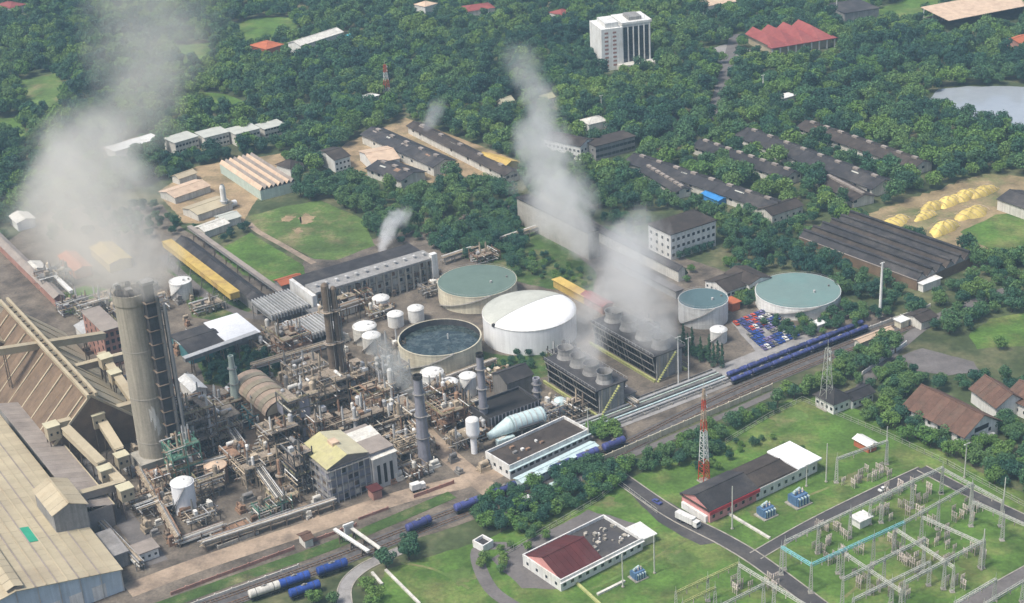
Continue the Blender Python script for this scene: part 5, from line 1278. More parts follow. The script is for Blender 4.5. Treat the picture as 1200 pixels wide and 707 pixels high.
# ------------------------------------------------------------------ open steel process units
def process_unit(label, near, lu, lv, levels, m='brown_steel', seed=0, dens=1., hl=4.5, clad=None, name='process_unit'):
    R = random.Random(seed); p = G(*near)
    foot([p, p + Vector((cu * lu, su * lu, 0)), p + Vector((cu * lu - su * lv, su * lu + cu * lv, 0)), p + Vector((-su * lv, cu * lv, 0))])
    t = thing(name, label, 'process unit', p, A0)
    nx, ny = max(1, round(lu / 5)), max(1, round(lv / 5)); Ht = levels * hl
    fr = MB()
    for i in range(nx + 1):
        for j in range(ny + 1):
            if R.random() < .93: fr.bar((lu * i / nx, lv * j / ny, 0), (lu * i / nx, lv * j / ny, Ht + R.choice((0, 0, 1.2, 2.5))), .38)
    for k in range(1, levels + 1):
        z = k * hl
        for i in range(nx + 1): fr.bar((lu * i / nx, 0, z), (lu * i / nx, lv, z), .32)
        for j in range(ny + 1): fr.bar((0, lv * j / ny, z), (lu, lv * j / ny, z), .32)
        for i in range(nx):
            if R.random() < .5: fr.bar((lu * i / nx, 0, z - hl), (lu * (i + 1) / nx, 0, z), .2)
        for j in range(ny):
            if R.random() < .5: fr.bar((0, lv * j / ny, z - hl), (0, lv * (j + 1) / ny, z), .2)
    fr.build('steel_frame', m, t)
    for k in range(1, levels + 1):
        z = k * hl; mb = MB(); gr = MB()
        for i in range(nx):
            for j in range(ny):
                if R.random() < (.6 if k < levels else .38): mb.box(lu * i / nx + .05, lv * j / ny + .05, z + .17, lu * (i + 1) / nx - .05, lv * (j + 1) / ny - .05, z + .27)
        if mb.v: mb.build('platform', R.choice(('grating', 'grating', m)), t)
        for zz in (.7, 1.2):
            gr.bar((0, 0, z + zz), (lu, 0, z + zz), .09); gr.bar((0, 0, z + zz), (0, lv, z + zz), .09)
        for i in range(int(lu / 1.8)): gr.bar((i * 1.8, 0, z), (i * 1.8, 0, z + 1.2), .08)
        for i in range(int(lv / 1.8)): gr.bar((0, i * 1.8, z), (0, i * 1.8, z + 1.2), .08)
        gr.build('railing', R.choice(('yellow_panel', 'pale_steel', 'tan_steel', m)), t)
    pal = ['pale_steel', 'steel', 'rust', 'tan_steel', 'white_dirty', 'brown_steel', 'white', 'tan_steel', 'grating', 'pale_steel']
    for _ in range(int((3 + lu * lv / 28 * levels) * dens)):
        k = R.randrange(levels + 1); z = k * hl + .3; x, y = R.uniform(.8, max(.9, lu - .8)), R.uniform(.8, max(.9, lv - .8)); mm = R.choice(pal)
        q = R.random()
        if q < .34:
            r_ = R.uniform(.5, 1.2); h_ = R.uniform(2, 5.5) if k < levels else R.uniform(1.5, 4)
            MB().lathe([(r_, z), (r_, z + h_), (r_ * .6, z + h_ + r_ * .45), (.02, z + h_ + r_ * .55)], 14, x, y).build('vessel', mm, t)
        elif q < .62:
            r_ = R.uniform(.45, 1.0); L_ = R.uniform(2.5, 6); dx, dy = (L_, 0) if R.random() < .5 else (0, L_)
            MB().tube((x, y, z + r_), (min(x + dx, lu), min(y + dy, lv + .5), z + r_), r_, n=12).build('drum', mm, t)
        elif q < .85:
            a_, b_, c_ = R.uniform(.8, 2.6), R.uniform(.8, 2.4), R.uniform(.8, 2.4)
            MB().box(x - a_/2, y - b_/2, z, x + a_/2, y + b_/2, z + c_).build('equipment_box', mm, t)
        else:
            MB().lathe([(.5, 0), (.5, Ht + R.uniform(1, 5)), (.3, Ht + 6)], 10, x, y).build('riser_column', mm, t)
    for _ in range(int(10 * dens + lu * 1.0)):
        z = R.uniform(1, Ht + 1.5); mm = R.choice(pal); r_ = R.uniform(.1, .3)
        if R.random() < .5: y = R.uniform(-.8, lv); pts = [(-1.5, y, z), (lu * R.uniform(.4, 1.1), y, z)]
        else: x = R.uniform(-.8, lu); pts = [(x, -1.5, z), (x, lv * R.uniform(.4, 1.1), z)]
        e = pts[-1]; pts.append((e[0], e[1], max(.2, z + R.uniform(-6, 3))))
        pb = MB()
        for a_, b_ in zip(pts, pts[1:]): pb.tube(a_, b_, r_, n=7)
        pb.build('pipe', mm, t)
    if clad:
        for k in range(levels):
            for i in range(nx):
                if R.random() < .45: MB().box(lu * i / nx + .15, -.12, k * hl + .3, lu * (i + 1) / nx - .15, -.02, (k + 1) * hl - .3).build('cladding_panel', clad, t)
            for j in range(ny):
                if R.random() < .35: MB().box(-.12, lv * j / ny + .15, k * hl + .3, -.02, lv * (j + 1) / ny - .15, (k + 1) * hl - .3).build('cladding_panel', clad, t)
    return t
units = [
 ('brown steel process unit at the right foot of the concrete tower', (222, 545), 14, 16, 5, 'brown_steel', None),
 ('green pipe clad process unit behind the tall white tank', (208, 575), 12, 10, 4, 'green_steel', None),
 ('low brown process unit between rusty tank and cross road', (290, 575), 18, 14, 2, 'tan_steel', None),
 ('teal and dark process unit under the pale green column', (300, 510), 14, 12, 2, 'teal', None),
 ('tall grey process unit clad in panels right of the barrel roof', (345, 528), 14, 12, 5, 'steel', 'lilac_steel'),
 ('narrow dark process unit against the reactor building left side', (350, 583), 8, 12, 4, 'dark_steel', None),
 ('tan rusty process unit topped by mottled decks behind barrel roof', (352, 472), 16, 16, 3, 'tan_steel', 'pink_panel'),
 ('brown process unit at the base of the tall brown columns', (400, 482), 18, 16, 3, 'brown_steel', None),
 ('pinkish process unit with plank cladding below the fin coolers', (336, 432), 14, 14, 3, 'rust', 'pink_panel'),
 ('low rusty process unit left of the blue grey chimney', (440, 525), 24, 18, 2, 'brown_steel', None),
 ('rusty process unit right of the blue grey chimney', (520, 510), 16, 14, 2, 'rust', None),
 ('brown process unit beneath the widest small white tank', (500, 487), 16, 10, 2, 'brown_steel', None),
 ('pale clad process unit in steam below the squat tanks', (450, 470), 14, 12, 3, 'pale_steel', 'white_dirty'),
 ('brown process unit in front of the process hall columns', (400, 372), 18, 10, 2, 'rust', 'white_dirty'),
 ('rust coloured process unit between process hall and green roofed tank', (478, 340), 20, 14, 1, 'rust', None),
 ('grey process unit between the beige shed lane and tower', (168, 610), 14, 10, 1, 'steel', None),
 ('grey process unit on the left margin behind the ribbed store', (98, 380), 20, 12, 2, 'steel', None),
 ('lilac grey process unit beside the left grass patch', (52, 345), 16, 12, 2, 'steel', None),
 ('brown low process unit right of the chimney by water tower', (535, 530), 10, 8, 1, 'tan_steel', None),
 ('dark process unit between cooling tower and white dome tank', (655, 440), 12, 8, 2, 'dark_steel', None),
 ('brown process unit left of the tall grey clad unit', (318, 545), 14, 12, 3, 'brown_steel', None),
 ('rusty process unit behind the pale green column', (258, 500), 12, 14, 2, 'rust', None),
 ('brown process unit behind the reactor building', (398, 535), 22, 12, 3, 'brown_steel', None),
 ('grey tan process unit right behind the reactor building block', (470, 545), 14, 12, 2, 'tan_steel', None),
 ('brown process unit far left of the rusty tank', (200, 520), 10, 12, 4, 'rust', None),
 ('tan process unit between barrel roof and tall brown columns', (372, 500), 16, 12, 4, 'tan_steel', None),
 ('rusty process unit under the tall brown columns right side', (430, 500), 14, 12, 3, 'rust', None),
 ('pale steel process unit left below the process hall', (372, 392), 12, 10, 2, 'steel', None),
 ('brown process unit left of the pinkish plank clad unit', (308, 420), 10, 10, 1, 'brown_steel', None),
 ('rusty low unit behind the boiler house gable', (575, 460), 14, 10, 1, 'rust', None),
 ('violet grey unit between aqua duct and cooling tower', (645, 495), 10, 10, 1, 'lilac_steel', None),
 ('dark unit along the back of the longer cooling tower', (745, 400), 14, 8, 1, 'dark_steel', None),

 ('low greenish pipe frame beside the rust red beds', (305, 612), 14, 7, 1, 'green_steel', None),
 ('low tan pipe frame between rust beds and cross road', (325, 600), 10, 9, 1, 'tan_steel', None),
 ('low brown pump frame below the tall white tank', (225, 622), 12, 7, 1, 'brown_steel', None),
 ('small grey pump frame near the tall white tank foot', (195, 606), 8, 7, 1, 'steel', None),
 ('brown two deck unit left of the rusty tank', (238, 590), 10, 8, 2, 'brown_steel', None),
 ('rusty two deck unit right of the rusty tank', (272, 560), 10, 10, 2, 'rust', None),
 ('tan three deck unit behind the rusty tank', (255, 528), 12, 10, 3, 'tan_steel', None),
 ('brown deck unit on the tower lane', (185, 585), 9, 8, 2, 'rust', None),
 ('grey pipe unit between tower base and conveyor end', (160, 600), 8, 10, 1, 'grating', None),
 ('dark low unit before the barrel roof gable', (330, 505), 10, 8, 2, 'dark_steel', None),
 ('tan unit right of the grey clad unit', (372, 530), 9, 9, 3, 'rust', None),
 ('brown low unit at the branch road corner', (480, 565), 9, 6, 1, 'brown_steel', None),
 ('rusty unit between chimney and white small tanks', (512, 482), 9, 7, 2, 'rust', None),
 ('grey unit under the process hall end tower', (500, 350), 12, 8, 1, 'steel', None),
 ('brown unit between pale squat tank and open tank', (455, 430), 10, 9, 2, 'brown_steel', None),
 ('rusty unit left of the small white twin tanks', (438, 378), 12, 8, 1, 'rust', None),
 ('grey unit right of the dark roofed hall', (318, 402), 12, 10, 1, 'steel', None),
 ('dark grey unit behind the brick frame', (140, 388), 12, 10, 2, 'dark_steel', None),
 ('lilac unit beside the left shed', (75, 372), 14, 10, 1, 'lilac_steel', None),
 ('pale unit beneath the smoke near the tower', (168, 372), 14, 9, 1, 'pale_steel', None),
 ('grey unit between white tank and dark roofed hall', (232, 372), 14, 8, 1, 'steel', None),
 ('rusty unit below the boiler house', (560, 520), 8, 7, 1, 'rust', None),
 ('dark unit beside the dome tank and cooling tower', (672, 492), 8, 9, 1, 'dark_steel', None),
 ('brown unit behind the green roofed tank', (560, 312), 14, 8, 1, 'rust', None),
]
for k, (lab, n_, a_, b_, lv_, m_, cl) in enumerate(units): process_unit(lab, n_, a_, b_, lv_, m_, 100 + k, 1., 4.5, cl)

def column(label, px, h, r, m):
    p = G(*px); t = thing('process_column', label, 'column', p, A0)
    MB().lathe([(r * 1.15, 0), (r, 1.5), (r, h * .55), (r * .85, h * .58), (r * .85, h), (r * .5, h + r * .5), (.02, h + r * .6)], 18).build('shell', m, t)
    for k in range(1, int(h / 5)) if h < 50 else (3, 6, 9): 
        pf = MB().lathe([(r, k * 5), (r + 1.1, k * 5), (r + 1.1, k * 5 + .2), (r, k * 5 + .2)], 14).build('platform', 'grating', t)
        MB().lathe([(r + 1.1, k * 5 + 1.1), (r + 1.16, k * 5 + 1.15), (r + 1.1, k * 5 + 1.2)], 14).build('handrail', 'pale_steel', pf)
    MB().tube((r + .4, -.3, 0), (r + .4, -.3, h * .9), .22, n=7).build('downpipe', 'steel', t)
    MB().bar((0, -r - .3, 0), (0, -r - .3, h), .35, .12).build('ladder', 'steel', t)
for l_, p_, h_, r_, m_ in (('grey green column beside the tall white tank', (205, 560), 17, .9, 'green_steel'), ('slim green column behind the tall white tank', (218, 555), 19, .7, 'green_steel'), ('brown column against the concrete tower foot', (236, 520), 22, 1.1, 'rust'), ('grey column between barrel roof and clad unit', (342, 500), 24, 1.2, 'steel'), ('thicker of two tall plain brown columns left of squat tanks', (396, 474), 57, 2.0, 'brown_steel'), ('thinner of two tall plain brown columns left of squat tanks', (405, 472), 55, 1.6, 'brown_steel'), ('pale column behind the reactor building', (420, 528), 20, 1.0, 'pale_steel'), ('tan column behind the blue grey chimney', (470, 512), 16, 1.0, 'tan_steel'), ('pale column near the squat tanks', (445, 455), 15, 1.2, 'white_dirty'), ('white slanting column in steam behind the chimney', (460, 472), 16, 1.4, 'white'), ('dark column on the dark process unit by the cooling tower', (662, 432), 14, .9, 'dark_steel'), ('rust column at the cross road', (330, 570), 12, .9, 'rust')):
    column(l_, p_, h_, r_, m_)

def rack(label, a_px, b_px, z=6., w_=4., n_=6, m='tan_steel', seed=0, tiers=2, step=6.):
    R = random.Random(seed); p, q = G(*a_px), G(*b_px); d = q - p; L_ = d.length
    t = thing('pipe_rack', label, 'pipe rack', p, math.atan2(d.y, d.x))
    k = max(2, int(L_ / step))
    for i in range(k + 1):
        x = L_ * i / k; mb = MB()
        for s_ in (-1, 1): mb.bar((x, s_ * w_/2, 0), (x, s_ * w_/2, z), .35)
        for j in range(tiers): mb.bar((x, -w_/2 - .4, z - j * 1.8 - .2), (x, w_/2 + .4, z - j * 1.8 - .2), .3)
        mb.build('portal', m, t)
    pal = ['pale_steel', 'steel', 'rust', 'tan_steel', 'white_dirty', 'tan_steel']
    for j in range(tiers):
        for i in range(n_):
            y = -w_/2 + w_ * (i + .5) / n_; r_ = R.uniform(.12, .3)
            MB().tube((-R.uniform(0, 2), y, z - j * 1.8 + r_), (L_ + R.uniform(0, 2), y, z - j * 1.8 + r_), r_, n=7).build('pipe', R.choice(pal), t)
racks = [('pipe rack along the cross road left side', (262, 505), (330, 600), 7, 4), ('pipe rack along the plant side of the service road', (240, 645), (390, 596), 4, 3), ('pipe rack from the tower foot toward the chimney', (232, 565), (345, 535), 8, 4), ('pipe rack running past the reactor building rear', (350, 545), (480, 505), 8, 4), ('pipe rack beside the branch road', (452, 478), (505, 532), 7, 4), ('pipe rack from the fin coolers to squat tanks', (330, 402), (420, 372), 9, 4), ('pipe rack between small tanks and boiler house', (500, 500), (560, 480), 5, 3), ('pipe rack along the hedge behind the barrel roof', (300, 445), (390, 418), 8, 4), ('pipe rack below the open topped tank', (470, 470), (580, 430), 4, 3), ('pipe rack by the rust beds', (210, 640), (260, 622), 3, 3), ('pipe rack beside lean to roof', (100, 600), (165, 668), 4, 3), ('pipe rack from ribbed store to tower', (120, 470), (180, 440), 6, 3), ('pipe rack between the cooling towers', (690, 440), (745, 478), 3, 3), ('pipe rack in front of the process hall', (390, 362), (510, 325), 5, 4), ('pipe rack behind the green roofed tank', (520, 310), (640, 270), 4, 3), ('pipe rack along tower lane', (165, 560), (210, 640), 5, 3)]
for k, (lab, a_, b_, z_, w_) in enumerate(racks): rack(lab, a_, b_, z_, w_, 6, ('tan_steel', 'brown_steel', 'steel', 'rust')[k % 4], 50 + k)
# pipes laid along the paved apron
for k in range(7):
    off = -6.5 + k * 2.1; Wp = [G(*q) for q in ((645, 518), (720, 489), (845, 441))]
    d = (Wp[-1] - Wp[0]).normalized(); nn = Vector((-d.y, d.x, 0)); mb = MB(); r_ = (.3, .55, .4, .7, .35, .6, .3)[k]
    for a_, b_ in zip(Wp, Wp[1:]): mb.tube(a_ + nn * off + Vector((0, 0, .9)), b_ + nn * off + Vector((0, 0, .9)), r_, n=8)
    t = thing('apron_pipeline', ['pipeline on the apron edge nearest the railway', 'second pipeline from the railway on the grey apron', 'third pipeline from the railway on the grey apron', 'middle pipeline of seven on the grey apron', 'third pipeline from the cooling towers on the apron', 'second pipeline from the cooling towers on the apron', 'pipeline on the apron edge nearest the cooling towers'][k], 'pipeline', (0, 0, 0))
    mb.build('pipe', ('steel', 'pale_steel', 'aqua_paint', 'steel', 'pale_green', 'pale_steel', 'dark_steel')[k], t)
    for a_, b_ in zip(Wp, Wp[1:]):
        for i in range(int((b_ - a_).length / 7)):
            c_ = a_.lerp(b_, (i + .5) / int((b_ - a_).length / 7)) + nn * off
            MB().box(-.3, -.7, 0, .3, .7, .75).build('sleeper', 'concrete', t, (c_.x, c_.y, .2), math.atan2(d.y, d.x))
# rust red settling beds
for k, (n_, r_, l_) in enumerate((((256, 644), (302, 624), (246, 636)), ((250, 634), (294, 615), (243, 627)))):
    loc, a, lu, lv = fit(n_, r_, l_, 0)
    t = thing('settling_bed', ['rust red settling bed nearer the service road', 'rust red settling bed farther from the service road'][k], 'basin', loc, a)
    MB().box(.4, .4, 0, lu - .4, lv - .4, .8).build('sludge', 'rust', t)
    for bx in ((0, 0, lu, .4), (0, lv - .4, lu, lv), (0, .4, .4, lv - .4), (lu - .4, .4, lu, lv - .4)): MB().box(bx[0], bx[1], 0, bx[2], bx[3], 1.5).build('kerb_wall', 'concrete', t)
    for i in range(5): MB().box(lu * (i + .5) / 5 - .15, .4, .8, lu * (i + .5) / 5 + .15, lv - .4, 1.3).build('baffle', 'brown_steel', t)
# yard clutter: crates, drums and skips strewn between the units
R = random.Random(5)
yardpoly = [(60, 390), (130, 330), (230, 340), (330, 345), (300, 380), (230, 400), (215, 480), (150, 560), (230, 480), (330, 420), (470, 330), (520, 420), (640, 500), (590, 550), (470, 575), (360, 612), (230, 650), (170, 640)]
cl = {}
for nm, mlist in (('equipment_skid', ('rust', 'steel', 'tan_steel', 'pale_steel', 'brown_steel', 'white_dirty')),):
    for m in mlist:
        b = MB().box(-1.5, -1, .3, 1.5, 1, 1.1).tube((-1.2, 0, 1.8), (1.2, 0, 1.8), .7, n=10); b.box(-1.7, -1.1, 0, 1.7, -.8, .3).box(-1.7, .8, 0, 1.7, 1.1, .3).tube((.4, .6, 1.1), (.4, .6, 3.2), .18, n=6).box(-1.4, -.9, 1.1, -.7, -.2, 2.4)
        me = b.data(nm); me.materials.append(M(m)); cl[m] = me
cn = {'rust': 'rusty', 'steel': 'grey', 'tan_steel': 'tan', 'pale_steel': 'pale grey', 'brown_steel': 'brown', 'white_dirty': 'off white'}
cnt = 0
while cnt < 260:
    x, y = R.uniform(100, 720), R.uniform(330, 660)
    if not inpoly(x, y, yardpoly): continue
    p = G(x, y)
    m = R.choice(list(cl)); s_ = R.uniform(.7, 1.7)
    o = mobj('equipment_skid', cl[m], None, p, A0 + R.choice((0, math.pi / 2))); o.scale = (s_, s_, s_ * R.uniform(.8, 1.4))
    tag(o, f'{cn[m]} pump skid among the crowded process plant', 'equipment', f'{cn[m]} pump skids'); cnt += 1

# ------------------------------------------------------------------ switchyard
def lattice_beam(mb, p, q, w_=.8):
    p, q = Vector(p), Vector(q); d = q - p; n = max(2, int(d.length / 1.6)); s_ = Vector((-d.y, d.x, 0)).normalized() * w_ / 2
    for e in (s_, -s_):
        for dz in (0, -.8): mb.bar(p + e + Vector((0, 0, dz)), q + e + Vector((0, 0, dz)), .17)
    for i in range(n):
        a_, b_ = p.lerp(q, i / n), p.lerp(q, (i + 1) / n); sg = s_ if i % 2 else -s_
        mb.bar(a_ + sg, b_ - sg, .11); mb.bar(a_ + s_ + Vector((0, 0, -.8 * (i % 2))), b_ + s_ + Vector((0, 0, -.8 * ((i + 1) % 2))), .1)
        mb.bar(a_ - s_ + Vector((0, 0, -.8 * (i % 2))), b_ - s_ + Vector((0, 0, -.8 * ((i + 1) % 2))), .1)
def gantry(label, pts, zb=12., m='galvanised', posts=None, spike=2.5, every=17.):
    W_ = [G(*q, zb) for q in pts]; t = thing('switchyard_gantry', label, 'gantry', (W_[0].x, W_[0].y, 0)); o = Vector((W_[0].x, W_[0].y, 0))
    for i, (a_, b_) in enumerate(zip(W_, W_[1:])):
        mb = MB(); lattice_beam(mb, a_ - o, b_ - o); mb.build('beam', m if isinstance(m, str) else m[i], t)
        k = max(1, round((b_ - a_).length / every))
        for j in range(k + 1):
            if i and j == 0: continue
            c_ = a_.lerp(b_, j / k) - o; mb = MB()
            for sx, sy in ((-1, -1), (1, -1), (1, 1), (-1, 1)): mb.bar((c_.x + sx * .62, c_.y + sy * .62, 0), (c_.x + sx * .25, c_.y + sy * .25, zb), .16)
            for z in range(1, int(zb)):
                f_ = .62 - .32 * z / zb
                mb.bar((c_.x - f_, c_.y - f_, z), (c_.x + f_, c_.y - f_, z + .9), .1); mb.bar((c_.x - f_, c_.y - f_, z + .9), (c_.x - f_, c_.y + f_, z), .1)
            po = mb.build('post', 'galvanised', t)
            MB().tube((c_.x, c_.y, zb), (c_.x, c_.y, zb + spike), .12, .03, 6).build('lightning_rod', 'galvanised', po)
            MB().box(c_.x - .9, c_.y - .9, 0, c_.x + .9, c_.y + .9, .35).build('footing', 'concrete', po)
        for j in range(1, 3 * k):
            c_ = a_.lerp(b_, j / (3 * k)) - o
            MB().lathe([(.08, zb - 2.6), (.2, zb - 2.5), (.2, zb - 1), (.05, zb - .8)], 6, c_.x, c_.y).build('insulator', 'porcelain', t)
    return t
gantry('switchyard gantry with cyan front beam and blue grey long beam', [(916, 640), (951, 661), (1060, 611), (1140, 566)], 12, ['cyan_beam', 'cyan_beam', 'galvanised'])
gantry('rear switchyard gantry along the gantry road', [(920, 634), (1105, 547)], 12)
gantry('middle switchyard gantry nearer the bottom, left one', [(988, 678), (1084, 630)], 12)
gantry('middle switchyard gantry nearer the bottom, right one', [(1060, 682), (1154, 632)], 12)
gantry('cross gantry running between cyan beam and the bottom edge', [(983, 643), (1056, 692)], 10.5)
gantry('cross gantry in the middle of the switchyard', [(1049, 619), (1118, 664)], 10.5)
gantry('cross gantry right of the switchyard middle', [(1081, 605), (1151, 636)], 10.5)
gantry('cross gantry beside the boundary road, farther back', [(1105, 549), (1175, 587)], 11)
gantry('cross gantry beside the boundary road, near the right edge', [(1140, 587), (1215, 620)], 11)
gantry('low front gantry between the cyan beam and corner road', [(1000, 702), (1090, 658)], 10)
gantry('short gantry in the switchyard back corner by the road', [(1020, 590), (1070, 566)], 9)
gantry('gantry on the bottom lawn right of the tall pole', [(800, 706), (838, 688)], 8, 'lime_steel')
gantry('gantry on the upper lawn behind the transformers', [(981, 537), (1040, 516)], 11)
gantry('gantry on the bottom lawn, left of the substation road', [(792, 694), (866, 659)], 10, 'lime_steel')
gantry('gantry along the substation road at the bottom edge', [(866, 661), (950, 712)], 10)
gantry('short gantry at the bottom edge below the road', [(845, 709), (895, 684)], 9)
gantry('gantry at the bottom right corner by the corner road', [(1119, 706), (1167, 678)], 9)
gantry('gantry cut by the bottom right edge', [(1153, 708), (1200, 680)], 9)
# insulator stands
st_ = MB()
for k in range(3):
    x = (k - 1) * .9
    st_.bar((x, 0, 0), (x, 0, 2), .22); st_.lathe([(.16, 2), (.3, 2.2), (.16, 2.5), (.3, 2.8), (.16, 3.1), (.3, 3.4), (.1, 3.7)], 8, x, 0)
st_.bar((-1.2, 0, 2), (1.2, 0, 2), .2); st_.bar((-1.3, 0, 3.8), (1.3, 0, 3.8), .12)
sd = st_.data('insulator_stand'); sd.materials.append(M('porcelain'))
clus = [(1000, 568), (1014, 560), (1032, 556), (1046, 582), (1062, 575), (1084, 585), (962, 645), (974, 662), (1010, 683), (1022, 690), (1062, 655), (1072, 668), (1108, 662), (1122, 690), (1126, 606), (1136, 598), (992, 628), (1090, 646), (1040, 640), (1000, 650), (1100, 620), (1030, 605), (900, 690), (870, 690), (960, 625), (1068, 600), (1115, 640), (1050, 700), (1140, 655)]
for (x, y) in clus:
    c_ = G(x, y)
    for k in range(R.randint(4, 6)):
        o = mobj('insulator_stand', sd, None, (c_.x + R.uniform(-4, 4), c_.y + R.uniform(-4, 4), .05), A0 + R.choice((0, math.pi / 2)))
        s_ = R.uniform(.8, 1.25); o.scale = (s_, s_, s_); tag(o, 'three legged brown insulator stand on the switchyard grass', 'insulator', 'insulator stands on the switchyard grass')
mk('transformer_blue', (.10, .19, .33), rough=.5, var=.25, rnd=.15, streak=.3)
def transformer(label, px, s_=1., m='transformer_blue'):
    p = G(*px); t = thing('transformer', label, 'transformer', p, A0); t.scale = (s_, s_, s_)
    MB().box(-2.4, -1.4, .4, 2.4, 1.4, 3.4).build('tank', m, t)
    for k in range(8): MB().box(-2.3 + k * .6, -2.4, .6, -2.05 + k * .6, -1.42, 3.1).build('radiator_fin', 'aqua_paint' if k % 2 else m, t)
    for k in range(8): MB().box(-2.3 + k * .6, 1.42, .6, -2.05 + k * .6, 2.4, 3.1).build('radiator_fin', m, t)
    for k in range(3): MB().lathe([(.2, 3.4), (.32, 3.7), (.18, 4.1), (.32, 4.5), (.18, 4.9), (.05, 5.3)], 8, -1.4 + k * 1.4, 0).build('bushing', 'porcelain', t)
    MB().tube((-2.2, 0, 4.6), (1.0, .9, 4.6), .45, n=12).build('conservator', 'aqua_paint', t)
    MB().box(-3.2, -2.8, 0, 3.2, 2.8, .38).build('plinth', 'concrete', t)
transformer('blue transformer on the grass, left of the pair', (898, 604), 1.1)
transformer('blue transformer on the grass, right of the pair', (936, 590), 1.25)
transformer('blue white transformer on the bottom lawn near the house', (748, 677), .9)
for l_, a_, b_ in (('pale cable duct crossing the grass before the transformers', (852, 602), (902, 632)), ('yellow green cable duct on the bottom lawn by the house', (671, 680), (706, 712)), ('short cable duct joining the bottom lawn duct', (700, 698), (732, 682)), ('white pipe lying on the lower left lawn', (452, 669), (492, 709)), ('short white pipe lying beside the curved path', (436, 672), (448, 686))):
    p, q = G(*a_), G(*b_); d = q - p; t = thing('cable_duct', l_, 'duct', p, math.atan2(d.y, d.x)); n_ = max(2, int(d.length / 5))
    for i in range(n_): MB().box(d.length * i / n_ + .05, -.5, 0, d.length * (i + 1) / n_, .5, .8).build('duct_cover', 'lime_steel' if 'green' in l_ else 'white_dirty', t)
for k, (x, y, ty) in enumerate(((767, 672, 628), (730, 688, 650), (858, 620, 570), (968, 565, 520), (1038, 540, 500), (1175, 600, 560), (1150, 668, 620), (945, 570, 545), (1130, 560, 520), (690, 520, 480))):
    pole('yard_pole', ['tall pole on the bottom lawn left of the road', 'tall pole beside the red roofed house front', 'pole in front of the pink building fascia', 'pole behind the white end roof', 'pole at the upper lawn gantry end', 'pole near the boundary road at right edge', 'pole standing right of the switchyard middle', 'pole at the white roof corner', 'pole behind the rear switchyard gantry', 'pole beside the cooling tower end wall'][k], (x, y), ty, .3, 'galvanised', head=k > 6)
# perimeter fence of the switchyard
def fence(label, pts, h=2.2, m='galvanised', step=3.5):
    W_ = [G(*q) for q in pts]; t = thing('wire_fence', label, 'fence', (0, 0, 0))
    for a_, b_ in zip(W_, W_[1:]):
        n_ = max(1, int((b_ - a_).length / step)); rl = MB()
        for z in (.3, h * .5, h): rl.bar(a_ + Vector((0, 0, z)), b_ + Vector((0, 0, z)), .07)
        rl.build('wire', m, t)
        for i in range(n_ + 1): c_ = a_.lerp(b_, i / n_); MB().bar((c_.x, c_.y, 0), (c_.x, c_.y, h), .18).build('post', 'concrete', t)
fence('concrete post fence behind the switchyard by the trees', [(1040, 512), (1110, 545), (1220, 605)])
fence('concrete post fence round the lawn behind the red roofed house', [(585, 655), (700, 588), (725, 568), (770, 602)])
fence('concrete post fence along the upper lawn top edge', [(850, 520), (900, 490), (940, 470), (1040, 512)])

# ------------------------------------------------------------------ trees
def crown_mesh(seed, n_lobe, per, leaf, shape, m):
    R = random.Random(seed); mb = MB(); lobes = []
    for i in range(n_lobe):
        while True:
            x, y, z = R.uniform(-1, 1), R.uniform(-1, 1), R.uniform(-1, 1)
            if x * x + y * y + z * z < 1: break
        if shape == 'broad': lobes.append((x * .72, y * .72, 1.15 + z * .5, R.uniform(.3, .5)))
        elif shape == 'tall': lobes.append((x * .5, y * .5, 1.4 + z * .85, R.uniform(.3, .46)))
        else:
            zz = (i + .5) / n_lobe; rr = .30 * (1 - zz) + .05; lobes.append((x * rr * .6, y * rr * .6, .25 + zz * 2.9, rr * R.uniform(.8, 1.15)))
    for (cx, cy, cz, r) in lobes:
        for _ in range(per):
            a, zz = R.uniform(0, 6.283), R.uniform(-.75, 1)
            s_ = math.sqrt(max(0, 1 - zz * zz)); n = Vector((s_ * math.cos(a), s_ * math.sin(a), zz)); rr = r * R.uniform(.7, 1.08)
            c = Vector((cx, cy, cz)) + Vector((n.x, n.y, n.z * .85)) * rr
            nn = (n + Vector((R.uniform(-.8, .8), R.uniform(-.8, .8), R.uniform(-.5, .9)))).normalized()
            t1 = nn.orthogonal().normalized(); t2 = nn.cross(t1); an = R.uniform(0, 6.28)
            e1 = (t1 * math.cos(an) + t2 * math.sin(an)) * leaf * R.uniform(.6, 1.3); e2 = (t2 * math.cos(an) - t1 * math.sin(an)) * leaf * R.uniform(.5, 1.1)
            mb.quad(c - e1, c + e2 * .8, c + e1, c - e2)
    me = mb.data('crown'); me.materials.append(M(m)); return me
def trunk_mesh(seed, shape):
    R = random.Random(seed); mb = MB()
    if shape == 'cone': mb.tube((0, 0, 0), (0, 0, 2.6), .05, .012, 6)
    else:
        top = .85; mb.tube((0, 0, 0), (0, 0, top), .085, .05, 7)
        for k in range(5):
            a = k * 1.26 + R.uniform(-.3, .3); mb.tube((0, 0, top * R.uniform(.6, .95)), (.5 * math.cos(a), .5 * math.sin(a), top + R.uniform(.25, .6)), .04, .012, 5)
    me = mb.data('trunk'); me.materials.append(M('bark')); return me
CROWNS = []
for k, (sh, m, nl, per, lf) in enumerate((('broad', 'leaves', 16, 95, .085), ('broad', 'leaves', 20, 80, .08), ('tall', 'leaves', 15, 95, .085), ('broad', 'leaves_bright', 15, 95, .085), ('broad', 'leaves_dark', 18, 85, .085), ('tall', 'leaves_dark', 14, 95, .08), ('broad', 'leaves_bright', 20, 75, .08), ('cone', 'leaves_dark', 14, 70, .06))):
    CROWNS.append((crown_mesh(40 + k, nl, per, lf, sh, m), trunk_mesh(60 + k, sh)))
FARC = []
src = bpy.data.collections.new('forest_sources')          # not linked to the scene
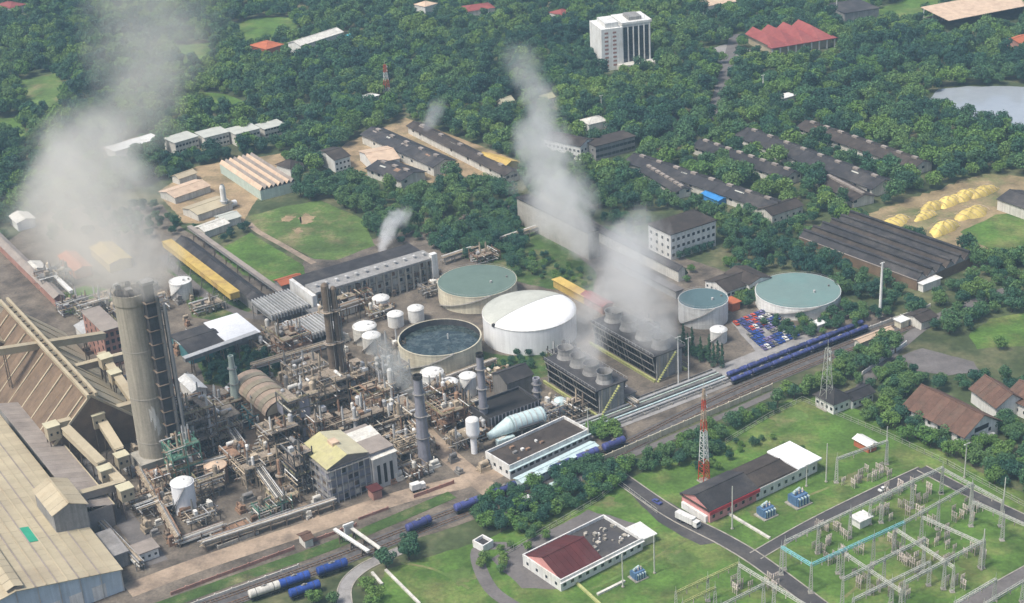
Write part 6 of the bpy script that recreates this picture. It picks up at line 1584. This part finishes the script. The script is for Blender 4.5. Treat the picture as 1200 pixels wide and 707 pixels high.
for k, (sh, m) in enumerate((('broad', 'leaves'), ('broad', 'leaves'), ('tall', 'leaves'), ('broad', 'leaves_bright'), ('broad', 'leaves_dark'), ('tall', 'leaves_dark'), ('broad', 'leaves'), ('broad', 'leaves_dark'))):
    cm = crown_mesh(80 + k, 17, 70, .09, sh, m)
    o = bpy.data.objects.new(f'forest_tree_{k}', cm); src.objects.link(o)

TREES = []                                               # (x, y, radius, variant, zone)
def clear_at(x, y, use_foot=True, use_clear=True):
    if use_foot:
        for P in FOOT:
            if inpoly(x, y, P): return False
    if use_clear:
        for P in CLEAR:
            if inpoly(x, y, P): return False
    return True
BB = []
def fill(poly, sp, rmin, rmax, variants, zone, seed, use_clear=True, prob=1., use_foot=True):
    R = random.Random(seed); W_ = [(q.x, q.y) for q in (G(*p) for p in poly)]
    x0, x1 = min(p[0] for p in W_), max(p[0] for p in W_); y0, y1 = min(p[1] for p in W_), max(p[1] for p in W_)
    nx, ny = int((x1 - x0) / sp) + 1, int((y1 - y0) / sp) + 1
    for i in range(nx):
        for j in range(ny):
            x, y = x0 + (i + R.uniform(.05, .95)) * sp, y0 + (j + R.uniform(.05, .95)) * sp
            if R.random() > prob or not inpoly(x, y, W_) or not clear_at(x, y, use_foot, use_clear): continue
            TREES.append((x, y, rmin + (rmax - rmin) * R.random() ** 1.6, R.choice(variants), zone))
# speed: footprint tests through a coarse grid of blocked cells
NEAR = [
 ([(553, 592), (700, 540), (735, 548), (735, 572), (600, 632), (562, 622)], 4.3, 2.6, 3.9, (0, 1, 4, 6), 'broad tree in the thick hedge between railway and red roofed house', 1, False, 1),
 ([(750, 546), (792, 524), (872, 488), (940, 456), (1004, 418), (1050, 395), (1064, 408), (1014, 438), (1004, 456), (950, 464), (900, 486), (866, 506), (848, 512), (842, 548), (812, 556), (800, 548), (760, 556)], 4.8, 2.8, 4.4, (0, 1, 4, 3, 2), 'broad tree in the belt between railway and upper lawn', 2, False, .9),
 ([(690, 505), (720, 500), (728, 515), (700, 522)], 4, 3.0, 4.0, (3, 6), 'round bright tree at the cooling tower corner', 3, False, 1),
 ([(1000, 478), (1050, 474), (1075, 494), (1120, 520), (1190, 512), (1250, 545), (1250, 600), (1190, 580), (1112, 540), (1045, 508), (1005, 494)], 5.2, 2.8, 4.4, (0, 1, 3, 4), 'leafy garden tree in front of the brown roofed villas', 4, False, .92),
 ([(1010, 455), (1045, 430), (1075, 442), (1150, 452), (1260, 435), (1260, 480), (1150, 475), (1120, 470), (1060, 470)], 5.6, 2.6, 4.2, (0, 1, 2, 4), 'leafy tree behind the brown roofed villas', 5, False, .8),
 ([(1060, 405), (1100, 380), (1150, 350), (1260, 330), (1260, 358), (1160, 372), (1130, 395), (1090, 400)], 6.5, 3.2, 5.0, (0, 1, 4, 5), 'tree between the tall white mast and the sports field', 6, True, .85),
 ([(1130, 408), (1260, 400), (1260, 432), (1200, 416), (1150, 412)], 7, 2.6, 4.2, (0, 3, 4), 'tree on the strip below the sports field', 7, True, .8),
 ([(890, 372), (935, 372), (985, 362), (1020, 362), (1060, 368), (1000, 388), (935, 392), (900, 390)], 5.5, 2.6, 3.8, (4, 5, 0), 'dark bushy tree ringing the broad aqua roofed tank', 8, False, .9),
 ([(447, 640), (500, 622), (505, 640), (470, 668), (448, 665)], 5.5, 3.5, 4.6, (4, 0), 'dark tree between tracks and lower left lawn', 9, True, .9),
 ([(430, 690), (470, 680), (480, 712), (430, 720)], 5, 3.0, 4.2, (3, 6), 'bright tree on the lower left lawn by the path', 10, True, .8),
 ([(560, 660), (640, 615), (660, 625), (600, 665), (580, 690)], 5.5, 1.6, 2.6, (3, 6, 0), 'small garden tree beside the red roofed house', 11, False, .7),
 ([(735, 545), (790, 535), (800, 560), (760, 575)], 5, 2.2, 3.4, (0, 4, 5), 'tree left of the red and white mast', 12, True, .9),
 ([(235, 430), (300, 402), (332, 422), (330, 442), (272, 458), (240, 452)], 4.4, 2.2, 3.2, (4, 5), 'dark green tree in the planting bed under the pipe bridge', 13, False, 1),
 ([(560, 420), (640, 412), (650, 425), (600, 440), (565, 432)], 4.6, 1.6, 2.4, (4, 0), 'low shrub tree before the white dome tank', 14, False, .8),
 ([(300, 690), (360, 705), (390, 700), (400, 720), (300, 720)], 5, 2.2, 3.2, (3, 6), 'bright green bush tree at the bottom edge by the wagons', 15, True, .5),
 ([(1010, 440), (1060, 420), (1062, 436), (1030, 452)], 5, 2.2, 3.4, (0, 3), 'tree along the estate road by the white garden wall', 16, True, .8),
 ([(1120, 560), (1160, 560), (1250, 600), (1250, 620), (1190, 600)], 6, 2.4, 3.8, (0, 3), 'tree beyond the switchyard fence', 17, True, .8),
]
NEAR += [
 ([(860, 515), (905, 512), (960, 530), (950, 540), (900, 522), (862, 535), (835, 565), (815, 568), (820, 545)], 4.6, 1.4, 2.6, (0, 4, 3), 'low shrub tree behind the pink substation building', 18, False, .7),
 ([(1030, 452), (1064, 440), (1080, 448), (1062, 470), (1035, 474)], 4.6, 2.4, 3.8, (4, 0, 5), 'dark garden tree left of the large villa', 19, False, .95),
 ([(1165, 512), (1176, 488), (1250, 488), (1250, 540), (1200, 525)], 4.8, 2.4, 4.0, (0, 1, 3), 'garden tree right of the large villa', 20, False, .95),
]
for a in NEAR: fill(a[0], a[1], a[2], a[3], a[4], a[5], a[6], a[7], a[8])
# cypress row
for k in range(11):
    p = G(796 + k * 5.0, 409 + k * 2.0 + (k % 3) * 3); TREES.append((p.x, p.y, random.uniform(3.4, 4.6), 7, 'slim dark cypress in the row before the blue green roofed tank'))
for k in range(5):
    p = G(797 + k * 9, 304 - k * 3); TREES.append((p.x, p.y, random.uniform(2.4, 3.2), 7, 'slim cypress in front of the white office block'))
# mid and far woods
MID = [
 ([(300, 240), (330, 215), (345, 205), (420, 212), (480, 222), (560, 215), (610, 232), (600, 262), (520, 285), (470, 285), (435, 282), (426, 255), (375, 233), (330, 241)], 7.2, 3.8, 5.6, (0, 1, 4, 2), 'tree behind the meadow', 21, True, .97),
 ([(610, 225), (680, 195), (740, 205), (830, 240), (900, 255), (960, 262), (945, 275), (1060, 325), (1040, 350), (985, 352), (960, 330), (890, 318), (845, 300), (840, 262), (790, 250), (700, 250), (640, 240)], 6.6, 3.2, 5.0, (0, 1, 4, 5, 2), 'tree in the wood between warehouses and tanks', 22, True, .97),
 ([(1060, 330), (1140, 310), (1260, 300), (1260, 335), (1150, 350), (1090, 372), (1040, 365)], 6.6, 3.2, 4.8, (0, 1, 4), 'tree in the wood below the ridged works', 23, True, .95),
 ([(0, 250), (60, 245), (70, 268), (30, 300), (-60, 300), (-60, 250)], 6, 3, 4.5, (4, 0), 'tree at the left edge under the smoke', 24, True, .9),
 ([(850, 310), (890, 318), (890, 345), (870, 352), (850, 330)], 5, 2.6, 4, (3, 4), 'tree left of the broad aqua roofed tank', 25, True, .9),
 ([(185, 200), (240, 175), (330, 160), (345, 172), (300, 182), (230, 195), (190, 225)], 6.5, 3.2, 4.8, (0, 4, 5), 'tree behind the ribbed workshop', 26, True, .95),
 ([(200, 275), (232, 262), (262, 276), (285, 262), (296, 268), (252, 292), (222, 280)], 6, 2.4, 3.4, (4, 0), 'tree between the white column and the field', 27, True, .7),
 ([(610, 290), (690, 322), (700, 338), (640, 330), (600, 312)], 6, 1.8, 3.0, (0, 3), 'bush tree in front of the pale slab block', 28, True, .8),
]
MID += [
 ([(436, 286), (520, 285), (565, 255), (612, 236), (618, 300), (640, 318), (606, 330), (596, 308), (545, 304), (512, 300), (508, 288)], 6.0, 2.6, 4.4, (0, 1, 4, 5, 2), 'tree between process hall and pale slab block', 29, False, .93),
 ([(640, 236), (700, 250), (760, 262), (764, 285), (720, 300), (700, 285)], 6.4, 2.6, 4.0, (4, 0, 5), 'tree behind the pale slab block', 30, False, .75),
 ([(60, 245), (190, 240), (215, 268), (190, 285), (120, 280), (60, 285)], 6.4, 2.6, 4.0, (4, 0, 5), 'tree beneath the drifting smoke', 32, False, .55),
 ([(760, 300), (800, 312), (860, 330), (850, 345), (800, 330)], 6, 2.0, 3.4, (0, 3, 4), 'tree along the low sheds left of the twin roofed office', 33, False, .6),
 ([(40, 300), (70, 340), (120, 372), (110, 385), (60, 360), (20, 320)], 6, 1.6, 2.8, (4, 0), 'bush tree by the left grass patch', 34, False, .5),
]
MID += [
 ([(440, 282), (520, 262), (596, 238), (608, 262), (606, 300), (560, 300), (520, 296), (508, 282)], 5.2, 2.4, 4.4, (0, 1, 4, 5, 2), 'tree between process hall and pale slab block', 35, False, .9, False),
 ([(610, 296), (640, 300), (690, 326), (694, 342), (650, 332), (612, 320)], 4.6, 1.4, 2.6, (0, 3, 4), 'bush tree in front of the pale slab block', 36, False, .8, False),
 ([(890, 376), (905, 380), (935, 387), (975, 377), (1000, 364), (1014, 370), (975, 391), (935, 400), (902, 390)], 4.0, 2.0, 3.2, (4, 5, 0), 'bushy tree ringing the broad aqua roofed tank', 37, False, .9, False),
 ([(860, 352), (884, 340), (890, 356), (872, 366)], 3.6, 2.4, 3.4, (4, 0), 'bushy tree left of the broad aqua roofed tank', 38, False, 1, False),
]
for a in MID: fill(*a)
fill([(-110, -70), (1310, -70), (1310, 310), (1130, 318), (1000, 268), (760, 225), (640, 222), (560, 215), (345, 205), (230, 195), (60, 262), (-110, 262)], 7.0, 3.0, 7.4, (0, 1, 2, 3, 4, 5, 0, 4, 3), 'far', 31, True, .97)
# the nearest trees stand as things of their own, the far woods as one mass
def seen(T):
    x, y = PX((T[0], T[1], 3)); return -15 < x < 1215 and -15 < y < 722
cand = [T for T in TREES if seen(T) and T[4] != 'far']
cand.sort(key=lambda T: -T[2] / mpp((T[0], T[1], 0)))
single = cand[:300]; ids = set(id(T) for T in single)
R = random.Random(3)
for (x, y, r, k, z) in single:
    if k != 7: z = ('mid green ', 'wide mid green ', 'tall green ', 'bright yellow green ', 'dark green ', 'tall dark green ', 'fresh green ')[k] + z.replace('bright ', '').replace('dark ', '').replace('green ', '').replace('broad ', '')
    t = thing('cypress_tree' if k == 7 else 'tree', z, 'tree', (x, y, 0), R.uniform(0, 6.28), z.replace('tree', 'trees', 1))
    s_ = r * 1.05; t.scale = (s_, s_, s_ * R.uniform(.85, 1.1))
    mobj('crown', CROWNS[k][0], t); mobj('trunk', CROWNS[k][1], t)
rest = [T for T in TREES if id(T) not in ids]
me = bpy.data.meshes.new('forest'); me.from_pydata([(T[0], T[1], 0) for T in rest], [], [])
for nm, ty, vals in (('tsize', 'FLOAT', [T[2] for T in rest]), ('tturn', 'FLOAT', [R.uniform(0, 6.28) for T in rest]), ('tkind', 'INT', [min(T[3], 7) for T in rest])):
    at_ = me.attributes.new(nm, ty, 'POINT'); at_.data.foreach_set('value', vals)
fo = mobj('forest', me); tag(fo, 'dense green forest and far woods filling the background', 'forest', kind='stuff')
ng = bpy.data.node_groups.new('forest', 'GeometryNodeTree')
ng.interface.new_socket('Geometry', in_out='INPUT', socket_type='NodeSocketGeometry'); ng.interface.new_socket('Geometry', in_out='OUTPUT', socket_type='NodeSocketGeometry')
N, L = ng.nodes, ng.links
gi, go = N.new('NodeGroupInput'), N.new('NodeGroupOutput')
iop = N.new('GeometryNodeInstanceOnPoints'); ci = N.new('GeometryNodeCollectionInfo'); ci.inputs[0].default_value = src
ci.inputs['Separate Children'].default_value = True; ci.inputs['Reset Children'].default_value = True
def attr(n, ty):
    a = N.new('GeometryNodeInputNamedAttribute'); a.data_type = ty; a.inputs[0].default_value = n; return a.outputs[0]
cx = N.new('ShaderNodeCombineXYZ'); L.new(attr('tturn', 'FLOAT'), cx.inputs[2])
L.new(gi.outputs[0], iop.inputs['Points']); L.new(ci.outputs[0], iop.inputs['Instance']); iop.inputs['Pick Instance'].default_value = True
L.new(attr('tkind', 'INT'), iop.inputs['Instance Index']); L.new(cx.outputs[0], iop.inputs['Rotation'])
sz = attr('tsize', 'FLOAT'); L.new(sz, iop.inputs['Scale']); L.new(iop.outputs[0], go.inputs[0])
md = fo.modifiers.new('forest', 'NODES'); md.node_group = ng
print('TREES', len(TREES), 'single', len(single))

# ------------------------------------------------------------------ smoke and steam
def plume(name, label, pts, dens, col, seed, aniso=.2, nscale=.05, edge=.55):
    """pts: (px, py, y_world, radius): path points seen at that pixel at that world distance; a curved tube of air
    whose density thins outwards and along its length, torn by noise; the path is parametrised by world y"""
    C_ = []
    for x, y, yw, r in pts:
        d = FW * FPX + RT * (x - 600) - UP * (y - 353.5); q = CPOS + d * (yw / d.y); C_.append((q, r))
    y0, y1 = C_[0][0].y, C_[-1][0].y
    mb = MB(); n, Rr = 20, random.Random(seed); K = 5
    dense = []
    for (q, r), (q2, r2) in zip(C_, C_[1:]):
        for j in range(K): dense.append((q.lerp(q2, j / K), r + (r2 - r) * j / K))
    dense.append(C_[-1])
    e0, e1 = C_[0], C_[-1]
    for f_ in (.9, .7, .4, .02): dense.append((e1[0] + Vector((0, 3 + 6 * (1 - f_), 0)), e1[1] * f_))
    for f_ in (.9, .7, .4, .02): dense.insert(0, (e0[0] - Vector((0, e0[1] * .5 * (1 - f_), 0)), e0[1] * f_))
    for q, r in dense:
        for i in range(n):
            a = 2 * math.pi * i / n; rr = r * 1.12
            mb.v.append((q.x + rr * math.cos(a), q.y, q.z + rr * math.sin(a)))
    for k in range(len(dense) - 1):
        for i in range(n):
            j = (i + 1) % n; mb.f.append((k*n+i, (k+1)*n+i, (k+1)*n+j, k*n+j)); mb.sm.append(True)
    mb.f += [tuple(range(n)), tuple(range(len(dense) * n - 1, (len(dense) - 1) * n - 1, -1))]; mb.sm += [False, False]
    m = bpy.data.materials.new(name); m.use_nodes = True; t = m.node_tree; N, L = t.nodes, t.links
    N.remove(N['Principled BSDF']); out = N['Material Output']
    pv = N.new('ShaderNodeVolumePrincipled'); pv.inputs['Color'].default_value = (*col, 1); pv.inputs['Anisotropy'].default_value = aniso
    L.new(pv.outputs[0], out.inputs['Volume'])
    geo = N.new('ShaderNodeNewGeometry'); sep = N.new('ShaderNodeSeparateXYZ'); L.new(geo.outputs['Position'], sep.inputs[0])
    def mth(op, a, b=None, c=None, clamp=False):
        q = N.new('ShaderNodeMath'); q.operation = op; q.use_clamp = clamp
        for i, v in enumerate((a, b, c)):
            if v is None: continue
            if isinstance(v, (int, float)): q.inputs[i].default_value = v
            else: L.new(v, q.inputs[i])
        return q.outputs[0]
    tt = mth('DIVIDE', mth('SUBTRACT', sep.outputs[1], y0), y1 - y0)
    def curve(vals):
        lo, hi = min(vals), max(vals); fc = N.new('ShaderNodeFloatCurve'); cv = fc.mapping.curves[0]
        xs = [(q.y - y0) / (y1 - y0) for q, r in C_]; ys = [(v - lo) / (hi - lo + 1e-9) for v in vals]
        cv.points[0].location = (xs[0], ys[0]); cv.points[-1].location = (xs[-1], ys[-1])
        for x, y in list(zip(xs, ys))[1:-1]: cv.points.new(x, y)
        for p_ in cv.points: p_.handle_type = 'VECTOR'
        fc.mapping.update(); L.new(tt, fc.inputs['Value'])
        return mth('MULTIPLY_ADD', fc.outputs[0], hi - lo, lo)
    cxn, czn, rn = curve([q.x for q, r in C_]), curve([q.z for q, r in C_]), curve([r for q, r in C_])
    nz = N.new('ShaderNodeTexNoise'); nz.inputs['Scale'].default_value = nscale; nz.inputs['Detail'].default_value = 5; nz.inputs['Roughness'].default_value = .66
    nz.inputs['Distortion'].default_value = .6
    mp = N.new('ShaderNodeMapping'); mp.inputs['Location'].default_value = (seed * 13.7, seed * 5.1, 0); L.new(geo.outputs['Position'], mp.inputs[0]); L.new(mp.outputs[0], nz.inputs['Vector'])
    dx, dz = mth('SUBTRACT', sep.outputs[0], cxn), mth('SUBTRACT', sep.outputs[2], czn)
    dist = mth('DIVIDE', mth('SQRT', mth('ADD', mth('MULTIPLY', dx, dx), mth('MULTIPLY', dz, dz))), rn)
    dist = mth('ADD', dist, mth('MULTIPLY', mth('SUBTRACT', nz.outputs['Fac'], .5), 2.6 * edge))
    mr = N.new('ShaderNodeMapRange'); mr.interpolation_type = 'SMOOTHSTEP'; mr.inputs[1].default_value = 1.0; mr.inputs[2].default_value = .25; L.new(dist, mr.inputs[0])
    fade = N.new('ShaderNodeFloatCurve'); cv = fade.mapping.curves[0]
    cv.points[0].location = (0, 1); cv.points[-1].location = (1, dens[1] / dens[0])
    if len(dens) > 2: cv.points.new(.5, dens[2] / dens[0])
    fade.mapping.update(); L.new(tt, fade.inputs['Value'])
    endf = N.new('ShaderNodeMapRange'); endf.inputs[1].default_value = 1.0; endf.inputs[2].default_value = .85; L.new(tt, endf.inputs[0])
    L.new(mth('MULTIPLY', mth('MULTIPLY', mth('MULTIPLY', mr.outputs[0], fade.outputs[0]), endf.outputs[0]), dens[0]), pv.inputs['Density'])
    MATS[name] = m
    o = mb.build(name, name); tag(o, label, name.split('_')[-1], kind='stuff')
    return o
SMOKE = True
if SMOKE:
    plume('brown_smoke', 'huge brownish grey smoke plume drifting up from the concrete tower', [(166, 336, 556, 8), (150, 314, 566, 20), (108, 276, 590, 36), (100, 228, 618, 33), (126, 160, 665, 27), (152, 95, 715, 29), (182, 20, 775, 36), (205, -60, 840, 42)], (.042, .007, .012), (.975, .955, .91), 1, nscale=.026, edge=1.15)
    plume('white_steam', 'white steam cloud rising from the longer cooling tower', [(768, 392, 618, 11), (745, 352, 632, 24), (738, 312, 648, 24), (748, 275, 672, 14), (756, 245, 700, 8)], (.055, .010, .036), (.985, .98, .965), 2, nscale=.045, edge=1.1)
    plume('tall_steam', 'tall steam column rising behind the pale slab block over the forest', [(684, 290, 712, 7), (668, 262, 728, 17), (645, 215, 755, 21), (634, 160, 800, 15), (632, 120, 840, 11), (618, 85, 880, 12), (600, 58, 925, 14)], (.060, .008, .034), (.985, .98, .965), 3, nscale=.045, edge=1.1)
    plume('fan_steam', 'low steam drifting off the cooling tower before the dome tank', [(694, 428, 600, 7), (686, 402, 612, 14), (682, 372, 625, 13), (700, 345, 645, 8)], (.06, .012, .05), (.985, .98, .965), 7, nscale=.06, edge=1.1)
    plume('vent_steam', 'small white steam puff from the process hall roof', [(448, 294, 775, 3), (452, 275, 785, 5.5), (464, 258, 797, 6.5), (478, 246, 808, 5)], (.30, .08, .22), (.97, .97, .97), 4, nscale=.14, edge=.9)
    plume('wisp_steam', 'faint steam wisp above the dark court warehouses', [(500, 150, 950, 4), (508, 136, 965, 8), (516, 120, 985, 7)], (.05, .02, .04), (.92, .93, .93), 5, nscale=.1)
    plume('duct_steam', 'thin steam veil leaning from squat tanks to the chimney', [(492, 470, 585, 4), (470, 440, 600, 8), (450, 412, 620, 8), (435, 390, 640, 5)], (.05, .02, .05), (.85, .87, .84), 6, nscale=.1)

# ------------------------------------------------------------------ haze
HAZE = 0.00012
if HAZE:
    hb = MB().box(-900, -60, -1, 900, 1900, 345).build('haze'); hb['kind'] = 'stuff'
    hm = bpy.data.materials.new('haze'); hm.use_nodes = True; t = hm.node_tree; t.nodes.remove(t.nodes['Principled BSDF'])
    pv = t.nodes.new('ShaderNodeVolumePrincipled'); pv.inputs['Color'].default_value = (.50, .74, .98, 1); pv.inputs['Density'].default_value = HAZE; pv.inputs['Anisotropy'].default_value = 0
    t.links.new(pv.outputs[0], t.nodes['Material Output'].inputs['Volume']); hb.data.materials.append(hm); hm.cycles.homogeneous_volume = True if hasattr(hm.cycles, 'homogeneous_volume') else None
